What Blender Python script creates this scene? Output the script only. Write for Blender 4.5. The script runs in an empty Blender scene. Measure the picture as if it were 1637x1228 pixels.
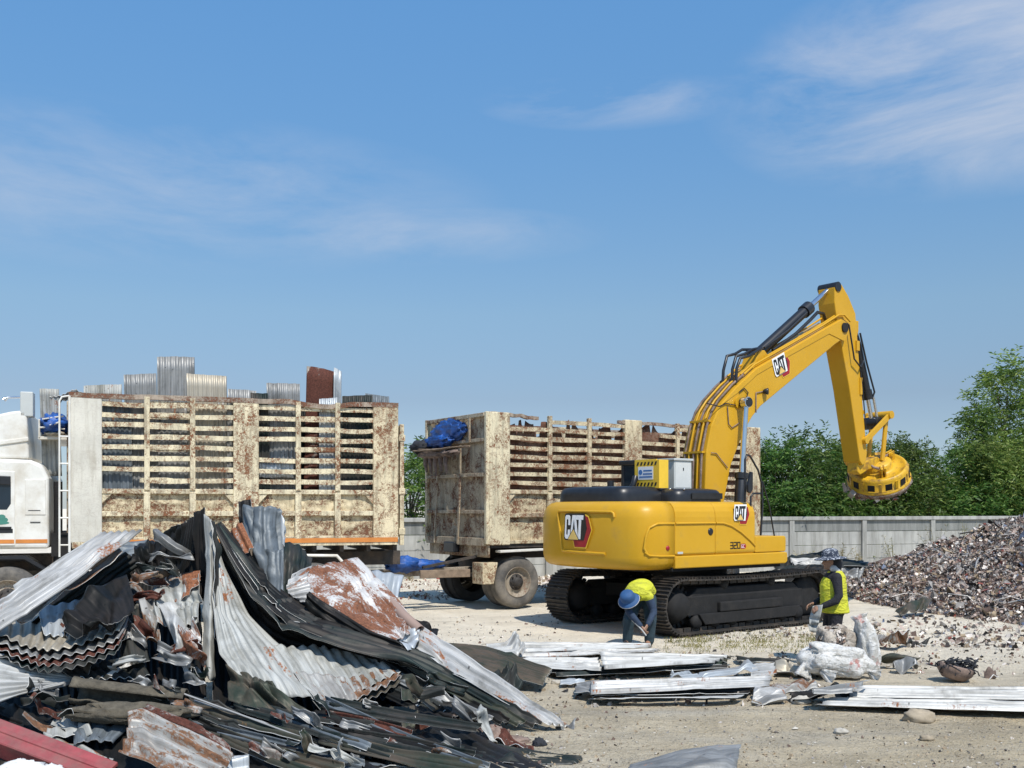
import bpy, bmesh, math, random
import numpy as np
from mathutils import Vector, Matrix, noise as mnoise, Quaternion

S = bpy.context.scene
COL = S.collection
R = math.radians
# ------------------------------------------------------------------ camera
F, HC, Y0, CX = 1640.0, 2.05, 812.0, 818.5      # focal length in photo pixels, eye height, horizon row, centre column
cd = bpy.data.cameras.new("camera")
cam = bpy.data.objects.new("camera", cd)
COL.objects.link(cam)
S.camera = cam
cam.location = (0, 0, HC)
cam.rotation_euler = (R(90), 0, 0)
cd.sensor_width = 36.0
cd.lens = 36.0 * F / 1637.0
cd.shift_y = (Y0 - 614.0) / 1637.0
cd.clip_start = 0.1
cd.clip_end = 5000.0
# ------------------------------------------------------------------ sun and sky
SUN_EL = R(56)
SUN_AZ = math.atan2(0.40, -0.916)               # clockwise from +Y
sdir = Vector((math.sin(SUN_AZ) * math.cos(SUN_EL), math.cos(SUN_AZ) * math.cos(SUN_EL), math.sin(SUN_EL)))
sl = bpy.data.lights.new("sun", 'SUN')
sl.energy = 4.6
sl.angle = R(0.5)
sl.color = (1.0, 0.95, 0.87)
so = bpy.data.objects.new("sun", sl)
so.rotation_euler = (-sdir).to_track_quat('-Z', 'Y').to_euler()
COL.objects.link(so)
W = bpy.data.worlds.new("World")
S.world = W
W.use_nodes = True
wn, wl = W.node_tree.nodes, W.node_tree.links
bg = wn['Background']
bg.inputs['Strength'].default_value = 0.13
sky = wn.new('ShaderNodeTexSky')
sky.sky_type = 'NISHITA'
sky.sun_disc = False
sky.sun_elevation = SUN_EL
sky.sun_rotation = SUN_AZ
sky.air_density = 1.0
sky.dust_density = 0.2
sky.ozone_density = 3.0
tc = wn.new('ShaderNodeTexCoord')


def wnode(t, **kw):
    n = wn.new(t)
    for k, v in kw.items():
        if k in n.inputs:
            n.inputs[k].default_value = v
        else:
            setattr(n, k, v)
    return n


mp = wnode('ShaderNodeMapping')
mp.inputs['Scale'].default_value = (5.0, 5.0, 17.0)
mp.inputs['Location'].default_value = (0.35, 0.0, 1.9)
wl.new(tc.outputs['Generated'], mp.inputs['Vector'])
n1 = wnode('ShaderNodeTexNoise', Scale=1.0, Detail=9.0, Roughness=0.62, Distortion=0.4)
wl.new(mp.outputs['Vector'], n1.inputs['Vector'])
sx = wnode('ShaderNodeSeparateXYZ'); wl.new(tc.outputs['Generated'], sx.inputs[0])


def wmath(op, a, b=0.0):
    n = wn.new('ShaderNodeMath'); n.operation = op
    for i_, v_ in enumerate((a, b)):
        if isinstance(v_, (int, float)): n.inputs[i_].default_value = v_
        else: wl.new(v_, n.inputs[i_])
    return n.outputs[0]


az_ = wmath('ARCTAN2', sx.outputs['X'], sx.outputs['Y'])
el_ = wmath('ARCSINE', sx.outputs['Z'])
bank = None
for a0, e0, ra, re_, k_ in ((.44, .365, .26, .10, 1.0), (-.36, .285, .36, .075, .45), (.10, .375, .14, .025, .6), (-.1, .26, .2, .03, .5), (1.6, .4, .7, .2, .8), (-1.9, .5, .8, .25, .8)):
    dx_ = wmath('DIVIDE', wmath('SUBTRACT', az_, a0), ra); dy_ = wmath('DIVIDE', wmath('SUBTRACT', el_, e0), re_)
    rr_ = wmath('ADD', wmath('MULTIPLY', dx_, dx_), wmath('MULTIPLY', dy_, dy_))
    one = wmath('MULTIPLY', wmath('MAXIMUM', wmath('SUBTRACT', 1.0, rr_), 0.0), k_)
    bank = one if bank is None else wmath('MAXIMUM', bank, one)
r1 = wnode('ShaderNodeMapRange'); r1.inputs[1].default_value = 0.40; r1.inputs[2].default_value = 0.82
r2 = wnode('ShaderNodeMapRange'); r2.inputs[1].default_value = 0.0; r2.inputs[2].default_value = 0.8
wl.new(n1.outputs['Fac'], r1.inputs[0]); wl.new(bank, r2.inputs[0])
mu = wnode('ShaderNodeMath', operation='MULTIPLY'); wl.new(r1.outputs[0], mu.inputs[0]); wl.new(r2.outputs[0], mu.inputs[1])
mu2 = wnode('ShaderNodeMath', operation='MULTIPLY'); wl.new(mu.outputs[0], mu2.inputs[0]); mu2.inputs[1].default_value = 1.0
mx = wnode('ShaderNodeMix', data_type='RGBA')
mx.inputs[7].default_value = (4.8, 5.1, 5.8, 1)
hs = wnode('ShaderNodeHueSaturation'); hs.inputs['Saturation'].default_value = 1.0; hs.inputs['Value'].default_value = 1.0
sep = wnode('ShaderNodeSeparateXYZ')
wl.new(tc.outputs['Generated'], sep.inputs[0])
gr = wnode('ShaderNodeValToRGB')
cr = gr.color_ramp
cr.elements[0].position = 0.0; cr.elements[0].color = (.34, .40, .54, 1)
cr.elements[1].position = 1.0; cr.elements[1].color = (.62, .88, .97, 1)
for p_, c_ in ((.105, (.415, .415, .455)), (.185, (.54, .575, .565)), (.327, (.555, .735, .785)), (.444, (.61, .885, .97))):
    e_ = cr.elements.new(p_); e_.color = (*c_, 1)
wl.new(sep.outputs['Z'], gr.inputs[0])
tint = wnode('ShaderNodeMix', data_type='RGBA', blend_type='MULTIPLY')
tint.inputs[0].default_value = 1.0
wl.new(sky.outputs[0], tint.inputs[6]); wl.new(gr.outputs[0], tint.inputs[7])
hs.inputs['Value'].default_value = 1.5
wl.new(tint.outputs[2], hs.inputs['Color'])
wl.new(mu2.outputs[0], mx.inputs[0]); wl.new(hs.outputs[0], mx.inputs[6])
wl.new(mx.outputs[2], bg.inputs['Color'])
vs = S.view_settings
vs.view_transform = 'Standard'
vs.look = 'None'
vs.exposure = 0.0
vs.gamma = 1.0
vs.use_curve_mapping = False


# ------------------------------------------------------------------ helpers
def tag(o, label=None, cat=None, group=None, kind=None):
    if label: o['label'] = label
    if cat: o['category'] = cat
    if group: o['group'] = group
    if kind: o['kind'] = kind
    return o


def thing(name, label, cat, loc=(0, 0, 0), rz=0.0, group=None):
    o = bpy.data.objects.new(name, None)
    o.empty_display_size = 0.2
    COL.objects.link(o)
    o.location = loc
    o.rotation_euler = (0, 0, rz)
    return tag(o, label, cat, group)


def q(x, y, d):
    """world point seen at photo position x, y when it lies d metres away"""
    return Vector(((x - CX) / F * d, d, HC - (y - Y0) / F * d))


def g(x, y, z=0.0):
    """world point of height z above the ground seen at photo position x, y"""
    d = (HC - z) * F / (y - Y0)
    return Vector(((x - CX) / F * d, d, z))


class Frame:
    def __init__(s, ox, oy, ang):
        s.o = (ox, oy); s.a = ang
        s.h = (math.cos(ang), math.sin(ang)); s.l = (-math.sin(ang), math.cos(ang))

    def x_at(s, px, y):
        k = (px - CX) / F
        return (k * (s.o[1] + y * s.l[1]) - (s.o[0] + y * s.l[0])) / (s.h[0] - k * s.h[1])

    def z_at(s, x, y, py):
        d = s.o[1] + x * s.h[1] + y * s.l[1]
        return HC - (py - Y0) / F * d

    def w(s, x, y, z):
        return Vector((s.o[0] + x * s.h[0] + y * s.l[0], s.o[1] + x * s.h[1] + y * s.l[1], z))


class MB:
    """collects shapes into one mesh"""
    def __init__(s):
        s.v = []; s.f = []; s.m = []; s.sm = []

    def add(s, vs, fs, mi=0, smooth=False):
        b = len(s.v)
        s.v.extend([tuple(p) for p in vs])
        for f in fs:
            s.f.append([b + i for i in f]); s.m.append(mi); s.sm.append(smooth)
        return s

    def hexa(s, p, mi=0):
        return s.add(p, [(0, 3, 2, 1), (4, 5, 6, 7), (0, 1, 5, 4), (1, 2, 6, 5), (2, 3, 7, 6), (3, 0, 4, 7)], mi)

    def box(s, a, b, mi=0, M=None):
        x0, y0, z0 = a; x1, y1, z1 = b
        p = [Vector(t) for t in ((x0, y0, z0), (x1, y0, z0), (x1, y1, z0), (x0, y1, z0), (x0, y0, z1), (x1, y0, z1), (x1, y1, z1), (x0, y1, z1))]
        if M: p = [M @ t for t in p]
        return s.hexa(p, mi)

    def bar(s, a, b, w, h, up=(0, 0, 1), mi=0):
        """box beam from a to b, w across and h along up"""
        a = Vector(a); b = Vector(b); t = (b - a).normalized(); up = Vector(up)
        c = t.cross(up)
        if c.length < 1e-4: c = t.cross(Vector((1, 0, 0)))
        c.normalize(); u = c.cross(t).normalized()
        c *= w / 2; u *= h / 2
        return s.hexa([a - c - u, a + c - u, a + c + u, a - c + u, b - c - u, b + c - u, b + c + u, b - c + u][0:4] + [b - c - u, b + c - u, b + c + u, b - c + u], mi)

    def prism(s, poly, f0, f1, mi=0, smooth=False):
        """poly: list of 2-D points; f0, f1: functions placing a 2-D point on the two ends"""
        n = len(poly)
        vs = [f0(p) for p in poly] + [f1(p) for p in poly]
        fs = [tuple(range(n))[::-1], tuple(range(n, 2 * n))]
        fs += [(i, (i + 1) % n, n + (i + 1) % n, n + i) for i in range(n)]
        return s.add(vs, fs, mi, smooth)

    def tube(s, path, r, n=10, mi=0, caps=True, smooth=True, sq=None):
        path = [Vector(p) for p in path]
        rs = r if isinstance(r, (list, tuple)) else [r] * len(path)
        vs = []; fs = []
        t0 = (path[1] - path[0]).normalized()
        ref = Vector((0, 0, 1)) if abs(t0.z) < 0.9 else Vector((1, 0, 0))
        u = t0.cross(ref).normalized()
        for i, p in enumerate(path):
            if i == 0: t = path[1] - path[0]
            elif i == len(path) - 1: t = path[-1] - path[-2]
            else: t = (path[i + 1] - path[i]).normalized() + (path[i] - path[i - 1]).normalized()
            t.normalize()
            u = (u - t * u.dot(t))
            if u.length < 1e-5: u = t.orthogonal()
            u.normalize(); w = t.cross(u)
            for k in range(n):
                a = 2 * math.pi * k / n
                vs.append(p + (u * math.cos(a) + w * math.sin(a)) * rs[i])
        for i in range(len(path) - 1):
            for k in range(n):
                fs.append((i * n + k, i * n + (k + 1) % n, (i + 1) * n + (k + 1) % n, (i + 1) * n + k))
        s.add(vs, fs, mi, smooth)
        if caps:
            m = len(path) - 1
            s.add(vs[:n], [tuple(range(n))[::-1]], mi, False)
            s.add(vs[m * n:], [tuple(range(n))], mi, False)
        return s

    def chain(s, path, rs, n=12, mi=0):
        """closed limb with rounded ends"""
        path = [Vector(p) for p in path]; rs = list(rs)
        a = (path[0] - path[1]).normalized(); b = (path[-1] - path[-2]).normalized()
        P = [path[0] + a * rs[0] * .92, path[0] + a * rs[0] * .6] + path + [path[-1] + b * rs[-1] * .6, path[-1] + b * rs[-1] * .92]
        RR = [rs[0] * .35, rs[0] * .78] + rs + [rs[-1] * .78, rs[-1] * .35]
        # welded closed tube
        b0 = len(s.v)
        s.tube(P, RR, n, mi, caps=False)
        m = len(P) - 1
        s.f.append([b0 + k for k in range(n)][::-1]); s.m.append(mi); s.sm.append(True)
        s.f.append([b0 + m * n + k for k in range(n)]); s.m.append(mi); s.sm.append(True)
        return s

    def lathe(s, prof, M=None, n=24, mi=0, smooth=True, close=True):
        """prof: (r, z) pairs turned about local z"""
        vs = []; fs = []
        for r, z in prof:
            for k in range(n):
                a = 2 * math.pi * k / n
                p = Vector((r * math.cos(a), r * math.sin(a), z))
                vs.append(M @ p if M else p)
        for i in range(len(prof) - 1):
            for k in range(n):
                fs.append((i * n + k, i * n + (k + 1) % n, (i + 1) * n + (k + 1) % n, (i + 1) * n + k))
        s.add(vs, fs, mi, smooth)
        if close:
            m = len(prof) - 1
            s.add(vs[:n], [tuple(range(n))[::-1]], mi, False)
            s.add(vs[m * n:], [tuple(range(n))], mi, False)
        return s

    def blob(s, c, rad, amp=0.1, freq=3.0, nu=28, nv=18, mi=0, seed=0.0, flat=None, M=None):
        vs = []; fs = []
        c = Vector(c)
        for j in range(nv + 1):
            th = math.pi * j / nv
            for i in range(nu):
                ph = 2 * math.pi * i / nu
                dv = Vector((math.sin(th) * math.cos(ph), math.sin(th) * math.sin(ph), math.cos(th)))
                k = 1 + amp * (mnoise.noise(dv * freq + Vector((seed, seed * 1.7, 0))) + 0.6 * (0.5 - abs(mnoise.noise(dv * freq * 2.3 + Vector((0, seed, seed))))))
                p = Vector((dv.x * rad[0], dv.y * rad[1], dv.z * rad[2])) * k
                if flat is not None and p.z < -flat: p.z = -flat + (p.z + flat) * 0.1
                p = (M @ p if M else p) + c
                vs.append(p)
        for j in range(nv):
            for i in range(nu):
                fs.append((j * nu + i, (j + 1) * nu + i, (j + 1) * nu + (i + 1) % nu, j * nu + (i + 1) % nu))
        return s.add(vs, fs, mi, True)

    def grid(s, P, mi=0, smooth=True):
        """P[j][i] points"""
        nv, nu = len(P), len(P[0])
        return s.add([p for row in P for p in row], [(j * nu + i, j * nu + i + 1, (j + 1) * nu + i + 1, (j + 1) * nu + i) for j in range(nv - 1) for i in range(nu - 1)], mi, smooth)

    def build(s, name, mats, parent=None, bevel=0.0, seg=2, solid=0.0, remesh=0.0, loc=None, subsurf=0, smooth_it=0):
        me = bpy.data.meshes.new(name)
        me.from_pydata(s.v, [], s.f)
        if not isinstance(mats, (list, tuple)): mats = [mats]
        for m in mats: me.materials.append(m)
        me.polygons.foreach_set('material_index', s.m)
        me.polygons.foreach_set('use_smooth', s.sm)
        me.update()
        o = bpy.data.objects.new(name, me)
        COL.objects.link(o)
        if parent: o.parent = parent
        if loc is not None: o.location = loc
        if solid:
            md = o.modifiers.new('solid', 'SOLIDIFY'); md.thickness = solid; md.offset = 0
        if bevel:
            md = o.modifiers.new('bevel', 'BEVEL'); md.width = bevel; md.segments = seg; md.limit_method = 'ANGLE'; md.angle_limit = R(35)
        if remesh:
            md = o.modifiers.new('remesh', 'REMESH'); md.mode = 'VOXEL'; md.voxel_size = remesh; md.use_smooth_shade = True
            if smooth_it:
                md = o.modifiers.new('smooth', 'SMOOTH'); md.iterations = smooth_it; md.factor = 0.5
        if subsurf:
            md = o.modifiers.new('sub', 'SUBSURF'); md.levels = subsurf; md.render_levels = subsurf
        return o


# ------------------------------------------------------------------ materials
class Mat:
    def __init__(s, name, rough=0.6, metal=0.0, spec=0.5):
        s.mat = bpy.data.materials.new(name); s.mat.use_nodes = True
        s.n, s.l = s.mat.node_tree.nodes, s.mat.node_tree.links
        s.b = s.n['Principled BSDF']
        s.b.inputs['Roughness'].default_value = rough
        s.b.inputs['Metallic'].default_value = metal
        s.b.inputs['Specular IOR Level'].default_value = spec
        s.tc = s.n.new('ShaderNodeTexCoord')

    def vec(s, out='Object', scale=(1, 1, 1), loc=(0, 0, 0)):
        m = s.n.new('ShaderNodeMapping'); m.inputs['Scale'].default_value = scale; m.inputs['Location'].default_value = loc
        s.l.new(s.tc.outputs[out], m.inputs['Vector'])
        return m.outputs['Vector']

    def rvec(s, out='UV', scale=(1, 1, 1), spread=40.0):
        """coordinates shifted by a different amount on every object"""
        oi = s.n.new('ShaderNodeObjectInfo')
        m = s.n.new('ShaderNodeMath'); m.operation = 'MULTIPLY'; m.inputs[1].default_value = spread
        s.l.new(oi.outputs['Random'], m.inputs[0])
        a = s.n.new('ShaderNodeVectorMath'); a.operation = 'ADD'
        s.l.new(s.tc.outputs[out], a.inputs[0]); s.l.new(m.outputs[0], a.inputs[1])
        mm = s.n.new('ShaderNodeVectorMath'); mm.operation = 'MULTIPLY'; mm.inputs[1].default_value = scale
        s.l.new(a.outputs[0], mm.inputs[0])
        return mm.outputs[0]

    def noise(s, vec, scale=1.0, detail=5.0, rough=0.6, dist=0.0):
        n = s.n.new('ShaderNodeTexNoise')
        for k, v in (('Scale', scale), ('Detail', detail), ('Roughness', rough), ('Distortion', dist)): n.inputs[k].default_value = v
        s.l.new(vec, n.inputs['Vector'])
        return n.outputs['Fac']

    def voro(s, vec, scale=5.0, feature='DISTANCE_TO_EDGE'):
        n = s.n.new('ShaderNodeTexVoronoi'); n.feature = feature; n.inputs['Scale'].default_value = scale
        s.l.new(vec, n.inputs['Vector'])
        return n.outputs['Distance']

    def rng(s, fac, a, b, c=0.0, d=1.0):
        n = s.n.new('ShaderNodeMapRange')
        for i, v in enumerate((a, b, c, d)): n.inputs[i + 1].default_value = v
        s.l.new(fac, n.inputs[0])
        return n.outputs[0]

    def math(s, op, a, b):
        n = s.n.new('ShaderNodeMath'); n.operation = op
        for i, v in enumerate((a, b)):
            if isinstance(v, (int, float)): n.inputs[i].default_value = v
            else: s.l.new(v, n.inputs[i])
        return n.outputs[0]

    def mix(s, fac, a, b):
        n = s.n.new('ShaderNodeMix'); n.data_type = 'RGBA'
        if isinstance(fac, (int, float)): n.inputs[0].default_value = fac
        else: s.l.new(fac, n.inputs[0])
        for i, v in ((6, a), (7, b)):
            if isinstance(v, (tuple, list)): n.inputs[i].default_value = (v[0], v[1], v[2], 1)
            else: s.l.new(v, n.inputs[i])
        return n.outputs[2]

    def col(s, c):
        if isinstance(c, (tuple, list)): s.b.inputs['Base Color'].default_value = (c[0], c[1], c[2], 1)
        else: s.l.new(c, s.b.inputs['Base Color'])
        return s

    def rough(s, f): s.l.new(f, s.b.inputs['Roughness']); return s
    def metal(s, f): s.l.new(f, s.b.inputs['Metallic']); return s

    def bump(s, f, strength=0.3, dist=0.02):
        n = s.n.new('ShaderNodeBump'); n.inputs['Strength'].default_value = strength; n.inputs['Distance'].default_value = dist
        s.l.new(f, n.inputs['Height']); s.l.new(n.outputs[0], s.b.inputs['Normal'])
        return s


def simple(name, c, rough=0.6, metal=0.0, var=0.25, scale=6.0, bump=0.0, dirt=None, dirt_amt=0.5):
    m = Mat(name, rough, metal)
    v = m.rvec('Object')
    n = m.noise(v, scale, 6)
    a = tuple(x * (1 - var) for x in c); b = tuple(min(1, x * (1 + var)) for x in c)
    cc = m.mix(m.rng(n, .3, .7), a, b)
    if dirt:
        d = m.rng(m.noise(v, scale * .45, 8, .7), 1 - dirt_amt - .12, 1 - dirt_amt + .15)
        cc = m.mix(d, cc, dirt)
    m.col(cc)
    if bump: m.bump(m.noise(v, scale * 4, 6), bump, 0.02)
    return m.mat


def galv(name, base, dark, rust=0.3, rustcol=(.20, .075, .03), metal=0.35, rough=0.5, stain=0.4):
    """weathered roofing steel; UV runs in metres, v along the ridges"""
    m = Mat(name, rough, metal, .3 if max(base) > .2 else .14)
    st = m.noise(m.rvec('UV', (26, 1.6, 1)), 1.0, 6, .65)
    bl = m.noise(m.rvec('UV', (2.2, 1.4, 1)), 1.0, 8, .68, .5)
    sp = m.noise(m.rvec('UV', (70, 40, 1)), 1.0, 3, .6)
    c = m.mix(m.rng(st, .40, .66), base, tuple(.40 * b + .60 * d for b, d in zip(base, dark)))
    c = m.mix(m.math('MULTIPLY', m.rng(m.noise(m.rvec('UV', (90, 2.2, 1), 51), 1.0, 4, .7), .56, .70), .55), c, dark)
    c = m.mix(m.math('MULTIPLY', m.rng(m.voro(m.rvec('UV', (1, 1, 1), 23), 7.5, 'F1'), .10, .05), .85), c, tuple(x * .35 for x in dark))
    c = m.mix(m.math('MULTIPLY', m.rng(bl, .62 - stain * .35, .72 - stain * .2), .8), c, dark)
    rb = m.noise(m.rvec('UV', (3.0, 1.1, 1), 77), 1.0, 9, .7, .8)
    rf = m.rng(m.math('ADD', m.math('MULTIPLY', rb, .8), m.math('MULTIPLY', sp, .2)), .67 - rust * .20, .71 - rust * .19)
    rc = m.mix(m.rng(sp, .35, .65), tuple(x * .6 for x in rustcol), tuple(x * 1.5 for x in rustcol))
    m.col(m.mix(rf, c, rc))
    m.metal(m.rng(rf, 0, 1, metal, 0.0))
    m.rough(m.rng(m.math('ADD', rf, m.math('MULTIPLY', st, .3)), 0, 1, rough - .08, .85))
    m.bump(m.math('ADD', m.math('MULTIPLY', bl, 1.0), m.math('MULTIPLY', sp, .12)), .35, .02)
    return m.mat


def rusty(name, paint, rust=0.4, rustcol=(.13, .055, .028), grime=(.10, .085, .06), scribble=.8, rough=.62):
    """old painted steel with rust runs and chipped patches, in the object's own metres"""
    m = Mat(name, rough, 0.0)
    v = m.rvec('Object', (1, 1, 1))
    run = m.noise(m.rvec('Object', (9, 9, 1.1)), 1.0, 7, .68)
    pat = m.noise(v, 2.6, 10, .72, .6)
    fin = m.noise(v, 24, 6, .7, .9)
    chips = m.voro(m.rvec('Object', (7, 7, 5)), 1.6)
    p = m.mix(m.rng(m.noise(v, 1.3, 5), .35, .7), paint, tuple(x * .78 for x in paint))
    p = m.mix(m.math('MULTIPLY', m.rng(run, .47, .72), .75), p, grime)
    f = m.math('ADD', m.math('MULTIPLY', pat, .55), m.math('MULTIPLY', fin, .45))
    rf = m.rng(f, .71 - rust * .30, .76 - rust * .29)
    crack = m.math('MULTIPLY', m.rng(chips, .03, .0), m.rng(fin, .45, .6))
    rf = m.math('MAXIMUM', rf, m.math('MULTIPLY', crack, min(1.0, rust * 1.6)))
    cn = m.noise(m.rvec('Object', (4.5, 4.5, 6.5), 9), 1.0, 3.5, .62, .9)
    ln_ = m.rng(m.math('ABSOLUTE', m.math('SUBTRACT', cn, .5), 0), .022, .006)
    cn2 = m.noise(m.rvec('Object', (9, 9, 7), 19), 1.0, 3, .6, 1.2)
    ln2 = m.rng(m.math('ABSOLUTE', m.math('SUBTRACT', cn2, .47), 0), .020, .005)
    scr = m.math('MULTIPLY', m.math('MAXIMUM', ln_, ln2), m.rng(pat, .40, .54))
    rf = m.math('MAXIMUM', rf, m.math('MULTIPLY', scr, min(1.0, scribble * rust * 1.5)))
    rc = m.mix(m.rng(fin, .35, .65), tuple(x * .45 for x in rustcol), tuple(x * 1.7 for x in rustcol))
    m.col(m.mix(rf, p, rc))
    m.rough(m.rng(rf, 0, 1, rough, .92))
    m.bump(m.math('SUBTRACT', m.math('MULTIPLY', pat, .5), m.math('MULTIPLY', rf, .35)), .5, .02)
    return m.mat


MT = {}
MT['galv_bright'] = galv('galv_bright', (.50, .495, .48), (.14, .135, .12), .55, stain=.3, metal=.2)
MT['galv_white'] = galv('galv_white', (.56, .555, .53), (.17, .165, .15), .45, stain=.25, metal=.08)
MT['galv_grey'] = galv('galv_grey', (.33, .33, .32), (.13, .13, .125), .3, stain=.45)
MT['galv_blue'] = galv('galv_blue', (.17, .195, .215), (.05, .06, .065), .2, metal=.15, stain=.35)
MT['galv_green'] = galv('galv_green', (.45, .455, .43), (.16, .155, .13), .42, stain=.42, metal=.08, rough=.62)
MT['galv_dark'] = galv('galv_dark', (.074, .065, .058), (.008, .021, .021), .16, (.09, .05, .03), stain=.6, metal=.2)  # aged dark steel; its tone also carries shade within the heap
MT['galv_black_shade'] = galv('galv_black_shade', (.032, .028, .026), (.007, .009, .009), .06, (.05, .03, .02), stain=.6, metal=.15)  # black scrap, and shadow put into the colour of heap sheets
MT['galv_olive'] = galv('galv_olive', (.118, .092, .070), (.026, .045, .034), .18, (.11, .07, .035), stain=.55, metal=.15)
MT['rust_white'] = galv('rust_white', (.62, .61, .59), (.30, .28, .26), 1.08, (.17, .072, .04), stain=.2, metal=.1)
MT['rust_orange'] = galv('rust_orange', (.50, .48, .45), (.24, .20, .16), 1.2, (.23, .092, .045), metal=.1)
MT['rust_brown'] = galv('rust_brown', (.34, .31, .28), (.16, .13, .1), 1.25, (.085, .03, .02), metal=.1)
MT['rust_mixed'] = galv('rust_mixed', (.44, .43, .40), (.17, .15, .13), .95, (.15, .075, .04), metal=.2)
MT['galv_blue_light'] = galv('galv_blue_light', (.46, .49, .51), (.24, .26, .27), .2, stain=.15, metal=.3)
MT['galv_cream'] = galv('galv_cream', (.50, .45, .36), (.28, .25, .2), .2, stain=.4)
MT['red_paint'] = simple('red_paint', (.28, .055, .06), .6, 0, .3, 5, .2, (.22, .12, .10), .42)
MT['cream'] = rusty('cream_paint', (.82, .72, .49), .67, (.16, .066, .03))
MT['cream_heavy'] = rusty('cream_paint_rusted', (.76, .65, .43), .70, (.16, .066, .03))
MT['cream_clean'] = rusty('cream_paint_clean', (.70, .67, .58), .14, grime=(.42, .38, .3))
MT['cream_panel'] = rusty('cream_paint_panel', (.70, .59, .38), .70, grime=(.16, .12, .07), scribble=1.2)
MT['cream_shade'] = rusty('trailer_front_shaded_paint', (.56, .47, .33), .68, grime=(.08, .06, .045))  # browner, grimier cream; shade on the front faces put into the colour
MT['rail_rust'] = rusty('rail_rust', (.42, .34, .26), .72, (.13, .055, .03))
MT['lining'] = rusty('lining_paint', (.25, .15, .10), .85, (.10, .042, .024), grime=(.05, .035, .025))
MT['cab_white'] = simple('cab_white', (.76, .74, .68), .36, 0, .07, 3, .05, (.50, .44, .34), .42)
MT['orange_stripe'] = simple('orange_stripe', (.60, .22, .05), .4, 0, .15)
MT['plastic_black'] = simple('plastic_black', (.016, .017, .02), .38, 0, .3, 8)
MT['steel_black'] = simple('steel_black', (.010, .0095, .0095), .82, .0, .4, 7, .2, (.035, .03, .025), .34)
MT['chassis'] = simple('chassis_steel', (.035, .031, .028), .7, 0, .4, 6, .2, (.12, .085, .06), .42)
MT['track_steel'] = simple('track_steel', (.038, .034, .030), .6, .25, .35, 9, .3, (.13, .10, .075), .40)
MT['rubber'] = simple('rubber', (.085, .08, .074), .85, 0, .25, 6, .2, (.22, .195, .16), .45)
MT['rubber_shaded'] = simple('rubber_shaded', (.03, .03, .03), .85, 0, .25, 6, .2)  # darker copy of rubber, shade of the far tyres put into it
MT['rim'] = rusty('rim_paint', (.36, .31, .24), .5)
MT['wood'] = simple('weathered_wood', (.22, .16, .11), .85, 0, .35, 8, .3)
MT['chrome'] = simple('chrome_rod', (.66, .67, .69), .16, .95, .05, 5)
MT['glass'] = simple('dark_glass', (.012, .025, .04), .06, 0, .2, 2)
MT['white'] = simple('decal_white', (.85, .85, .85), .45, 0, .03)
MT['black'] = simple('decal_black', (.012, .012, .012), .45, 0, .1)
MT['red'] = simple('decal_red', (.33, .012, .02), .4, 0, .1)
MT['decal_yellow'] = simple('decal_yellow', (.75, .52, .16), .45, 0, .05)
MT['blue_ink'] = simple('blue_ink', (.05, .17, .42), .5, 0, .1)
MT['green_ink'] = simple('green_ink', (.06, .22, .17), .5, 0, .1)
MT['sign_yellow'] = simple('sign_yellow', (.80, .52, .04), .45, 0, .06)
MT['cabinet_grey'] = simple('cabinet_grey', (.50, .52, .50), .5, .0, .06, 3)
MT['tarp_blue'] = simple('tarp_blue', (.014, .085, .33), .5, 0, .5, 5, .5, (.015, .035, .11), .45)
MT['cloth_brown'] = simple('brown_cloth', (.25, .18, .145), .9, 0, .4, 9, .5, (.06, .045, .04), .42)
MT['net_dark'] = simple('dark_net', (.02, .022, .028), .8, 0, .4, 14, .5)
m = Mat('excavator_yellow', .34, 0.0, .3)
v = m.rvec('Object')
c_ = m.mix(m.rng(m.noise(v, 1.6, 5), .3, .7), (.57, .308, .014), (.62, .35, .024))
c_ = m.mix(m.math('MULTIPLY', m.rng(m.noise(v, 3.2, 9, .72), .56, .78), .45), c_, (.30, .19, .07))
m.col(c_); m.rough(m.rng(m.noise(v, 6, 5), .3, .7, .28, .46))
m.bump(m.noise(v, 70, 2), .04, .004)
MT['yellow'] = m.mat
m = Mat('magnet_yellow', .45, 0.0)
v = m.rvec('Object')
c_ = m.mix(m.rng(m.noise(v, 4, 8, .7), .50, .66), (.64, .37, .015), (.16, .075, .03))
m.col(c_); m.bump(m.noise(v, 18, 4), .2, .01)
MT['magnet'] = m.mat
# concrete
m = Mat('precast_concrete', .88)
v = m.vec('Object')
a = m.noise(v, 1.1, 7, .65); b = m.noise(m.vec('Object', (5, 5, .5)), 1, 6, .7); f = m.noise(v, 30, 4)
c_ = m.mix(m.rng(a, .3, .7), (.33, .33, .31), (.46, .455, .42))
c_ = m.mix(m.math('MULTIPLY', m.rng(b, .42, .70), .75), c_, (.16, .155, .135))
m.col(c_); m.bump(f, .2, .01)
MT['concrete'] = m.mat
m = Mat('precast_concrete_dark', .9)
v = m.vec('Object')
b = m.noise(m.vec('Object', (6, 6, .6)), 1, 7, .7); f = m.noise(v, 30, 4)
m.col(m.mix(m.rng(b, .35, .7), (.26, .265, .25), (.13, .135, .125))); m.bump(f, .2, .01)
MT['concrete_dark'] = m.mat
MT['lit_edge'] = simple('lit_edge', (.62, .61, .57), .45, .2, .25, 9)  # pale rim colour paints sunlit edge lines on the sheets
MT['lit_edge_dull'] = simple('lit_edge_dull', (.30, .29, .27), .5, .2, .5, 7)  # dimmer version of the painted edge light
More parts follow.
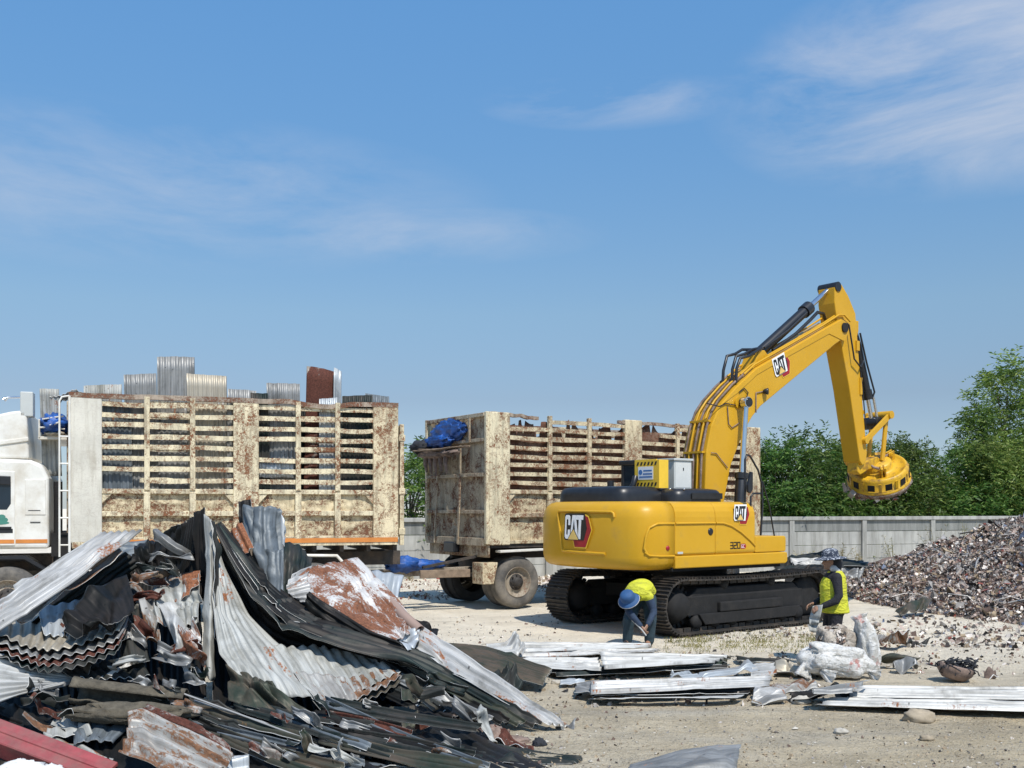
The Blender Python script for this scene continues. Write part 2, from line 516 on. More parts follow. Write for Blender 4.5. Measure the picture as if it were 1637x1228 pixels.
# leaves
def leafmat(name, c0, c1, c2):
    m = Mat(name, .5, 0, .35)
    gi = m.n.new('ShaderNodeNewGeometry')
    rr = m.n.new('ShaderNodeValToRGB')
    rr.color_ramp.elements[0].color = (*c0, 1); rr.color_ramp.elements[1].color = (*c2, 1)
    e = rr.color_ramp.elements.new(.55); e.color = (*c1, 1)
    m.l.new(gi.outputs['Random Per Island'], rr.inputs[0])
    cl = m.noise(m.rvec('Object'), .9, 3)
    hs = m.n.new('ShaderNodeHueSaturation'); m.l.new(rr.outputs[0], hs.inputs['Color'])
    oi_ = m.n.new('ShaderNodeObjectInfo')
    m.l.new(m.math('MULTIPLY', m.rng(cl, .3, .7, .7, 1.3), m.rng(oi_.outputs['Random'], 0, 1, .72, 1.35)), hs.inputs['Value'])
    m.l.new(m.rng(m.math('FRACT', m.math('MULTIPLY', oi_.outputs['Random'], 7.3), 0), 0, 1, .468, .515), hs.inputs['Hue'])
    m.col(hs.outputs[0])
    tr = m.n.new('ShaderNodeBsdfTranslucent'); m.l.new(hs.outputs[0], tr.inputs['Color'])
    ms = m.n.new('ShaderNodeMixShader'); ms.inputs[0].default_value = .38
    out = m.n['Material Output']
    m.l.new(m.b.outputs[0], ms.inputs[1]); m.l.new(tr.outputs[0], ms.inputs[2]); m.l.new(ms.outputs[0], out.inputs['Surface'])
    return m.mat
MT['leaf'] = leafmat('leaf_green', (.036, .088, .015), (.082, .165, .029), (.21, .29, .07))
MT['leaf_b'] = leafmat('leaf_yellowish', (.048, .10, .017), (.112, .19, .036), (.25, .31, .085))
MT['grass'] = leafmat('grass_blades', (.13, .14, .035), (.26, .23, .09), (.42, .36, .18))
MT['bark'] = simple('bark', (.13, .105, .08), .9, 0, .35, 9, .5)
# ------------------------------------------------------------------ ground
rnd = random.Random(7)
m = Mat('dirt_yard', .95, 0, .2)
v = m.vec('Object')
big = m.noise(v, .16, 6, .6, .4); mid = m.noise(v, 1.1, 8, .68, .5); fin = m.noise(v, 16, 6, .7); grit = m.noise(v, 70, 3, .7)
lng = m.noise(m.vec('Object', (.25, 1.5, 1)), 1.0, 6, .6)
vor = m.voro(v, 26, 'F1'); vor2 = m.voro(v, 60, 'F1')
c_ = m.mix(m.rng(big, .36, .62), (.50, .40, .25), (.64, .55, .40))
sy = m.n.new('ShaderNodeSeparateXYZ'); m.l.new(v, sy.inputs[0])
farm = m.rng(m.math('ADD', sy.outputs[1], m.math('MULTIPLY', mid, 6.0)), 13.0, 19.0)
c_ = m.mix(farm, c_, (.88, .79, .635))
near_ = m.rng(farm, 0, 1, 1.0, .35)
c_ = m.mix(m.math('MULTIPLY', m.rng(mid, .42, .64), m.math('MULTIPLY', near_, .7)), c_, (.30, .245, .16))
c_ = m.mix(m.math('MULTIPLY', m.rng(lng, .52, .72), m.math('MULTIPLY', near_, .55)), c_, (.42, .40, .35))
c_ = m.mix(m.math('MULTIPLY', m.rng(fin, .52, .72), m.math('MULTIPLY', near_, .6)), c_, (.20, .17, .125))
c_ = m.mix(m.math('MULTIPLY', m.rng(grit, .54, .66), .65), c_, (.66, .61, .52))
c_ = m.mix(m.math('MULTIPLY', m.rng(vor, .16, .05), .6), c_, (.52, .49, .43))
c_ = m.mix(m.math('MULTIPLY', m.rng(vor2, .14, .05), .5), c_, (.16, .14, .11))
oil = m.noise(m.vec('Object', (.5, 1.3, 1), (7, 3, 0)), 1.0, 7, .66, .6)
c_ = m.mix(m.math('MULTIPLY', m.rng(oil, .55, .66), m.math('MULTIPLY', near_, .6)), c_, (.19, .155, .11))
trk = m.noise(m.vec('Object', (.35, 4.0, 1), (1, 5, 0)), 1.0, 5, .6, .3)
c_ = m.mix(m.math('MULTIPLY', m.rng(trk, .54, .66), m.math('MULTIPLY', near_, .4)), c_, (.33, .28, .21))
m.col(c_)
hgt = m.math('ADD', m.math('MULTIPLY', fin, .6), m.math('ADD', m.math('MULTIPLY', grit, .3), m.math('MULTIPLY', m.rng(vor, .25, .0), .5)))
m.bump(hgt, 1.0, .07)
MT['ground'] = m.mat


def rut(x, y):
    z = 0.0
    for y0_, sl_, w_ in ((9.35, .10, .17), (11.05, .10, .17), (8.75, -.06, .15), (10.2, -.05, .15), (15.2, .03, .2), (17.1, .03, .2)):
        t = abs(y - y0_ - sl_ * x - .10 * math.sin(x * .7)) / w_
        if t < 2.0:
            z += (-.022 * max(0.0, 1 - t * t) + .014 * max(0.0, 1 - (t - 1.3) ** 2 * 4)) * (.6 + .5 * mnoise.noise(Vector((x * .5, y0_, 0)))) + (.006 * math.sin(x * 26 + t * 3) if t < .9 else 0)
    return z


def gz(x, y):
    k = max(0.0, min(1.0, (40 - y) / 15))
    return (rut(x, y) if 1.2 < x < 9 else 0.0) + k * (.030 * mnoise.noise(Vector((x * .55, y * .55, 3))) + .016 * mnoise.noise(Vector((x * 1.9, y * 1.9, 9))) + .007 * mnoise.noise(Vector((x * 6, y * 6, 1)))) - .02


def span(lo, hi, step, far, k=1.35):
    a = list(np.arange(lo, hi + step * .5, step))
    s = step
    up = [a[-1]]; dn = [a[0]]
    while up[-1] < far: s *= k; up.append(up[-1] + s)
    s = step
    while dn[-1] > -far: s *= k; dn.append(dn[-1] - s)
    return dn[1:][::-1] + a + up[1:]


xs = span(-7, 9, .085, 1500); ys = span(7.4, 18, .085, 1500)
mb = MB()
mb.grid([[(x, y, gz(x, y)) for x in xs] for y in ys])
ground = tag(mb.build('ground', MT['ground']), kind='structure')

# pebbles
mats_p = [simple('pebble_pale', (.50, .46, .39), .9, 0, .3, 9), simple('pebble_tan', (.34, .28, .2), .9, 0, .3, 9), simple('pebble_dark', (.15, .13, .11), .9, 0, .3, 9)]
mb = MB()
oct_f = [(0, 2, 4), (2, 1, 4), (1, 3, 4), (3, 0, 4), (2, 0, 5), (1, 2, 5), (3, 1, 5), (0, 3, 5)]
def pebble(x, y, s, mi):
    vs = []
    a = rnd.random() * 6.3
    for dx, dy, dz in ((1, 0, 0), (-1, 0, 0), (0, 1, 0), (0, -1, 0), (0, 0, 1), (0, 0, -1)):
        k = s * rnd.uniform(.6, 1.25)
        px, py = dx * k, dy * k * .8
        vs.append((x + px * math.cos(a) - py * math.sin(a), y + px * math.sin(a) + py * math.cos(a), gz(x, y) + s * .25 + dz * k * .6))
    mb.add(vs, oct_f, mi, False)
for i in range(8500):
    y = 8.0 + (rnd.random() ** 1.7) * 14
    x = rnd.uniform(-.5, .55) * y * 1.02
    dens = mnoise.noise(Vector((x * .6, y * .6, 20)))
    if dens < rnd.uniform(-.5, .4): continue
    pebble(x, y, .004 + .016 * rnd.random() ** 3 + (.022 if rnd.random() < .02 else 0), rnd.choice((0, 0, 1, 1, 2)))
tag(mb.build('gravel', mats_p), 'loose pebbles scattered over the pale dirt yard', 'gravel', kind='stuff')

# ------------------------------------------------------------------ perimeter wall
Wa = Vector((-9.0, 27.6, 0)); Wd = Vector((.946, .326, 0)).normalized(); Wn = Vector((Wd.y, -Wd.x, 0))
wall = thing('concrete_wall', 'long grey precast concrete wall with posts and a pale coping behind the yard', 'wall', Wa, math.atan2(Wd.y, Wd.x))
WH = 1.74; SP = 2.86; NP = 16
x_first = Frame(Wa.x, Wa.y, math.atan2(Wd.y, Wd.x)).x_at(1263, 0) % SP
for i in range(NP):
    x = x_first + i * SP
    MB().box((x - .09, -.13, -.1), (x + .09, .10, WH - .1)).build('post', MT['concrete'], wall, bevel=.012)
    if i < NP - 1:
        mb = MB()
        zz = [-.1, .35, .81, 1.27]
        for a, b in zip(zz[:-1], zz[1:]): mb.box((x + .09, -.045, a), (x + SP - .09, .035, b - .012))
        mb.build('panel', MT['concrete'], wall, bevel=.006)
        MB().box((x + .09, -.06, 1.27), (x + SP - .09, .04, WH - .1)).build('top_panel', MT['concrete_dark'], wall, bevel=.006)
MB().box((x_first - .5, -.15, WH - .1), (x_first + (NP - 1) * SP + .3, .13, WH + .02)).build('coping', MT['concrete'], wall, bevel=.012)

# ------------------------------------------------------------------ trees
def leaves(centres, dirs, L, Wd_, rng):
    """numpy: one bent leaf (two quads) per centre"""
    n = len(centres)
    d = dirs / np.linalg.norm(dirs, axis=1, keepdims=True)
    r = rng.normal(size=(n, 3)); c = np.cross(d, r); c /= np.linalg.norm(c, axis=1, keepdims=True) + 1e-9
    up = np.cross(c, d)
    l = L * rng.uniform(.6, 1.3, size=(n, 1)); w = Wd_ * rng.uniform(.7, 1.3, size=(n, 1))
    p0 = centres; pm = p0 + d * l * .5 + up * l * .06; p1 = p0 + d * l - np.array([0, 0, 1]) * l * .12
    V = np.stack([p0, pm - c * w * .5, p1, pm + c * w * .5], 1).reshape(-1, 3)
    Fc = np.arange(4 * n).reshape(n, 4)
    return V, Fc


def np_mesh(name, V, Fc, mat):
    me = bpy.data.meshes.new(name)
    n = len(Fc); k = Fc.shape[1]
    me.vertices.add(len(V)); me.vertices.foreach_set('co', V.astype('f4').ravel())
    me.loops.add(n * k); me.loops.foreach_set('vertex_index', Fc.astype('i4').ravel())
    me.polygons.add(n); me.polygons.foreach_set('loop_start', np.arange(0, n * k, k, dtype='i4'))
    me.materials.append(mat); me.update(calc_edges=True); me.validate()
    return me


def crown_mesh(name, seed, hgt, wid, nl, nspray, mat, droop=.5, L=.20, Wl=.05, tall=False):
    rng = np.random.default_rng(seed)
    C_, D_ = [], []
    lobes = []
    for i in range(nl):
        a = rng.uniform(0, 6.28); z = rng.uniform(.12, 1.0) ** .9
        rad = wid * .5 * math.sqrt(max(.05, 1 - (abs(z - .45) / .62) ** 2)) * rng.uniform(.25, 1.0)
        if tall: rad *= (1.15 - .6 * z)
        lobes.append((rad * math.cos(a), rad * math.sin(a), z * hgt, rng.uniform(.32, .75) * wid * .24))
    for lx, ly, lz, lr in lobes:
        ns = int(nspray * (lr / (wid * .13)) ** 2) + 3
        for k in range(ns):
            u = rng.normal(size=3); u /= np.linalg.norm(u); u[2] = u[2] * .8 + .15
            p = np.array([lx, ly, lz]) + u * lr * rng.uniform(.25, 1.15)
            d = u + rng.normal(size=3) * .35 + np.array([0, 0, .25])
            d /= np.linalg.norm(d)
            ln = rng.uniform(.35, .9)
            m_ = 11
            for j in range(m_):
                t = j / m_
                pp = p + d * ln * t - np.array([0, 0, 1]) * droop * (t * ln) ** 2
                side = np.cross(d, np.array([0, 0, 1.0])); side /= np.linalg.norm(side) + 1e-6
                C_.append(pp); D_.append(side * (1 if j % 2 else -1) + d * .8 - np.array([0, 0, .3]) + rng.normal(size=3) * .35)
    V, Fc = leaves(np.array(C_), np.array(D_), L, Wl, rng)
    return np_mesh(name, V, Fc, mat), lobes


def trunk_mb(lobes, hgt, seed, r=.11):
    rr = random.Random(seed); mb = MB()
    mb.tube([(0, 0, -.2), (.05, .03, hgt * .2), (-.04, .05, hgt * .45), (.03, 0, hgt * .75)], [r, r * .8, r * .6, r * .25], 8)
    for lx, ly, lz, lr in rr.sample(lobes, min(9, len(lobes))):
        z0 = max(.3, lz * rr.uniform(.3, .6))
        mb.tube([(0, 0, z0), (lx * .45, ly * .45, z0 + (lz - z0) * .6), (lx, ly, lz)], [r * .42, r * .28, r * .1], 6)
    return mb

protos = []
for k, (h_, w_, mt, dr, tall) in enumerate([(4.3, 4.2, 'leaf', .55, False), (4.6, 4.6, 'leaf_b', .75, False), (4.0, 4.8, 'leaf', .4, False), (7.0, 4.6, 'leaf', .9, True)]):
    me, lobes = crown_mesh('crown', 11 + k, h_, w_, 34 if not tall else 44, 26, MT[mt], dr, L=.21, Wl=.055, tall=tall)
    tk = trunk_mb(lobes, h_, 50 + k).build('trunk', MT['bark'])
    tk_me = tk.data; bpy.data.objects.remove(tk)
    protos.append((me, tk_me, h_))


def tree(px, top, d, pi, label, spread=1.0, seed=0):
    k_ = (px - CX) / F; dw = 30.7 / (1 - .345 * k_)
    d = dw + 1.9 + max(0.0, d - 33.0) * .55
    base = g(px, Y0 + 2.05 * F / d); base.z = 0
    z = HC - (top - Y0) / F * d
    me, tm, h_ = protos[pi]
    t = thing('leafy_tree', label, 'tree', base, random.Random(seed + px).uniform(0, 6.28), 'trees growing behind the concrete wall')
    s = z / (h_ + .78)
    for nm, dat in (('crown', me), ('trunk', tm)):
        o = bpy.data.objects.new(nm, dat); COL.objects.link(o); o.parent = t; o.scale = (s * spread, s * spread, s)
    return t

tree(655, 700, 33, 0, 'green tree showing in the gap between the truck box and the trailer')
tree(560, 715, 37, 2, 'tree hidden behind the loaded truck box, just left of the gap to the trailer')
tree(735, 690, 38, 1, 'tree behind the front end of the empty trailer')
tree(1190, 700, 35, 1, 'bushy tree behind the rear corner of the trailer, beside the boom')
tree(1240, 692, 34, 0, 'bright green tree just right of the trailer rear pillar', .9)
tree(1283, 682, 35, 2, 'tree with pointed top under the bend of the excavator boom', .85)
tree(1330, 715, 34, 0, 'tree in the row directly left of the excavator stick', .95)
tree(1345, 690, 37, 1, 'taller tree half hidden behind the excavator stick', .9)
tree(1405, 720, 35.5, 2, 'tree directly behind the yellow lifting magnet', 1.0)
tree(1455, 690, 37, 1, 'tree with drooping tufts just right of the lifting magnet', .8)
tree(1485, 735, 35, 0, 'low bushy tree between the magnet and the tallest trees', 1.0)
tree(1530, 712, 36.5, 2, 'medium tree at the foot of the tallest tree on its left', .95)
tree(1575, 690, 35.5, 1, 'leafy tree in front of the tallest tree near the scrap heap', .9)
tree(1605, 556, 39, 3, 'tallest tree with wispy drooping top above the scrap heap', .92)
tree(1570, 640, 38, 3, 'second tallest tree, left shoulder of the tallest one', .8)
tree(1660, 590, 38, 3, 'tall tree cut by the right edge of the picture', 1.0)
tree(1640, 690, 35.5, 0, 'dense tree low at the right edge above the scrap heap', 1.0)
tree(1432, 755, 38, 1, 'dim tree in the second row behind the magnet', 1.1)
tree(1275, 760, 38.5, 2, 'dim tree in the second row behind the boom', 1.2)
tree(1520, 770, 39, 0, 'dim tree in the second row right of the magnet', 1.2)
# low hedge of shoots filling the foot of the trees
rng = np.random.default_rng(5)
C_, D_ = [], []
for i in range(2300):
    t = rng.uniform(10, 40)
    p = np.array(Wa + Wd * t) + np.array([0, 0, 0]) - np.array(Wn) * rng.uniform(.7, 3.2)
    hh = rng.uniform(.9, 2.7)
    for j in range(9):
        C_.append(p + np.array([rng.normal() * .22, rng.normal() * .22, hh * (j + 1) / 9])); D_.append(np.array([rng.normal(), rng.normal(), rng.uniform(-.5, .9)]))
V, Fc = leaves(np.array(C_), np.array(D_), .30, .06, rng)
o = bpy.data.objects.new('undergrowth', np_mesh('undergrowth', V, Fc, MT['leaf'])); COL.objects.link(o)
tag(o, 'dense undergrowth of green shoots along the back of the concrete wall', 'undergrowth', kind='stuff')
# grass strip and weeds
C_, D_ = [], []
for i in range(4200):
    x = rng.uniform(1060, 1330); y = 1026 + rng.normal() * 8
    if mnoise.noise(Vector((x * .03, y * .08, 4))) < rng.uniform(-.5, .25): continue
    p = g(x, y); C_.append(np.array((p.x, p.y, gz(p.x, p.y)))); D_.append(np.array([rng.normal() * .5, rng.normal() * .5, 1.0]))
V, Fc = leaves(np.array(C_), np.array(D_), .055, .010, rng)
o = bpy.data.objects.new('grass', np_mesh('grass', V, Fc, MT['grass'])); COL.objects.link(o)
tag(o, 'thin dry grass growing on the dirt in front of the crawler track', 'grass', kind='stuff')
for k, (px, dw, hh, lab) in enumerate([(1345, .5, .95, 'dry weed by the wall just right of the worker in the dark hat'), (1372, .5, .75, 'short weed at the foot of a wall post left of the scrap heap'), (1428, .4, 1.15, 'weed against the wall panel above the low end of the scrap heap'), (1497, .4, 1.55, 'tall thin weed left of a wall post above the scrap heap'), (1541, .4, 1.6, 'tall weed against the wall panel near the top of the scrap heap'), (1285, .4, .7, 'low weed at the wall right of the excavator front box'), (655, .6, .5, 'low weed at the wall in the gap between truck and trailer')]):
    fr = Frame(Wa.x, Wa.y, math.atan2(Wd.y, Wd.x)); x = fr.x_at(px, -dw); b = fr.w(x, -dw, -.02)
    t = thing('weed', lab, 'weed', b, 0, 'weeds along the foot of the wall')
    C_, D_ = [], []; mb = MB()
    for s_ in range(6):
        e = np.array([rng.normal() * .22, rng.normal() * .12, hh * rng.uniform(.7, 1.05)])
        mb.tube([(0, 0, 0), tuple(e * .5 + np.array([0, 0, .08])), tuple(e)], [.009, .007, .003], 5)
        for j in range(14): C_.append(e * (j + 3) / 17); D_.append(np.array([rng.normal(), rng.normal(), .5]))
    mb.build('stem', MT['grass'], t)
    V, Fc = leaves(np.array(C_), np.array(D_), .13, .022, rng)
    o = bpy.data.objects.new('foliage', np_mesh('foliage', V, Fc, MT['grass'])); COL.objects.link(o); o.parent = t

# ------------------------------------------------------------------ slatted cargo box shared by truck and trailer
def slat_box(root, fr, L, Wb, z0, z1, pillars, posts, zbeam, zmid, mts, rr, skip=()):
    """near side y=+Wb/2. pillars: (x0, x1, material); posts: x list"""
    y1 = Wb / 2
    edges = sorted(pillars, key=lambda p: p[0])
    for side in (1, -1):
        def Y(a, b): return (min(side * a, side * b), max(side * a, side * b))
        for pa, pb in zip(edges[:-1], edges[1:]):
            xa, xb = pa[1], pb[0]
            mb = MB(); lp = MB(); lr = MB()
            cuts = [xa] + [p for p in posts if xa < p < xb] + [xb]
            n = 8; top = z1 - .04; pitch = (top - .06 - zbeam) / n
            for a, b in zip(cuts[:-1], cuts[1:]):
                for i in range(n):
                    z = zbeam + pitch * (i + 1) - .045
                    if (side, i, cuts.index(a), pa[1]) in skip: continue
                    segs = 6; pts = []
                    sag = rr.uniform(-.025, .018); j0 = rr.uniform(-.013, .013)
                    cutx = rr.uniform(.45, .75) if rr.random() < .07 else 1.0; bow = rr.uniform(-.015, .02)
                    for s_ in range(segs + 1):
                        t = s_ / segs
                        pts.append((a + (b - a) * t * cutx, side * (y1 - .045 + bow * math.sin(math.pi * t)), z + j0 + sag * math.sin(math.pi * t) + rr.uniform(-.003, .003)))
                    for p0, p1 in zip(pts[:-1], pts[1:]): mb.bar(p0, p1, .03, .082 + rr.uniform(-.004, .004))
            # beam, middle rail and lower infill
            ya, yb = Y(y1 - .09, y1 - .012)
            lr.box((xa, ya, zbeam - .085), (xb, yb, zbeam + .0)); lr.box((xa, ya, zmid - .045), (xb, yb, zmid + .045)); lr.box((xa, ya, z0), (xb, yb, z0 + .07))
            nx = 40; nz = 14
            for (za, zb) in ((z0 + .07, zmid - .045), (zmid + .045, zbeam - .085)):
                P = [[(xa + (xb - xa) * i / nx, side * (y1 - .085 + .030 * mnoise.noise(Vector((i * .35, j * .25 + za * 9, xa * 3))) * math.sin(math.pi * j / nz)), za + (zb - za) * j / nz) for i in range(nx + 1)] for j in range(nz + 1)]
                lp.grid(P)
            # chamfered gussets in the lower corners of the infill frame
            for xx, sg in ((xa, 1), (xb, -1)):
                lr.add([(xx, side * (y1 - .03), zbeam - .085), (xx + sg * .16, side * (y1 - .03), zbeam - .085), (xx, side * (y1 - .03), zbeam - .26), (xx, side * (y1 - .07), zbeam - .085), (xx + sg * .16, side * (y1 - .07), zbeam - .085), (xx, side * (y1 - .07), zbeam - .26)], [(0, 1, 2), (5, 4, 3), (0, 3, 4, 1), (1, 4, 5, 2), (2, 5, 3, 0)])
            mb.build('slats', mts['slat'], root); lr.build('side_rail', mts['rail'], root, bevel=.008); lp.build('side_panel', mts['panel'], root)
        for px in posts:
            ya, yb = Y(y1 - .065, y1 + .012)
            MB().box((px - .045, ya, zbeam - .02), (px + .045, yb, z1 - .02)).box((px - .055, ya, z0 + .02), (px + .055, yb + .004 * side if side > 0 else yb, zbeam - .06)).build('post', mts['slat'], root, bevel=.008)
        for a, b, mt in pillars:
            ya, yb = Y(y1 - .14, y1)
            nz = 14; o = MB()
            o.box((a, ya, z0 - .02), (b, yb, z1))
            o.build('pillar', mt, root, bevel=.02)
    return edges

# ------------------------------------------------------------------ truck
rr = random.Random(3)
Rc = (-2.12, 19.2); ang = math.atan2(-.316, -.949)
TF = Frame(Rc[0] - 1.25 * .316, Rc[1] + 1.25 * .949, ang)
truck = thing('cargo_truck', 'white cabbed truck with a rusty cream slatted box loaded with roofing sheets', 'truck', (TF.o[0], TF.o[1], 0), ang)
def tx(px, y=1.25): return TF.x_at(px, y)
XL = tx(110)
mts = dict(slat=MT['cream'], rail=MT['cream'], panel=MT['cream_panel'])
Z0, Z1 = 1.47, 4.0
pillars = [(tx(637), tx(597), MT['cream_heavy']), (tx(414), tx(373), MT['cream']), (tx(163), XL, MT['cream_clean'])]
posts = [tx(p) for p in (235, 308, 477, 540)]
slat_box(truck, TF, XL, 2.5, Z0, Z1, pillars, posts, 2.38, 1.95, mts, rr)
# battered top rail
for side in (1, -1):
    mb = MB()
    pts = []
    for i in range(41):
        x = tx(637) + (XL - tx(637)) * i / 40
        z = Z1 - .03 + .018 * mnoise.noise(Vector((x * 2.2, side * 3, 0)))
        px_ = 637 - (637 - 110) * i / 40
        if side == 1 and 455 < px_ < 560: z -= .07 * math.sin((px_ - 455) / 105 * math.pi)
        pts.append((x, side * 1.21, z))
    for a, b in zip(pts[:-1], pts[1:]): mb.bar(a, b, .09, .085)
    mb.build('top_rail', MT['rail_rust'], truck)
MB().box((.0, -1.24, 1.38), (XL, 1.24, 1.46)).build('box_floor', MT['chassis'], truck)
fw = MB().box((XL - .06, -1.1, 1.47), (XL, 1.1, 3.92))
for y in (-.8, 0, .8): fw.box((XL, y - .05, 1.47), (XL + .07, y + .05, 3.9))
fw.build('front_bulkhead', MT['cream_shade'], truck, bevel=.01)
# rear door with hinge posts
mb = MB().box((-.05, -1.12, 1.5), (.0, 1.12, 3.6))
for z in (1.8, 2.5, 3.2): mb.box((-.10, -1.12, z), (-.05, 1.12, z + .1))
mb.build('tailgate', MT['cream_heavy'], truck, bevel=.01)
mb = MB().box((-.11, 1.14, 1.35), (-.03, 1.22, 3.62))
for z in (1.55, 2.3, 3.3): mb.box((-.13, 1.12, z), (-.01, 1.235, z + .12))
mb.build('hinge_post', MT['cream_heavy'], truck, bevel=.008)
# orange painted sill
MB().box((.02, 1.255, 1.415), (XL - .4, 1.263, 1.50)).build('sill_stripe', MT['orange_stripe'], truck)
MB().box((.02, 1.14, 1.36), (XL - .05, 1.25, 1.468)).build('sill', MT['cream'], truck, bevel=.006)
# chassis
mb = MB()
for y in (-.42, .42): mb.box((-.2, y - .05, .95), (8.9, y + .05, 1.22))
for x in np.arange(0, 5.6, .5): mb.box((x, -1.1, 1.24), (x + .08, 1.1, 1.37))
mb.box((3.2, .5, .65), (4.6, 1.15, 1.15)); mb.box((3.3, -1.15, .6), (4.4, -.5, 1.15))
mb.build('chassis', MT['chassis'], truck, bevel=.01)
# mudguard frame behind the pile
mb = MB().tube([(.95, 1.2, .95), (1.15, 1.2, 1.17), (2.0, 1.2, 1.19), (2.2, 1.2, 1.0)], .03, 8)
mb.build('mudguard_frame', MT['cab_white'], truck)


def wheel(root, x, y, r, side, wid=.26, dual=False, tyre='rubber'):
    """axle along y; side = +1 faces +y"""
    M = Matrix.Translation((x, y, r)) @ Matrix.Rotation(-math.pi / 2 * side, 4, 'X')
    hub = MB().lathe([(.0, .02), (.07, .03), (.10, .00), (.11, -.06), (.17, -.07)], M, 20, close=False)
    for k in range(8):
        a = k * math.pi / 4
        p = M @ Vector((.135 * math.cos(a), .135 * math.sin(a), -.07)); p2 = M @ Vector((.135 * math.cos(a), .135 * math.sin(a), -.025))
        hub.tube([p, p2], .016, 6)
    w = hub.build('wheel', MT['chassis'], root)
    MB().lathe([(.17, -.07), (.22, -.09), (.285, -.05), (.30, .0), (r * .585, .012), (r * .60, -.03), (r * .56, -wid + .03), (.2, -wid * .7)], M, 32, close=False).build('rim', MT['rim'], w)
    prof = [(r * .585, -.005), (r * .66, .014), (r * .76, .022), (r * .86, .016), (r * .93, .0), (r * .965, -.018), (r * .985, -.03)]
    for k in range(4):
        z = -.05 - (wid - .1) * k / 3.2
        prof += [(r, z), (r, z - .028), (r * .975, z - .032), (r * .975, z - .042)]
    prof += [(r * .985, -wid + .03), (r * .94, -wid), (r * .8, -wid - .01), (r * .6, -wid + .0)]
    tb = MB().lathe(prof, M, 56, close=False)
    if dual: tb.lathe([(a, b - wid - .07) for a, b in prof], M, 40, close=False)
    tb.build('tyre', MT[tyre], w)
    return w

for x in (1.55, 2.9):
    wheel(truck, x, 1.2, .52, 1, dual=True); wheel(truck, x, -1.2, .52, -1, dual=True)
xw = tx(12, 1.15)
wheel(truck, xw, 1.17, .53, 1); wheel(truck, xw, -1.17, .53, -1)
# cab
cx0 = tx(78, 1.2); cx1 = cx0 + 1.95
side_prof = [(cx0, 1.36), (cx0, 2.55), (cx0 + .10, 2.78), (cx0 + .28, 2.86), (cx1 - .25, 2.9), (cx1 - .1, 2.8), (cx1 + .10, 1.95), (cx1 + .12, 1.1), (cx1 - .05, 1.0), (xw + .72, 1.0), (xw + .55, 1.3), (xw + .3, 1.36)]
cab = MB().prism(side_prof, lambda p: (p[0], -1.2, p[1]), lambda p: (p[0], 1.2, p[1])).build('cab', MT['cab_white'], truck, bevel=.06, seg=3)
# door panel with window
dx0 = tx(24, 1.2); dx1 = cx1 - .12
MB().prism([(dx0, 1.42), (dx0, 2.66), (dx1 - .16, 2.7), (dx1 + .05, 1.95), (dx1 + .05, 1.42)], lambda p: (p[0], 1.196, p[1]), lambda p: (p[0], 1.222, p[1])).build('door', MT['cab_white'], truck, bevel=.012)
door = [o for o in truck.children if o.name.startswith('door')][0]
MB().prism([(dx0 + .12, 2.02), (dx0 + .06, 2.12), (dx0 + .06, 2.48), (dx0 + .12, 2.56), (dx1 - .22, 2.58), (dx1 - .06, 2.02)], lambda p: (p[0], 1.215, p[1]), lambda p: (p[0], 1.229, p[1])).build('door_window', MT['glass'], door, bevel=.01)
MB().prism([(dx0 + .06, 2.43), (dx0 + .06, 2.58), (dx1 - .2, 2.62), (dx1 - .17, 2.5)], lambda p: (p[0], 1.229, p[1]), lambda p: (p[0], 1.262, p[1])).build('rain_visor', MT['plastic_black'], door, bevel=.01)
MB().box((dx0 + .05, 1.222, 1.70), (dx0 + .30, 1.245, 1.735)).box((dx0 + .03, 1.222, 1.63), (dx0 + .26, 1.228, 1.70)).build('handle', MT['plastic_black'], door, bevel=.008)
mb = MB()
for i, (a, b, c, d_) in enumerate([(.10, 1.85, .20, .05), (.08, 1.80, .32, .03), (.14, 1.90, .12, .04)]):
    mb.prism([(dx0 + a + c * .5 + c * .5 * math.cos(t), b + d_ * math.sin(t)) for t in np.arange(0, 6.28, .5)], lambda p: (p[0], 1.222, p[1]), lambda p, i=i: (p[0], 1.2245 + .0008 * i, p[1]))
mb.build('door_emblem', MT['green_ink'], door)
# pressed rear panel on cab side, stripe and vent slots
ra, rb = tx(73, 1.2) , tx(40, 1.2)
MB().box((ra, 1.19, 1.93), (rb, 1.212, 2.53)).build('side_pressing', MT['cab_white'], truck, bevel=.03, seg=3)
MB().box((ra + .08, 1.2, 1.80), (rb - .08, 1.21, 1.815)).box((ra + .08, 1.2, 2.0), (rb - .05, 1.216, 2.012)).build('vent_slots', MT['plastic_black'], truck)
MB().box((cx0 + .02, 1.2, 1.455), (dx0 - .01, 1.206, 1.52)).build('cab_stripe', MT['orange_stripe'], truck)
MB().box((dx0 + .01, 1.22, 1.455), (dx1, 1.228, 1.52)).build('cab_stripe', MT['orange_stripe'], door)
MB().prism([(cx1 - .08, 2.02), (cx1 - .02, 2.02), (cx1 - .14, 2.74), (cx1 - .2, 2.74)], lambda p: (p[0] + .1, -1.05, p[1]), lambda p: (p[0] + .1, 1.05, p[1])).build('windscreen', MT['glass'], truck, bevel=.01)
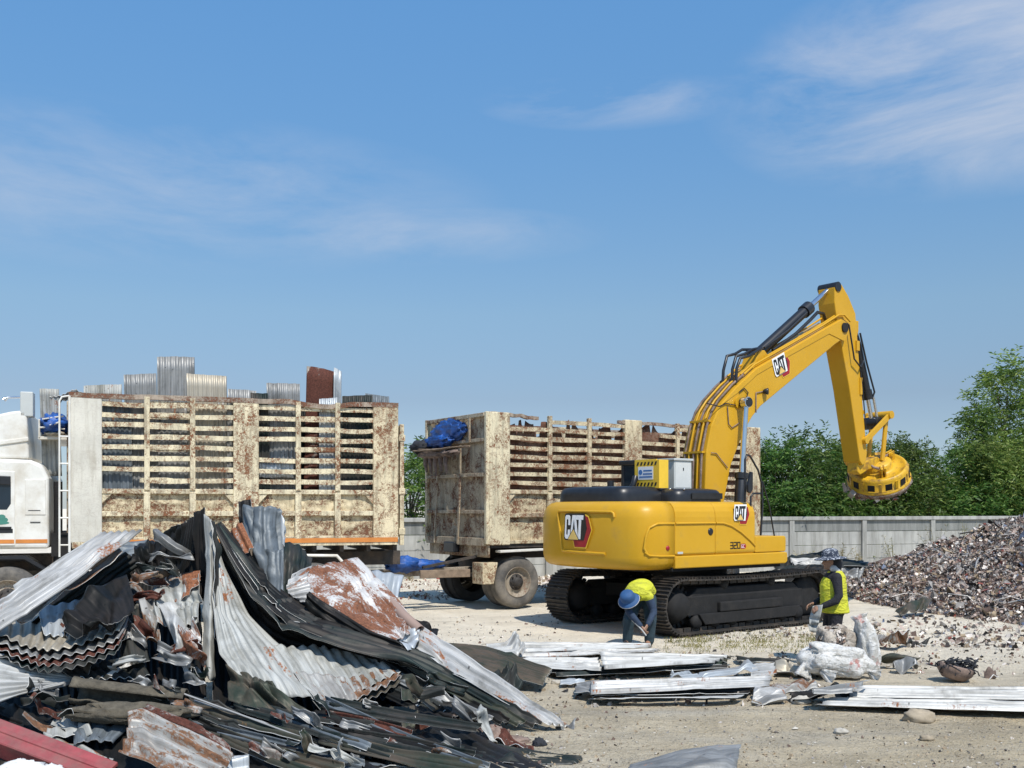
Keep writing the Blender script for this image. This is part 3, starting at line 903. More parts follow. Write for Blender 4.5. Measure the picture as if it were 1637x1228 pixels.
# roof fairing, curved upward to the back
fp = [(cx0 + .32, 2.88), (cx0 + .36, 3.70)]
for i in range(9):
    t = i / 8; fp.append((cx0 + .44 + 1.3 * t, 3.70 - .10 * t - .66 * t * t))
fp.append((cx1 - .2, 2.88))
MB().prism(fp, lambda p: (p[0], -1.05, p[1]), lambda p: (p[0], 1.05, p[1])).build('roof_fairing', MT['cab_white'], truck, bevel=.07, seg=3)
MB().prism([(cx0 + .33, 3.18), (cx0 + .33, 3.25), (cx0 + 1.5, 3.05), (cx0 + 1.5, 2.98)], lambda p: (p[0], 1.045, p[1]), lambda p: (p[0], 1.075, p[1])).build('fairing_crease', MT['cab_white'], truck, bevel=.012)
# tall marker plate and horn behind the fairing
xm = tx(43, 1.0)
MB().box((xm - .1, .75, 3.6), (xm + .1, 1.05, 4.02)).build('air_intake', MT['cabinet_grey'], truck, bevel=.015)
MB().tube([(xm + .1, .95, 3.93), (xm + .3, .95, 3.92), (xm + .36, .95, 3.88)], [.02, .02, .045], 8).build('horn', MT['chrome'], truck)
# dark exhaust and tank between cab and box
MB().tube([(cx0 - .12, .95, 1.1), (cx0 - .12, .95, 2.5)], .07, 12).box((cx0 - .3, -1.0, 1.22), (cx0 - .02, 1.05, 1.62)).build('air_tank', MT['steel_black'], truck)
# mudguard and steps
MB().tube([(xw - .68, 1.0, .62), (xw - .55, 1.0, 1.0), (xw - .25, 1.0, 1.18), (xw + .25, 1.0, 1.18), (xw + .6, 1.0, .95)], .03, 8).prism([(xw - .72, .6), (xw - .6, 1.02), (xw - .28, 1.24), (xw + .28, 1.24), (xw + .66, 1.0), (xw + .6, .98), (xw + .26, 1.19), (xw - .26, 1.19), (xw - .55, 1.0), (xw - .67, .6)], lambda p: (p[0], .75, p[1]), lambda p: (p[0], 1.17, p[1])).build('mudguard', MT['plastic_black'], truck)
# ladder at the box front
xl0, xl1 = tx(95, 1.27), tx(111, 1.27)
mb = MB()
mb.tube([(xl1 + .0, 1.26, 1.3), (xl1 + .0, 1.26, 3.95)], .022, 8)
mb.tube([(xl0, 1.26, 1.22), (xl0, 1.26, 3.86), (xl0 - .04, 1.26, 3.93), (xl1, 1.26, 3.95)], .017, 8)
for z in (1.42, 1.88, 2.34, 2.80, 3.26): mb.tube([(xl0, 1.26, z), (xl1, 1.26, z)], .014, 8)
mb.tube([(xl0, 1.26, 3.50), (xl0 + .25, 1.1, 3.42), (xl0 + .32, 1.0, 3.42)], .015, 8)
mb.build('ladder', MT['cab_white'], truck)
# shelf with tarp ahead of the box
MB().box((XL + .05, -1.1, 3.22), (XL + .5, 1.05, 3.27)).tube([(XL + .48, 1.05, 3.25), (XL + .48, 1.05, 3.55), (XL + .1, 1.05, 3.62)], .018, 6).tube([(XL + .48, 1.05, 3.42), (XL + .08, 1.05, 3.40)], .015, 6).build('front_rack', MT['cab_white'], truck)
t = MB().blob((XL + .27, .72, 3.47), (.23, .42, .20), .35, 3.5, 30, 20, seed=3).build('folded_tarp', MT['tarp_blue']); t.parent = None
t.matrix_world = Matrix.Translation((TF.o[0], TF.o[1], 0)) @ Matrix.Rotation(ang, 4, 'Z')
tag(t, 'crumpled blue tarp on the rack between the truck cab and its box', 'tarp')
t = MB().blob((XL + .24, .78, 3.31), (.2, .34, .055), .4, 4, 24, 12, seed=8).build('folded_cloth', MT['galv_cream']); t.matrix_world = Matrix.Translation((TF.o[0], TF.o[1], 0)) @ Matrix.Rotation(ang, 4, 'Z')
tag(t, 'pale folded cloth under the blue tarp on the truck front rack', 'cloth')
# ------------------------------------------------------------------ trailer
A_ = Vector((-.445, 20.5, 0)); sdv = Vector((.839, .545, 0)); LT = 7.6; WT = 2.6
Bc = A_ + sdv * LT + Vector((-.545, .839, 0)) * (WT / 2)
an2 = math.atan2(-.545, -.839)
RF = Frame(Bc.x, Bc.y, an2)
trailer = thing('cargo_trailer', 'empty rusty cream slatted drawbar trailer parked behind the excavator', 'trailer', Bc, an2)
def rx(px, y=WT / 2): return RF.x_at(px, y)
pillars = [(rx(783), rx(816), MT['cream']), (rx(1027), rx(1000), MT['cream_heavy']), (rx(1216), rx(1188), MT['cream_heavy'])]
pillars = [(min(a, b), max(a, b), mt) for a, b, mt in pillars]
XF = pillars[0][1]; XR = pillars[2][0]
posts = [rx(p) for p in (880, 943, 1084, 1140)]
Z0, Z1 = 1.32, 3.98
mts = dict(slat=MT['cream_heavy'], rail=MT['cream_heavy'], panel=MT['cream_panel'])
fe = sorted(pillars)
skip = {(1, 7, 0, pillars[1][1] if False else fe[0][1]), (1, 7, 1, fe[1][1]), (1, 7, 2, fe[1][1]), (1, 6, 1, fe[0][1]), (-1, 7, 1, fe[1][1]), (-1, 5, 2, fe[1][1]), (-1, 7, 0, fe[0][1])}
slat_box(trailer, RF, XF, WT, Z0, Z1, pillars, posts, 2.42, 1.9, mts, rr, skip)
y1 = WT / 2
def toprail(xa, xb, y, z, drop=0.0):
    n = 14; pts = [(xa + (xb - xa) * i / n, y, z + .02 * mnoise.noise(Vector((i * .6, xa, y))) - drop * (i / n) ** 2) for i in range(n + 1)]
    mb = MB()
    for a, b in zip(pts[:-1], pts[1:]): mb.bar(a, b, .07, .07)
    mb.build('top_rail', MT['rail_rust'], trailer)
toprail(XF, rx(862), y1 - .05, Z1 - .03, .06)
toprail(rx(990), rx(1120), y1 - .05, Z1 - .06, .02)
toprail(rx(1150), XR, y1 - .05, Z1 - .06)
toprail(XR, XF, -y1 + .05, Z1 - .04)
for side in (1, -1):
    for pa, pb in zip(fe[:-1], fe[1:]):
        nx = 60; xa, xb = pa[1] - .02, pb[0] + .02
        zt = [3.80 + .22 * mnoise.noise(Vector((i * .16, side * 7, pa[1]))) - (.30 if mnoise.noise(Vector((i * .3, side * 3, pa[1] + 9))) > .22 else 0) for i in range(nx + 1)]
        P = [[(xa + (xb - xa) * i / nx, side * (y1 - .12 + .012 * mnoise.noise(Vector((i * .3, j * .3, 4)))), 2.36 + (zt[i] - 2.36) * j / 16) for i in range(nx + 1)] for j in range(17)]
        MB().grid(P).build('side_lining', MT['lining'], trailer, solid=.006)
# front wall: boards, rails and bent straps
nx, nz = 34, 40
fwz0 = 1.05
P = [[(XF - .035 + .035 * mnoise.noise(Vector((i * .23, j * .16, 5))) + .012 * math.sin(i * 1.9), -y1 + .05 + (WT - .1) * i / nx, fwz0 + (Z1 - .02 - fwz0) * j / nz) for i in range(nx + 1)] for j in range(nz + 1)]
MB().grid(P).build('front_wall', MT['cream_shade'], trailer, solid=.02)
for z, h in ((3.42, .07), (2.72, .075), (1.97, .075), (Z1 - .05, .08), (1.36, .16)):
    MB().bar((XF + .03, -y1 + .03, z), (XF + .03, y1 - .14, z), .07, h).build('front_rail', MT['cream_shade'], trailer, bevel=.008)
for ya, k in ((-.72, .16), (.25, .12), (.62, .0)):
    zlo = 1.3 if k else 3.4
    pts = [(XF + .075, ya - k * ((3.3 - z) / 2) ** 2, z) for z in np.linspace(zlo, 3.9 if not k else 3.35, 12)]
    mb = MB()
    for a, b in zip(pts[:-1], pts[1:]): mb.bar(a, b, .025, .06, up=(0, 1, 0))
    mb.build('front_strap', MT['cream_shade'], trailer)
for y in (-y1 + .03, y1 - .06): MB().box((XF - .02, y - .04, 1.32), (XF + .07, y + .04, Z1)).build('front_corner_post', MT['cream'], trailer, bevel=.01)
mb = MB().box((XR - .05, -y1 + .1, Z0), (XR, y1 - .1, 3.6))
mb.build('tailgate', MT['cream_heavy'], trailer)
MB().box((XR, -y1 + .05, Z0 - .08), (XF - .06, y1 - .05, Z0 - .01)).build('box_floor', MT['chassis'], trailer)
mb = MB()
for y in (-.45, .45): mb.box((XR, y - .06, .98), (XF - .1, y + .06, 1.22))
for x in np.arange(XR + .2, XF - .3, .6): mb.box((x, -1.15, 1.12), (x + .08, 1.15, 1.225))
xw = rx(826, 1.15)
mb.lathe([(.62, .78), (.62, .96)], Matrix.Translation((xw, 0, 0)), 28)
mb.box((xw - .6, -.5, .62), (xw + .6, .5, .8)); mb.tube([(xw, -1.1, .52), (xw, 1.1, .52)], .08, 10)
mb.box((xw - .8, .45, .72), (xw + .8, .58, .84)); mb.box((xw - .8, -.58, .72), (xw + .8, -.45, .84))
mb.build('chassis', MT['chassis'], trailer, bevel=.01)
# drawbar
mb = MB()
for s_ in (-1, 1): mb.bar((xw + .5, s_ * .55, .78), (xw + 2.7, s_ * .12, .72), .12, .14)
mb.bar((xw + 1.3, -.4, .76), (xw + 1.3, .4, .76), .1, .12)
mb.tube([(xw + 2.65, 0, .72), (xw + 2.95, 0, .72)], .06, 10)
mb.build('drawbar', MT['rim'], trailer, bevel=.01)
MB().bar((xw + 1.0, .95, .74), (xw + 2.05, .80, .74), .06, .16).build('side_board', MT['wood'], trailer, bevel=.01)
# mudguards
MB().prism([(xw + .52, .95), (xw + .88, .95), (xw + .88, .52), (xw + .62, .52)], lambda p: (p[0], .85, p[1]), lambda p: (p[0], 1.26, p[1])).build('mudflap', MT['cream_heavy'], trailer, bevel=.01)
MB().bar((xw + .5, 1.22, 1.17), (xw - .55, 1.22, 1.19), .2, .05).build('mudguard', MT['cab_white'], trailer, bevel=.01)
MB().bar((xw + 1.9, .62, .86), (xw + .75, .78, 1.06), .08, .05).build('stay', MT['chassis'], trailer)
MB().box((XF + .0, -.35, 1.12), (XF + .14, .1, 1.34)).build('control_box', MT['plastic_black'], trailer, bevel=.02)
for x in (xw, XR + 1.1, XR + 2.35):
    wheel(trailer, x, 1.2, .53, 1, dual=True, tyre='rubber'); wheel(trailer, x, -1.2, .53, -1, dual=True, tyre='rubber_shaded')
# brown cloth bundle, platform poles and tarps: things on the trailer
TM = Matrix.Translation(Bc) @ Matrix.Rotation(an2, 4, 'Z')
mb = MB()
for k in range(7): mb.tube([(XF + .16 + .05 * k, -y1 + .0 + .03 * k, 3.30 + .03 * math.sin(k * 2)), (XF + .2 + .03 * k, -.2, 3.28 + .02 * math.sin(k)), (XF + .14 + .02 * k, .75 - .1 * k, 3.31)], .016, 6)
o = mb.build('pole_bundle', MT['wood']); o.matrix_world = TM; tag(o, 'bundle of thin weathered poles slung across the trailer front wall', 'poles')
MB_ = MB().blob((XF + .22, -.45, 3.20), (.12, .75, .09), .5, 4, 36, 14, seed=1)
for k in range(5):
    y = -.95 + k * .22; MB_.tube([(XF + .22, y, 3.22), (XF + .26, y + .02, 3.0), (XF + .24, y + .05, 2.82 - .05 * (k % 3))], [.06, .05, .02], 7)
o = MB_.build('cloth_bundle', MT['cloth_brown']); o.matrix_world = TM; tag(o, 'ragged brown cloth hanging from the trailer front wall under the blue tarp', 'cloth')
o = MB().blob((XF + .2, -1.22, 3.38), (.22, .25, .14), .4, 4, 24, 14, seed=5).build('net_bundle', MT['net_dark']); o.matrix_world = TM; tag(o, 'dark rolled net at the far front corner of the trailer', 'net')
o = MB().blob((XF + .05, -.28, 3.66), (.075, .66, .24), .35, 4.5, 56, 34, seed=11).blob((XF + .12, -.62, 3.47), (.10, .55, .12), .5, 5, 40, 22, seed=2).build('blue_tarp', MT['tarp_blue']); o.matrix_world = TM; tag(o, 'blue tarp bunched against the top of the trailer front wall', 'tarp')
o = MB().blob((xw + 2.2, .36, .92), (.36, .2, .15), .35, 3.5, 32, 18, seed=4).blob((xw + 1.75, .40, .90), (.42, .14, .10), .4, 4, 32, 14, seed=9).build('rolled_tarp', MT['tarp_blue']); o.matrix_world = TM; tag(o, 'bright blue rolled tarp lying on the trailer drawbar', 'tarp')
# ------------------------------------------------------------------ bent roofing sheets
def crspline(P, t):
    """Catmull-Rom through array P (n,...) at t in 0..1 (array)"""
    n = len(P)
    if n == 1: return np.repeat(P, len(t), 0)
    Q = np.concatenate([[2 * P[0] - P[1]], P, [2 * P[-1] - P[-2]]])
    s = np.clip(t * (n - 1), 0, n - 1 - 1e-9); i = s.astype(int); f = (s - i).reshape((-1,) + (1,) * (P.ndim - 1))
    a, b, c, d = Q[i], Q[i + 1], Q[i + 2], Q[i + 3]
    return .5 * (2 * b + (c - a) * f + (2 * a - 5 * b + 4 * c - d) * f * f + (3 * b - a - 3 * c + d) * f ** 3)


SEED = [0]
def linspl(P, t):
    n = len(P); s = np.clip(t * (n - 1), 0, n - 1 - 1e-9); i = s.astype(int); f = (s - i).reshape((-1,) + (1,) * (P.ndim - 1))
    L_ = P[i] * (1 - f) + P[i + 1] * f if n > 1 else np.repeat(P, len(t), 0)
    return .65 * L_ + .35 * crspline(P, t) if n > 1 else L_


def sheet(label, rows, mat, prof='sine', pitch=.076, amp=.010, along='v', crumple=.012, jag=.02, cat='roofing sheet', group='scrap roofing sheets in the front heap', name='roofing_sheet', nu=None, nv=22, thick=.005, dents=0.0, kink=None, stiff=None):
    SEED[0] += 1
    rng = np.random.default_rng(SEED[0])
    Rw = np.array([[tuple(p) for p in r] for r in rows], float)     # (rows, pts, 3)
    if along == 'u': Rw = Rw.transpose(1, 0, 2)                      # ridges always run along axis 0
    W_ = np.mean([np.linalg.norm(np.diff(r, axis=0), axis=1).sum() for r in Rw])
    L_ = np.mean([np.linalg.norm(np.diff(Rw[:, j], axis=0), axis=1).sum() for j in range(Rw.shape[1])])
    nr = max(2, W_ / pitch)
    if prof == 'lap': nu = int(max(40, nr * 30))
    nu = nu or int(min(170, max(24, nr * 8)))
    u = np.linspace(0, 1, nu); v = np.linspace(0, 1, nv)
    sp_f = crspline if stiff is False else linspl
    G = sp_f(Rw, v)                       # (nv, pts, 3)
    # arc-length resample across so ridges are even
    G = sp_f(G.transpose(1, 0, 2), u).transpose(1, 0, 2)          # (nv, nu, 3)
    if jag:
        off0 = np.array([mnoise.noise(Vector((k * W_ * 3, SEED[0] * 3.1, 0))) + .5 * mnoise.noise(Vector((k * W_ * 11, SEED[0] * 3.1, 4))) for k in u]) * jag / max(L_, .1)
        off1 = np.array([mnoise.noise(Vector((k * W_ * 3, SEED[0] * 3.1, 9))) + .5 * mnoise.noise(Vector((k * W_ * 11, SEED[0] * 3.1, 14))) for k in u]) * jag / max(L_, .1)
        d0 = (G[1] - G[0]) / (v[1] - v[0]); d1 = (G[-1] - G[-2]) / (v[1] - v[0])
        fall0 = np.clip(1 - v / .25, 0, 1)[:, None, None]; fall1 = np.clip((v - .75) / .25, 0, 1)[:, None, None]
        G = G + fall0 * (d0 * off0[:, None])[None] + fall1 * (d1 * off1[:, None])[None]
    du = np.gradient(G, axis=1); dv = np.gradient(G, axis=0)
    N_ = np.cross(du, dv); N_ /= np.linalg.norm(N_, axis=2, keepdims=True) + 1e-12
    s = u * W_
    ph = s / pitch
    if prof == 'sine': p = np.sin(2 * math.pi * ph) * amp
    elif prof == 'rib':
        f = np.abs((ph % 1) - .5) * 2
        p = np.clip((f - .62) / .16, 0, 1) * amp * 2
        f2 = np.abs(((ph * 3) % 1) - .5) * 2
        p = p + np.clip((f2 - .8) / .1, 0, 1) * amp * .25
    elif prof == 'lap':
        f = ph % 1
        p = amp * 2 * np.clip(f / .93, 0, 1) * np.clip((1 - f) / .05, 0, 1)
    else: p = np.zeros(nu)
    H = np.repeat(p[None], nv, 0)
    if kink is None: kink = 1.5 * crumple
    crumple = crumple * .42; dents = dents * .6
    if kink:
        UU_, VV_ = np.meshgrid(u * W_, v * L_)
        for _ in range(7):
            a_ = rng.uniform(0, math.pi); x_, y_ = rng.uniform(0, W_), rng.uniform(0, L_)
            dd_ = np.abs((UU_ - x_) * math.cos(a_) + (VV_ - y_) * math.sin(a_))
            al_ = np.abs(-(UU_ - x_) * math.sin(a_) + (VV_ - y_) * math.cos(a_))
            H = H + rng.choice((-1, 1)) * kink * rng.uniform(.5, 1.4) * np.clip(1 - dd_ / rng.uniform(.03, .12), 0, 1) * np.clip(1.5 - al_ / rng.uniform(.2, .6), 0, 1)
    if crumple or dents:
        for j in range(nv):
            for i in range(nu):
                a = u[i] * W_; b = v[j] * L_
                n = mnoise.noise(Vector((a * 2.2, b * 2.2, SEED[0] * 5.3))) + .5 * (abs(mnoise.noise(Vector((a * 5, b * 5, SEED[0] * 2.3)))) - .3)
                H[j, i] += crumple * n
                if dents:
                    k = abs(mnoise.noise(Vector((a * 1.6, b * 1.6, SEED[0] * 7.7))))
                    H[j, i] += dents * (k - .25)
    P = G + N_ * H[:, :, None]
    c = P.reshape(-1, 3).mean(0)
    V = (P - c).reshape(-1, 3)
    idx = np.arange(nu * nv).reshape(nv, nu)
    Fc = np.stack([idx[:-1, :-1], idx[:-1, 1:], idx[1:, 1:], idx[1:, :-1]], -1).reshape(-1, 4)
    me = np_mesh(name, V, Fc, MT[mat] if isinstance(mat, str) else mat)
    uvl = me.uv_layers.new(name='UVMap')
    UU, VV = np.meshgrid(u * W_, v * L_)
    uv = np.stack([UU.ravel(), VV.ravel()], 1)[Fc.ravel()]
    uvl.data.foreach_set('uv', uv.astype('f4').ravel())
    me.polygons.foreach_set('use_smooth', [True] * len(me.polygons))
    o = bpy.data.objects.new(name, me); COL.objects.link(o); o.location = tuple(c)
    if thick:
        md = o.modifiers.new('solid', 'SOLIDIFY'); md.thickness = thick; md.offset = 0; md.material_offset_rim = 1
        me.materials.append(MT['lit_edge_dull' if SEED[0] % 3 == 0 else 'lit_edge'])  # rim coloured pale so edges look caught by the sun
    return tag(o, label, cat, group)


# ------------------------------------------------------------------ load of the truck: standing sheets
LG = 'roofing sheets standing in the truck box'
def load(px0, px1, top0, top1, mat, label, y=1.10, lean=0.0, zb=1.55, prof='sine', tilt=0.0, **kw):
    tilt = tilt or .07 * math.sin(px0 * 1.7); lean = lean or .06 * math.sin(px0 * .9)
    top1 = top1 + 4 * math.sin(px0 * 2.3)
    x0, x1 = TF.x_at(px0, y), TF.x_at(px1, y)
    z0_, z1_ = TF.z_at(x0, y, top0), TF.z_at(x1, y, top1)
    r = [[TF.w(x0 + tilt, y - lean, z0_), TF.w((x0 + x1) / 2 + tilt, y - lean + .02, (z0_ + z1_) / 2), TF.w(x1 + tilt, y - lean, z1_)],
         [TF.w(x0, y, zb), TF.w((x0 + x1) / 2, y, zb), TF.w(x1, y, zb)]]
    return sheet(label, r, mat, prof, group=LG, crumple=.01, nv=14, jag=.015, **kw)
load(164, 214, 640, 644, 'galv_blue', 'grey sheet standing level with the rail behind the first slats after the white panel', 1.09)
load(133, 194, 617, 618, 'galv_green', 'low grey green sheet edge just above the clean white front panel', .92)
load(68, 99, 622, 626, 'galv_green', 'short grey sheet above the ladder at the front of the load', .72, zb=2.6)
load(204, 256, 598, 601, 'galv_grey', 'grey sheet rising a little above the rail, just left of the tallest grey one', 1.06)
load(253, 313, 569, 573, 'galv_grey', 'tallest bluish grey sheet rising above the truck load', 1.0, pitch=.09)
load(303, 367, 597, 604, 'galv_cream', 'beige sheet with a dark sloping top edge, right of the tallest grey one', 1.03, tilt=.05)
load(362, 407, 622, 626, 'galv_grey', 'low grey sheet just above the rail over the middle pillar', 1.05)
load(404, 434, 628, 632, 'galv_dark', 'dark ragged sheet edge just right of the middle pillar', 1.06, jag_=None) if False else load(404, 434, 628, 632, 'galv_dark', 'dark ragged sheet edge just right of the middle pillar', 1.06)
load(429, 482, 612, 613, 'galv_grey', 'grey square topped sheet left of the red brown one', 1.02)
load(484, 535, 584, 590, 'rust_brown', 'tallest red brown rusty sheet leaning above the truck load', .98, tilt=-.08, prof='rib', pitch=.5)
load(529, 541, 588, 598, 'galv_blue_light', 'narrow pale strip standing against the red brown sheet', .95, tilt=-.05)
load(510, 539, 638, 639, 'galv_blue_light', 'narrow pale lilac sheet seen through the slats below the red brown one', 1.12)
load(543, 592, 634, 636, 'galv_dark', 'dark sheet level with the rail right of the red brown one', 1.06)
load(588, 626, 628, 630, 'galv_blue', 'dark blue grey sheet end above the rusty rear pillar', 1.03)
load(210, 300, 645, 645, 'galv_blue', 'blue grey sheet seen only through the slats left of the third post', .96)
load(300, 375, 645, 645, 'galv_grey', 'grey sheet seen only through the slats beside the middle pillar', .97)
load(414, 478, 650, 650, 'galv_grey', 'grey sheet seen only through the slats right of the middle pillar', .96)
load(475, 540, 655, 655, 'galv_black_shade', 'black sheet seen only through the slats under the red brown one', .9)
load(538, 600, 650, 650, 'galv_grey', 'grey sheet seen only through the slats beside the rusty rear pillar', .96)
x0, x1 = TF.x_at(415, 1.15), TF.x_at(470, 1.15)
sheet('short pale blue sheet wedged behind the slats right of the middle pillar', [[TF.w(x0, 1.14, 2.86), TF.w(x1, 1.14, 2.86)], [TF.w(x0, 1.14, 2.6), TF.w(x1, 1.14, 2.6)]], 'galv_blue_light', group=LG, nv=6)
sheet('crumpled grey sheet lying on top of the load near the red brown one', [[TF.w(TF.x_at(552, .9), .9, 3.98), TF.w(TF.x_at(615, .9), .9, 4.02)], [TF.w(TF.x_at(552, .3), .3, 4.02), TF.w(TF.x_at(612, .3), .3, 4.06)], [TF.w(TF.x_at(552, -.6), -.6, 3.98), TF.w(TF.x_at(610, -.6), -.6, 4.0)]], 'galv_bright', group=LG, crumple=.05)
sheet('flat grey sheet lying over the front end of the truck load', [[TF.w(XL - .4 if False else TF.x_at(150, .8), .8, 3.95), TF.w(TF.x_at(75, .8), .8, 3.93)], [TF.w(TF.x_at(150, 0), 0, 4.02), TF.w(TF.x_at(72, 0), 0, 3.97)]], 'galv_grey', group=LG, crumple=.04)

# ------------------------------------------------------------------ the big heap of roofing sheets
# underlying layers, the heap's deep shadow put in as black colour
sheet('wide black crumpled sheet forming the shaded back of the heap on its left side', [[q(-60, 985, 11.2), q(60, 945, 11.5), q(150, 915, 11.6), q(225, 880, 11.4), q(300, 830, 10.9)], [q(-60, 1060, 10.3), q(80, 1045, 10.5), q(170, 1025, 10.7), q(240, 1000, 10.8), q(320, 960, 10.8)], [q(-60, 1180, 9), q(100, 1170, 9.1), q(180, 1165, 9.2), q(250, 1150, 9.3), q(330, 1120, 9.5)]], 'galv_black_shade', crumple=.07, jag=.1, nv=60, dents=.25)
sheet('wide black crumpled sheet forming the shaded back of the heap on its right side', [[q(325, 860, 11.1), q(400, 900, 11.3), q(470, 920, 11.5), q(560, 965, 11.5), q(650, 1015, 11.3)], [q(340, 980, 10.7), q(450, 1045, 10.7), q(560, 1075, 10.8), q(650, 1085, 10.8), q(730, 1095, 10.6)], [q(340, 1130, 9.4), q(480, 1160, 9.5), q(600, 1165, 9.6), q(700, 1155, 9.75), q(800, 1140, 10.05)]], 'galv_black_shade', crumple=.07, jag=.1, nv=60, dents=.2)
sheet('broad black crumpled sheet at the foot of the heap along the bottom of the picture', [[q(-60, 1120, 9.3), q(150, 1130, 9.3), q(350, 1130, 9.3), q(520, 1140, 9.4), q(690, 1135, 9.8)], [q(-60, 1190, 8.5), q(150, 1195, 8.5), q(350, 1195, 8.5), q(520, 1190, 8.7), q(760, 1175, 9.1)], [q(-60, 1275, 7.7), q(150, 1265, 7.8), q(400, 1255, 7.85), q(600, 1245, 8.0), q(880, 1225, 8.12)]], 'galv_black_shade', crumple=.07, jag=.1, nv=70, dents=.2)
# left: long bright diagonals
sheet('long bright silver ribbed sheet slanting up across the left side of the heap', [[q(-40, 985, 9.2), q(60, 920, 9.9), q(165, 852, 10.7)], [q(-40, 1035, 9.0), q(105, 940, 9.7), q(228, 848, 10.5)]], 'galv_bright', 'sine', .078, .018, along='u', nv=30, crumple=.012)
sheet('narrow bright silver strip bent along the upper edge of the left slanting sheet', [[q(22, 938, 9.75), q(95, 893, 10.2), q(160, 853, 10.75)], [q(28, 950, 9.65), q(100, 906, 10.1), q(172, 858, 10.6)]], 'galv_white', 'flat', along='u', crumple=.02)
sheet('second narrow silver strip slanting below the bright ribbed sheet on the left', [[q(25, 990, 9.5), q(110, 935, 9.9), q(192, 880, 10.4)], [q(32, 1000, 9.4), q(118, 943, 9.8), q(197, 886, 10.3)]], 'rust_mixed', 'flat', along='u', crumple=.02)
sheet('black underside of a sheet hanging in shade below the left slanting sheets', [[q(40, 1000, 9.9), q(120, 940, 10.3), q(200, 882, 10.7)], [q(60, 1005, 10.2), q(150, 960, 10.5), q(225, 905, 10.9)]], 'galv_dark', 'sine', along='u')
# wavy trough of nested sheets
for k, (dy, dd, mt, lab) in enumerate([(0, 0, 'galv_cream', 'uppermost of the nested pale curved sheets with wavy ends at the left edge'), (13, -.06, 'galv_grey', 'second of the nested curved sheets with wavy ends at the left edge'), (24, -.12, 'rust_brown', 'third, rusty, of the nested curved sheets with wavy ends at the left edge'), (34, -.18, 'galv_dark', 'lowest, dark, of the nested curved sheets with wavy ends at the left edge')]):
    sheet(lab, [[q(-20, 972 + dy, 10.1 + dd), q(40, 982 + dy, 10.25 + dd), q(95, 972 + dy, 10.3 + dd), q(150, 952 + dy, 10.3 + dd), q(205, 935 + dy, 10.3 + dd)],
                [q(-20, 990 + dy, 9.6 + dd), q(40, 1008 + dy, 9.65 + dd), q(95, 1012 + dy, 9.7 + dd), q(150, 1000 + dy, 9.75 + dd), q(205, 978 + dy, 9.8 + dd)],
                [q(-20, 1003 + dy, 9.25 + dd), q(35, 1030 + dy, 9.25 + dd), q(80, 1040 + dy, 9.3 + dd), q(140, 1027 + dy, 9.35 + dd), q(190, 1008 + dy, 9.4 + dd)]], mt, 'sine', .10, .016, nv=20, crumple=.012, stiff=False)
sheet('bluish corrugated sheet half in shade above the nested wavy ends at the left', [[q(60, 972, 10.0), q(130, 958, 10.2), q(200, 942, 10.4)], [q(70, 1012, 9.5), q(110, 1018, 9.6), q(150, 985, 9.9)]], 'galv_blue_light', 'sine', .11, .013)
sheet('bright white corrugated sheet pointing right at the left edge of the picture', [[q(-60, 1042, 8.95), q(10, 1046, 9.2), q(60, 1068, 9.3), (q(128, 1083, 9.45))], [q(-60, 1078, 8.75), q(-5, 1080, 8.9), q(50, 1085, 9.1), q(118, 1090, 9.35)], [q(-60, 1140, 8.5), q(-20, 1130, 8.6), q(30, 1112, 8.9), q(100, 1096, 9.2)]], 'galv_white', 'sine', .062, .016, along='u', nv=30, nu=130, crumple=.006)
sheet('black sheet added as shadow over the right end of the nested wavy sheets', [[q(98, 1018, 9.5), q(135, 972, 9.85), q(205, 925, 10.25)], [q(125, 1022, 9.3), q(160, 985, 9.55), q(212, 950, 9.9)], [q(150, 1012, 9.25), q(185, 1000, 9.35), q(216, 985, 9.6)]], 'galv_black_shade', 'flat', crumple=.05, dents=.08, jag=.08)  # added black sheet stands in for the shadow above the trough
# the peak
sheet('tall sheet coloured black for shade, leaning as the left face of the peak', [[q(326, 812, 10.35), q(300, 832, 10.8), q(262, 868, 11.3)], [q(328, 880, 10.35), q(285, 915, 10.8), q(225, 935, 11.4)], [q(330, 960, 10.3), q(270, 975, 10.7), q(200, 968, 11.2)]], 'galv_black_shade', 'sine', .1, .012, crumple=.03, dents=.1, nv=30)  # shade of the left face is put into the black colour
sheet('crumpled sheet coloured black for shade, draped behind the peak on its left', [[q(215, 875, 11.5), q(250, 862, 11.6), q(290, 850, 11.5)], [q(215, 905, 11.2), q(250, 900, 11.2), q(290, 900, 11.2)], [q(210, 950, 10.9), q(245, 950, 10.9), q(290, 950, 10.9)]], 'galv_black_shade', 'sine', .09, .012, crumple=.08, dents=.25, nv=34, jag=.1)  # black colour carries the painted shade further left
sheet('small grey corrugated sheet lying behind the crumpled black one left of the peak', [[q(178, 865, 11.9), q(236, 862, 12)], [q(185, 910, 11.4), q(232, 908, 11.5)]], 'galv_blue', 'sine', .11, .014, along='u')
sheet('narrow pale upright fold running down from the tip of the peak', [[q(326, 822, 10.2), q(333, 826, 10.15), q(338, 832, 10.1)], [q(327, 900, 10.05), q(336, 905, 9.95), q(341, 905, 10.0)], [q(326, 990, 9.85), q(336, 1000, 9.75), q(343, 1000, 9.85)], [q(327, 1075, 9.6), q(335, 1085, 9.5), q(341, 1085, 9.6)]], 'galv_green', 'flat', crumple=.012, nv=40, jag=.05)
sheet('second upright dark fold beside the pale one under the peak', [[q(336, 832, 10.0), q(343, 838, 10.1)], [q(341, 920, 9.9), q(349, 930, 10.0)], [q(343, 1020, 9.7), q(351, 1030, 9.75)]], 'galv_dark', 'flat', crumple=.012, nv=40)
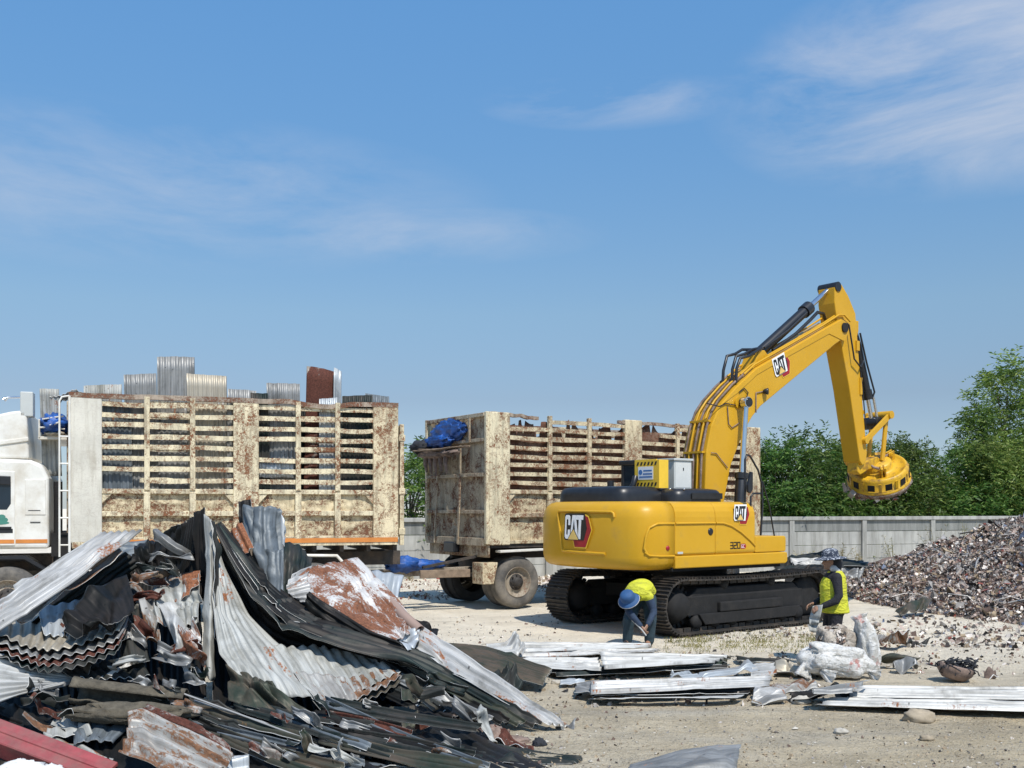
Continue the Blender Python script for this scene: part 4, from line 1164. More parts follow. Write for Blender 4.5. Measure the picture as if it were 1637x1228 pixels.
sheet('large pale triangular sheet fanning down from the tip of the peak', [[q(334, 836, 10.3), q(337, 838, 10.33), q(341, 842, 10.36), q(344, 848, 10.4)], [q(338, 905, 10.05), q(344, 903, 10.1), q(351, 902, 10.2), q(358, 905, 10.35)], [q(342, 980, 9.75), q(360, 978, 9.85), q(378, 978, 10.0), q(398, 984, 10.2)], [q(350, 1042, 9.5), q(385, 1040, 9.6), q(420, 1038, 9.8), q(455, 1038, 10.05)], [q(385, 1085, 9.35), q(430, 1105, 9.35), q(470, 1115, 9.45), q(515, 1118, 9.55)]], 'galv_green', 'sine', .062, .007, nv=60, nu=150, crumple=.02)
sheet('pale corrugated sheet with scalloped upper edge lying right of the fan', [[q(435, 1032, 10.0), q(490, 1034, 10.2), q(545, 1037, 10.35), q(592, 1042, 10.45)], [q(465, 1075, 9.75), q(520, 1072, 9.95), q(570, 1068, 10.1), q(618, 1058, 10.25)], [q(500, 1118, 9.5), q(545, 1116, 9.6), q(590, 1100, 9.8), q(641, 1074, 10.05)]], 'galv_green', 'sine', .105, .016, nv=40, crumple=.012)
for k in range(2):
    sheet(['dark corrugated sheet tucked just under the scalloped pale one', 'lowest corrugated sheet of the stack under the scalloped pale one'][k], [[q(470, 1075 + 9 * k, 9.75), q(560, 1082 + 8 * k, 9.9), q(622, 1066 + 8 * k, 10.15)], [q(512, 1126 + 9 * k, 9.42), q(575, 1114 + 8 * k, 9.62), q(641, 1082 + 8 * k, 9.98)]], ['rust_mixed', 'galv_olive'][k], 'sine', .105, .016)
# curved bands sweeping right from the peak, away-facing shade put into dark colours
sheet('black sheet added as shadow between the pale fan and the sweeping dark sheets', [[q(338, 840, 10.5), q(381, 915, 10.4), q(416, 967, 10.3), q(456, 1000, 10.25), q(545, 1034, 10.2), q(640, 1062, 10.15)], [q(343, 880, 10.55), q(383, 958, 10.5), q(420, 1012, 10.4), q(466, 1034, 10.4), q(550, 1042, 10.4), q(630, 1066, 10.3)], [q(345, 905, 10.4), q(384, 985, 10.3), q(420, 1045, 10.2), q(475, 1060, 10.2), q(555, 1060, 10.3), q(630, 1078, 10.25)]], 'galv_black_shade', 'sine', .09, .01, along='u', nv=40, crumple=.02)  # added black sheet stands for the shadow beneath the bands
bands = [(0, 0, 'galv_dark', 'outermost long shade-coloured sheet sweeping from the peak down to the right'), (8, .12, 'galv_black_shade', 'shade-coloured long sheet second in the sweep from the peak to the right'), (15, .25, 'galv_dark', 'shade-coloured long sheet third in the sweep from the peak to the right'), (22, .36, 'galv_black_shade', 'shade-coloured long sheet at the back of the sweep from the peak to the right')]
for k, (o_, dd, mt, lab) in enumerate(bands):
    sheet(lab, [[q(341 + o_ * .5, 838 - o_ * .2, 10.42 + dd), q(372 + o_, 890 - o_ * .3, 10.45 + dd), q(420 + o_ * .9, 945 - o_ * .5, 10.4 + dd), q(480 + o_ * .8, 985 - o_ * .6, 10.4 + dd), q(570 + o_ * .6, 1010 - o_ * .45, 10.4 + dd), q(665 + o_ * .5, 1038 - o_ * .4, 10.3 + dd), q(760, 1085 - o_ * .5, 10.2 + dd)],
                [q(342 + o_ * .3, 843, 10.34 + dd * .8), q(382 + o_ * .6, 916 - o_ * .3, 10.15 + dd * .8), q(419 + o_ * .7, 968 - o_ * .5, 10.05 + dd * .8), q(459 + o_ * .6, 1000 - o_ * .6, 10.0 + dd * .8), q(546 + o_ * .5, 1034 - o_ * .5, 10.0 + dd * .8), q(652 + o_ * .3, 1064 - o_ * .4, 10.0 + dd * .8), q(745, 1110 - o_ * .5, 9.95 + dd * .8)]], mt, 'sine', .09, .012, along='u', nv=60, crumple=.02, stiff=False)
# upright fan behind
sheet('upright blue grey sheet with broad ribs standing right of the peak', [[q(384, 808, 11.3), q(415, 812, 11.15), q(447, 812, 11.3)], [q(388, 880, 11.0), q(420, 890, 10.85), q(452, 875, 11.1)], [q(410, 985, 10.7), q(435, 1000, 10.6), q(453, 990, 10.75)]], 'galv_blue', 'rib', .16, .02, nv=30, crumple=.03, dents=.08)
sheet('torn dark sheet end sticking up behind the upright blue grey sheet', [[q(381, 802, 11.5), q(402, 800, 11.5)], [q(384, 850, 11.4), q(404, 850, 11.4)]], 'galv_black_shade', 'sine', .09, .01)
sheet('small rust striped sheet tilted between the peak and the upright grey sheets', [[q(362, 850, 11.0), q(375, 842, 10.95), q(386, 833, 11.0)], [q(385, 890, 10.75), q(395, 882, 10.7), q(404, 872, 10.75)]], 'rust_orange', 'sine', .09, .014, nv=20)
sheet('tall narrow grey sheet leaning right behind the upright ribbed one', [[q(446, 815, 11.5), q(456, 832, 11.4), (q(462, 850, 11.4))], [q(444, 862, 11.3), q(450, 868, 11.2), q(456, 872, 11.2)]], 'galv_blue_light', 'rib', .14, .016)
sheet('dark blue grey upright sheet standing at the foot of the ribbed fan', [[q(418, 878, 10.9), q(440, 880, 10.8), q(455, 876, 10.9)], [q(420, 990, 10.6), q(440, 1000, 10.5), q(453, 992, 10.6)]], 'galv_blue', 'sine', .13, .016, nv=24)
sheet('dented green grey sheet leaning steeply between peak and upright fan', [[q(388, 880, 10.9), q(405, 872, 10.95), q(420, 885, 10.95)], [q(410, 935, 10.7), q(428, 930, 10.7), q(438, 940, 10.7)], [q(440, 988, 10.45), q(452, 985, 10.45), q(456, 990, 10.5)]], 'galv_olive', 'flat', crumple=.02, dents=.12, nv=30)
sheet('black crumpled sheet standing behind the upright fan on its right', [[q(452, 868, 11.5), q(480, 872, 11.6), q(500, 892, 11.6)], [q(452, 920, 11.2), q(475, 930, 11.2), q(492, 925, 11.3)], [q(452, 985, 10.9), q(480, 990, 10.9), q(500, 990, 10.9)]], 'galv_dark', 'sine', .09, .012, crumple=.03, dents=.08, nv=26)
# rusty white sheet and neighbours
sheet('large curled white sheet with big brown rust patches on the right of the heap', [[q(462, 928, 10.95), q(495, 905, 11.2), q(535, 898, 11.35), q(572, 891, 11.45)], [q(495, 945, 10.75), q(530, 935, 11.0), q(572, 925, 11.1), q(605, 925, 11.2)], [q(520, 965, 10.6), q(565, 965, 10.8), q(605, 960, 10.9), q(640, 962, 10.95)], [q(590, 1005, 10.4), q(620, 1000, 10.55), q(645, 995, 10.65), q(668, 1002, 10.7)], [q(632, 1022, 10.3), q(643, 1020, 10.4), q(655, 1012, 10.5), q(672, 1008, 10.6)]], 'rust_white', 'rib', .26, .010, nv=40, nu=90, crumple=.025)
sheet('curled silver ribbed end folded under the rust patched sheet', [[q(468, 918, 11.0), q(500, 902, 11.25)], [q(458, 935, 10.8), q(490, 922, 10.95)], [q(462, 952, 10.72), q(500, 950, 10.8)], [q(482, 962, 10.72), q(515, 970, 10.7)]], 'galv_bright', 'sine', .10, .016, along='u', nv=30)
sheet('black sheet added as shade under the rust patched sheet', [[q(498, 950, 10.72), q(525, 967, 10.58), q(590, 1007, 10.38), q(640, 1026, 10.26)], [q(490, 975, 10.62), q(530, 1000, 10.5), q(590, 1030, 10.35), q(650, 1042, 10.25)]], 'galv_black_shade', 'sine', .1, .012, along='u', crumple=.03)  # black colour put in for shade below the curled sheet
sheet('small light blue ribbed sheet standing by the rust patched one', [[q(587, 908, 11.75), q(618, 913, 11.8), q(646, 920, 11.85)], [q(592, 945, 11.5), q(612, 952, 11.5), q(634, 960, 11.55)]], 'galv_blue_light', 'sine', .13, .016, along='v', nv=12)
mb = MB().tube([q(588, 915, 11.4), q(615, 950, 11.1), q(645, 985, 10.8), q(672, 1008, 10.55)], [.035, .05, .055, .05], 14, caps=False)
o = mb.build('ridge_roll', MT['galv_bright'], solid=.004); tag(o, 'bright rolled metal ridge cap along the right edge of the rust patched sheet', 'ridge cap')
sheet('long bright ribbed sheet running down to the right tip of the heap', [[q(668, 1000, 10.65), q(745, 1050, 10.3), q(830, 1108, 9.9), q(905, 1163, 9.55)], [q(664, 1036, 10.35), q(730, 1078, 10.05), q(800, 1120, 9.75), q(878, 1160, 9.5)]], 'galv_bright', 'rib', .10, .014, along='u', nv=30, crumple=.010)
sheet('grey torn sheet flap folded at the head of the long bright ribbed sheet', [[q(640, 1000, 10.5), q(672, 1003, 10.55)], [q(638, 1022, 10.3), q(668, 1012, 10.4)], [q(652, 1040, 10.2), q(670, 1022, 10.3)]], 'galv_blue_light', 'flat', crumple=.02)
layers = ['galv_dark', 'galv_olive', 'galv_black_shade', 'galv_grey', 'galv_dark', 'galv_black_shade']
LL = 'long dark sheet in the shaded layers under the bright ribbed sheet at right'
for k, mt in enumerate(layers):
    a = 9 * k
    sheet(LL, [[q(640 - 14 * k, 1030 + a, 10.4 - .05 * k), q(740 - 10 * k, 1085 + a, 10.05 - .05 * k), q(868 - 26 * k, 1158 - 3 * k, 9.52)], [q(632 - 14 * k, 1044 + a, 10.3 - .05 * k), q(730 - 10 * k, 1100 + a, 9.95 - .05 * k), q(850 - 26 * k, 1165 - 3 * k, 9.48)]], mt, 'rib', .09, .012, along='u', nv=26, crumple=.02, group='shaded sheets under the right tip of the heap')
sheet('dark olive sheet lying flat behind the right tip of the heap', [[g(700, 1030, .3), g(775, 1036, .28), g(882, 1072, .16)], [g(715, 1052, .22), g(775, 1072, .2), g(868, 1096, .08)]], 'galv_olive', 'rib', .1, .012, along='u', crumple=.02)
sheet('black crumpled scrap sheet just right of the long bright ribbed sheet', [[q(664, 990, 11.2), q(690, 992, 11.2), q(705, 1015, 11)], [q(690, 1020, 10.8), q(712, 1025, 10.8), q(730, 1045, 10.7)]], 'galv_black_shade', 'flat', crumple=.06, jag=.15, dents=.15)
# centre left crumple
sheet('crumpled pale sheet with torn lower edge left of the upright fold', [[q(205, 968, 10.3), q(245, 940, 10.5), q(290, 925, 10.4), q(318, 922, 10.2)], [q(212, 985, 10.0), q(250, 965, 10.1), q(290, 960, 10.05), q(318, 965, 9.95)], [q(228, 1010, 9.8), q(262, 1005, 9.8), q(295, 1000, 9.75), q(318, 1000, 9.7)]], 'galv_green', 'sine', .1, .012, crumple=.05, dents=.1, nv=34, jag=.1)
sheet('orange rusty triangular sheet left of the upright fold', [[q(246, 925, 10.6), q(282, 918, 10.5), q(320, 912, 10.35)], [q(262, 945, 10.35), q(290, 940, 10.25), q(319, 928, 10.2)], [q(272, 966, 10.15), q(292, 958, 10.1), q(318, 935, 10.1)]], 'rust_orange', 'flat', crumple=.025)
o = MB().blob(q(259, 918, 10.55), (.09, .08, .07), .4, 3.5, 22, 14, seed=6).build('rusty_lump', MT['wood']); tag(o, 'small brown lump on top of the orange rusty sheet', 'scrap lump')
sheet('pale torn ribbon of sheet hanging down at the centre left', [[q(222, 960, 10.0), q(245, 955, 10.05)], [q(232, 1000, 9.75), q(252, 1000, 9.75)], [q(238, 1035, 9.6), q(250, 1035, 9.6)]], 'rust_mixed', 'flat', crumple=.05, jag=.08)
sheet('long pale torn ribbon curling down to a hooked end at the centre left', [[q(250, 960, 9.95), q(285, 955, 9.95)], [q(272, 1005, 9.65), q(300, 1000, 9.65)], [q(284, 1045, 9.5), q(300, 1045, 9.5)], [q(298, 1085, 9.35), q(313, 1080, 9.35)]], 'galv_white', 'flat', crumple=.05, jag=.06, nv=36)
sheet('black upright curled sheet between the two torn ribbons', [[q(192, 985, 9.9), q(205, 970, 10.0), q(222, 972, 10.05)], [q(188, 1020, 9.7), q(205, 1015, 9.65), q(228, 1015, 9.75)], [q(195, 1055, 9.5), q(212, 1060, 9.4), q(240, 1055, 9.5)]], 'galv_dark', 'flat', crumple=.02, dents=.06)
sheet('grey crumpled sheet with pink tinge between ribbon and upright fold', [[q(280, 990, 9.9), q(318, 985, 9.85)], [q(290, 1030, 9.6), q(320, 1030, 9.6)], [q(310, 1075, 9.4), q(326, 1075, 9.45)]], 'rust_white', 'flat', crumple=.08, dents=.15, jag=.1, nv=30)
sheet('thin silver edge of a dark sheet crossing the hollow at the left', [[q(150, 1090, 9.3), q(190, 1068, 9.4), q(221, 1046, 9.5)], [q(140, 1100, 9.25), q(185, 1080, 9.35), q(219, 1058, 9.45)]], 'galv_white', 'sine', .08, .008, along='u')
sheet('blue black sheet lying in the shaded hollow at the left', [[q(60, 1062, 9.6), q(150, 1060, 9.6), q(222, 1045, 9.7)], [q(120, 1085, 9.25), q(180, 1085, 9.25), q(240, 1080, 9.3)]], 'galv_dark', 'sine', .1, .012)
# lower centre
sheet('olive grey crumpled sheet folded below the pale fan', [[q(366, 1072, 9.5), q(395, 1078, 9.4), q(420, 1088, 9.3), q(440, 1100, 9.25)], [q(364, 1100, 9.3), q(400, 1102, 9.2), q(430, 1110, 9.15), q(462, 1130, 9.1)], [q(366, 1122, 9.15), q(410, 1132, 9.05), q(450, 1150, 9.0), q(500, 1170, 8.9)]], 'galv_olive', 'flat', crumple=.035, dents=.06, nv=30)
sheet('long dark strip with a bright upper edge pointing down right at the bottom centre', [[q(415, 1085, 9.3), q(500, 1140, 9.0), q(605, 1200, 8.75)], [q(425, 1110, 9.2), q(500, 1160, 8.9), q(580, 1204, 8.7)]], 'galv_olive', 'flat', along='u', crumple=.02)
sheet('thin bright strip along the edge of the dark strip at the bottom centre', [[q(505, 1145, 8.98), q(555, 1174, 8.86), q(606, 1199, 8.74)], [q(503, 1150, 8.96), q(553, 1179, 8.84), q(600, 1203, 8.72)]], 'galv_white', 'flat', along='u', crumple=.008)
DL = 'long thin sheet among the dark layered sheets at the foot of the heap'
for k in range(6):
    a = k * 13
    sheet(DL, [[q(235 + 12 * k, 1092 + a, 9.3 - .1 * k), q(370 + 6 * k, 1135 + a, 9.05 - .1 * k), q(520 - 8 * k, 1196 + a * .35, 8.65 - .06 * k)], [q(230 + 12 * k, 1102 + a, 9.22 - .1 * k), q(365 + 6 * k, 1146 + a, 8.98 - .1 * k), q(510 - 8 * k, 1208 + a * .35, 8.58 - .06 * k)]], ['galv_dark', 'galv_olive', 'galv_dark', 'galv_black_shade', 'galv_blue', 'galv_dark'][k], 'rib', .12, .012, along='u', nv=22, crumple=.02, group='layered dark sheets at the bottom of the heap')
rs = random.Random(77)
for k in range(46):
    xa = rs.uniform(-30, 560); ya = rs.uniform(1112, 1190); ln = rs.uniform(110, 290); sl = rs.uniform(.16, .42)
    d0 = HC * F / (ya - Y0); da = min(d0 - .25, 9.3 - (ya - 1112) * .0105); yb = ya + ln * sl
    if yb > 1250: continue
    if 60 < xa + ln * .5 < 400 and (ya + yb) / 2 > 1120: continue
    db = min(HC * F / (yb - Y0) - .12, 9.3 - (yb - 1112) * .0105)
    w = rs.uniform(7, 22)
    sheet(DL, [[q(xa, ya, da), q(xa + ln * .5, ya + ln * sl * .5 + rs.uniform(-8, 8), (da + db) / 2), q(xa + ln, yb, db)], [q(xa - 5, ya + w, da - .1), q(xa + ln * .5 - 8, ya + ln * sl * .5 + w, (da + db) / 2 - .1), q(xa + ln - 12, yb + w * .7, db - .07)]], rs.choice(['galv_dark', 'galv_olive', 'galv_black_shade', 'galv_black_shade', 'galv_dark', 'galv_olive', 'galv_black_shade', 'rust_brown', 'galv_blue', 'galv_dark', 'galv_black_shade']), rs.choice(['rib', 'sine', 'rib']), .075, .014, along='u', nv=24, crumple=.012, kink=.006, jag=.06, group='layered dark sheets at the bottom of the heap')
for k, (a, b, c, d_, lab) in enumerate([(0, 1108, 400, 1140, 'thin white metal strip crossing the dark layers, the upper of two'), (20, 1120, 420, 1160, 'thin white metal strip crossing the dark layers, the lower of two')]):
    p0, p1, p2 = q(290 + a, b, 9.0), q(400 + a, (b + 1185) / 2 + 2, 8.85), q(490 + a, 1182 + 12 * k, 8.55)
    o = MB().tube([p0, p1, p2], .009, 6).build('metal_strip', MT['galv_bright']); tag(o, lab, 'metal strip')
# olive rolls, ribbed brown sheet, red beam
mb = MB()
P = []
for j in range(25):
    t = j / 24 * math.pi * 1.7 + .5
    P.append([q(118 + 180 * i / 30, 1104 + 20 * i / 30, 9.05) + Vector((0, -.12 * math.cos(t), .11 * math.sin(t))) * (1 + .25 * mnoise.noise(Vector((i * .3, j * .3, 2)))) for i in range(31)])
mb.grid(P)
o = mb.build('rolled_insulation', MT['wood'] if False else simple('insulation_olive', (.105, .09, .065), .95, 0, .45, 12, .6), solid=.012); tag(o, 'dirty olive brown roll of insulation lying on the heap at the lower left', 'insulation roll')
o = MB().blob(q(205, 1140, 8.75), (.5, .14, .085), .35, 3.5, 44, 16, seed=12).build('insulation_pad', bpy.data.materials['insulation_olive']); tag(o, 'flattened olive brown insulation pad below the rolled one', 'insulation')
sheet('broken ribbed sheet with pale and rusty stripes at the bottom left of the heap', [[q(208, 1138, 8.25), q(232, 1134, 8.25), q(300, 1165, 8.1), q(375, 1208, 7.9)], [q(202, 1165, 8.05), q(228, 1165, 8.05), q(288, 1195, 7.9), q(355, 1228, 7.75)], [q(190, 1205, 7.8), q(220, 1215, 7.75), q(270, 1235, 7.65), q(320, 1255, 7.6)]], 'rust_mixed', 'sine', .115, .026, along='u', nv=44, crumple=.012, jag=.08)
sheet('rust brown ribbed sheet edge above the pale striped broken one', [[q(236, 1126, 8.35), q(300, 1152, 8.2), q(368, 1190, 8.05)], [q(228, 1138, 8.25), q(297, 1166, 8.1), q(374, 1208, 7.95)]], 'rust_brown', 'sine', .08, .012, along='u')
mb = MB()
prof_ = [(0, 0), (.20, .02), (.20, .05), (.055, .035), (.05, -.15), (.02, -.15)]
a, b = q(-60, 1150, 8.35), q(175, 1238, 8.0)
t_ = (b - a).normalized(); up = Vector((0, -.45, .9)).normalized(); sd = t_.cross(up).normalized()
mb.prism([(-.11, 0), (.11, 0), (.11, .035), (.02, .035), (.02, .05), (-.02, .05), (-.02, .035), (-.11, .035)], lambda p: a + sd * p[0] + up * p[1], lambda p: b + sd * p[0] + up * p[1])
mb.prism([(.10, -.14), (.115, -.14), (.115, .03), (.10, .03)], lambda p: a + sd * p[0] + up * p[1], lambda p: b + sd * p[0] + up * p[1])
o = mb.build('red_beam', MT['red_paint'], bevel=.008); tag(o, 'dusty red painted steel channel at the bottom left corner', 'steel beam')
o = MB().blob(q(35, 1232, 7.75), (.16, .12, .07), .35, 4, 24, 14, seed=3).blob(q(80, 1236, 7.75), (.10, .1, .06), .35, 4, 24, 14, seed=5).build('white_foam', simple('foam_white', (.75, .74, .70), .9, 0, .1, 9, .3)); tag(o, 'white foam chunk in front of the red steel channel', 'foam')
sheet('pale flat sheet tucked beneath the olive roll', [[q(85, 1148, 8.9), q(120, 1146, 8.9)], [q(70, 1180, 8.5), q(150, 1175, 8.6)]], 'galv_green', 'sine', .1, .012)
sheet('blue grey sheet under the olive roll beside the broken ribbed sheet', [[q(115, 1150, 8.8), q(205, 1160, 8.75)], [q(118, 1190, 8.45), q(180, 1185, 8.5)]], 'galv_blue', 'rib', .14, .012)
sheet('pale narrow sheet strip near the red channel', [[q(70, 1170, 8.6), q(130, 1190, 8.5), q(190, 1215, 8.3)], [q(68, 1185, 8.5), q(125, 1205, 8.4), q(180, 1228, 8.2)]], 'galv_green', 'sine', .08, .01, along='u')
sheet('crumpled blue grey sheet corner at the bottom edge left of centre', [[q(300, 1228, 8.1), q(350, 1218, 8.15), q(395, 1208, 8.25)], [q(310, 1250, 7.9), q(360, 1245, 7.9), q(400, 1240, 8.0)]], 'galv_blue_light', 'flat', crumple=.05, dents=.1)
rf_ = random.Random(123)
FRL = 'small torn strip of sheet metal caught in the dark hollows of the heap'
for (xa, xb, ya, yb, n_) in ((120, 240, 1000, 1095, 8), (205, 335, 1040, 1130, 10), (255, 320, 860, 915, 3), (430, 540, 1125, 1215, 10), (550, 780, 1135, 1215, 13), (0, 110, 1100, 1160, 7), (180, 255, 890, 960, 5), (650, 715, 1090, 1120, 4)):
    for k in range(n_):
        x, y = rf_.uniform(xa, xb), rf_.uniform(ya, yb)
        d_ = float(np.interp(y, [830, 1000, 1100, 1160, 1228], [10.9, 9.95, 9.2, 8.75, 8.05])) - .12
        if x > 560: d_ = min(HC * F / (y - Y0) - .10, d_ + .35)
        a_ = rf_.gauss(.35, .45); ln, w_ = rf_.uniform(24, 80), rf_.uniform(5, 20)
        c_, s_ = math.cos(a_), math.sin(a_)
        pt = lambda u_, v_, dd: q(x + c_ * u_ - s_ * v_, y + s_ * u_ + c_ * v_, d_ + dd)
        t1, t2 = rf_.uniform(-.12, .12), rf_.uniform(-.08, .12)
        sheet(FRL, [[pt(-ln / 2, -w_ / 2, t1 + .06), pt(0, -w_ / 2 - rf_.uniform(-5, 5), t2), pt(ln / 2, -w_ / 2, -t1 + .06)], [pt(-ln / 2, w_ / 2, t1), pt(0, w_ / 2, t2 - .04), pt(ln / 2, w_ / 2 * rf_.uniform(.2, 1), -t1)]], rf_.choice(['galv_grey', 'galv_green', 'galv_dark', 'galv_olive', 'galv_bright', 'rust_brown', 'rust_mixed', 'galv_dark', 'galv_grey']), rf_.choice(['sine', 'rib', 'flat']), .08, .012, along='u', nv=16, crumple=.03, jag=.08, name='torn_strip', cat='metal strip', group='small torn strips in the heap')
# lower right of the heap
sheet('dark olive folded sheet at the lower right of the heap', [[q(535, 1160, 9.2), q(600, 1142, 9.4), q(662, 1128, 9.6)], [q(560, 1180, 8.95), q(620, 1170, 9.1), q(672, 1165, 9.2)]], 'galv_olive', 'flat', crumple=.03)
sheet('thin pale sheet edge under the dark olive folded sheet', [[q(555, 1168, 9.05), q(600, 1172, 8.95), q(655, 1170, 9.05)], [q(560, 1172, 9.0), q(605, 1178, 8.9), q(660, 1175, 9.0)]], 'galv_white', 'flat', along='u')
sheet('pale torn flat sheet in the shaded pocket at the right of the heap', [[q(655, 1120, 9.85), q(690, 1124, 9.85), q(726, 1132, 9.75)], [q(668, 1146, 9.55), q(695, 1143, 9.55), q(712, 1138, 9.65)]], 'galv_blue_light', 'flat', crumple=.02)
sheet('upright dark sheet standing behind the pale torn one in the pocket', [[q(640, 1082, 10.1), q(690, 1090, 10.1), q(725, 1108, 10)], [q(642, 1118, 9.8), q(690, 1125, 9.8), q(726, 1138, 9.75)]], 'galv_olive', 'sine', .09, .012)
sheet('pale creased sheet flap under the bright ribbed sheet near its tip', [[q(735, 1142, 9.75), q(790, 1145, 9.75)], [q(745, 1168, 9.45), q(792, 1160, 9.55)]], 'galv_white', 'flat', crumple=.03)
mb = MB().tube([q(730, 1122, 9.7), q(728, 1145, 9.6), q(718, 1160, 9.45)], [.02, .03, .025], 8)
o = mb.build('twisted_strip', MT['cloth_brown']); tag(o, 'twisted brown strip standing beside the pale torn sheet', 'scrap strip')
o = MB().tube([q(671, 1086, 9.9), q(680, 1098, 9.85), q(676, 1112, 9.8), q(668, 1122, 9.75)], .009, 7).build('bent_wire', MT['galv_white']); tag(o, 'thick bent pale wire hanging in the pocket right of the scalloped sheet', 'wire')
for k, (rows, mt, lab) in enumerate([
    ([[q(640, 1168, 9.15), q(740, 1165, 9.3), q(800, 1190, 9.0)], [q(640, 1195, 8.7), q(760, 1195, 8.8), q(860, 1208, 8.5)]], 'galv_olive', 'dark olive sheet at the bottom edge of the heap right of centre'),
    ([[q(700, 1180, 8.95), q(800, 1195, 8.85), q(930, 1210, 8.5)], [q(690, 1215, 8.4), q(800, 1222, 8.3), q(920, 1222, 8.25)]], 'galv_dark', 'dark low sheet ending in a point at the bottom right of the heap'),
    ([[q(760, 1170, 9.3), q(800, 1178, 9.2), q(850, 1196, 8.9)], [q(775, 1190, 9.0), q(810, 1195, 8.9), q(855, 1203, 8.7)]], 'rust_brown', 'rust brown sheet scrap at the bottom right end of the heap'),
    ([[q(540, 1205, 8.6), q(620, 1195, 8.8), q(690, 1200, 8.7)], [q(530, 1240, 8.1), q(620, 1235, 8.15), q(700, 1230, 8.2)]], 'galv_blue', 'dark blue grey flat sheet at the bottom edge near the middle'),
    ([[q(885, 1150, 9.75), q(905, 1150, 9.75), q(925, 1155, 9.7)], [q(890, 1160, 9.6), q(905, 1162, 9.6), q(918, 1162, 9.58)]], 'galv_grey', 'small grey offcut at the very tip of the heap')]):
    sheet(lab, rows, mt, 'sine', .09, .012, along='u', crumple=.03, jag=.06)
for k, (px, py, d, rd, sd_, mt, lab) in enumerate([(790, 1178, 9.1, (.13, .1, .08), 4, 'cloth_brown', 'brown crumpled bucket-like scrap at the bottom right of the heap'), (862, 1190, 8.95, (.055, .05, .05), 5, 'net_dark', 'small black lump at the lower right end of the heap'), (825, 1185, 9.05, (.12, .09, .04), 7, 'cloth_brown', 'flat brown lump beside the small black one')]):
    o = MB().blob(q(px, py, d), rd, .45, 3.6, 24, 16, seed=sd_).build('scrap_lump', MT[mt]); tag(o, lab, 'scrap lump')
sheet('grey corner of a flat sheet at the bottom edge right of centre', [[g(1010, 1222, .03), g(1090, 1199, .10), g(1186, 1190, .12)], [g(990, 1260, .03), g(1090, 1255, .06), g(1170, 1250, .06)]], 'galv_grey', 'sine', .11, .006, along='u', crumple=.02, group='flat sheets lying on the yard')

# ------------------------------------------------------------------ flat sheets on the yard
FG = 'flat sheets lying on the yard'
def flat(label, a, b, c, d, mat, z=(.05, .05, .05, .05), prof='lap', pitch=.21, amp=.022, crumple=.006, **kw):
    """a-b far edge left to right, d-c near edge"""
    A, B, C, D = [g(p[0], p[1], zz) for p, zz in zip((a, b, c, d), z)]
    return sheet(label, [[A, (A + B) / 2 + Vector((0, 0, kw.pop('bow', .0))), B], [D, (D + C) / 2, C]], mat, prof, pitch, amp, along='u', crumple=crumple, group=FG, nv=26, **kw)
flat('bright white long sheet farthest back, in front of the bent worker', (820, 1026), (1040, 1032), (1036, 1036), (838, 1044), 'galv_white', (.1, .06, .05, .1))
flat('pale torn sheet at the left end of the rows of flat sheets', (770, 1030), (825, 1026), (840, 1046), (800, 1052), 'galv_white', (.2, .2, .12, .12), crumple=.05)
flat('pale sheet under the farthest white one, its left end ragged', (800, 1040), (1056, 1040), (1040, 1046), (840, 1056), 'galv_bright', (.07, .04, .03, .06))
flat('white sheet with square left end, left half of the upper row', (836, 1053), (956, 1052), (962, 1073), (832, 1068), 'galv_white', (.1, .1, .09, .09))
flat('long white sheet with slanted left end, right half of the upper row', (957, 1044), (1168, 1050), (1140, 1062), (966, 1073), 'galv_white', (.17, .12, .1, .14))
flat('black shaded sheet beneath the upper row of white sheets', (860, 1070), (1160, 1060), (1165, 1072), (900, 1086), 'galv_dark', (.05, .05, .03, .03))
flat('olive grey sheet underside edge at the right of the upper row', (1090, 1056), (1175, 1050), (1150, 1066), (1030, 1072), 'galv_olive', (.10, .09, .06, .06))
flat('light blue torn sheet in the middle row', (1070, 1082), (1210, 1062), (1232, 1080), (1070, 1090), 'galv_blue_light', (.1, .1, .06, .06), crumple=.04)
flat('pale square ended sheet at the right end of the middle row', (1205, 1062), (1238, 1060), (1240, 1078), (1200, 1082), 'galv_bright', (.12, .12, .08, .08))
flat('small pale blue offcut left of the lower row', (898, 1088), (925, 1086), (938, 1094), (895, 1097), 'galv_blue_light', (.04, .04, .03, .03))
flat('long pale sheet with brown rust spots at its left, in the lower row', (946, 1088), (1232, 1082), (1230, 1098), (944, 1112), 'galv_bright', (.12, .1, .08, .09))
flat('grey short sheet end left of the rust spotted long sheet', (922, 1092), (948, 1090), (946, 1113), (918, 1112), 'galv_grey', (.08, .1, .05, .03))
flat('dark shaded sheet under the rust spotted long sheet', (940, 1110), (1200, 1098), (1196, 1114), (950, 1118), 'galv_black_shade', (.04, .04, .02, .03))
flat('white narrow sheet nearest the viewer in the lower row', (948, 1117), (1190, 1112), (1180, 1122), (960, 1122), 'galv_white', (.04, .05, .03, .03))
flat('pale grey sheet end at the right of the lower row', (1205, 1103), (1252, 1106), (1258, 1122), (1200, 1124), 'galv_bright', (.07, .05, .02, .03), crumple=.04)
flat('dark thin sheet lying behind the middle row', (1175, 1050), (1270, 1055), (1258, 1062), (1180, 1058), 'galv_dark', (.05, .06, .03, .03))
flat('pale ragged sheet between the middle row and the white sack', (1240, 1056), (1300, 1066), (1300, 1080), (1240, 1078), 'galv_cream', (.06, .04, .02, .03), crumple=.05)
flat('brown spotted thin sheet left of the dark tilted one in front of the sacks', (1225, 1096), (1300, 1088), (1310, 1100), (1240, 1104), 'rust_mixed', (.05, .07, .04, .02), crumple=.03)
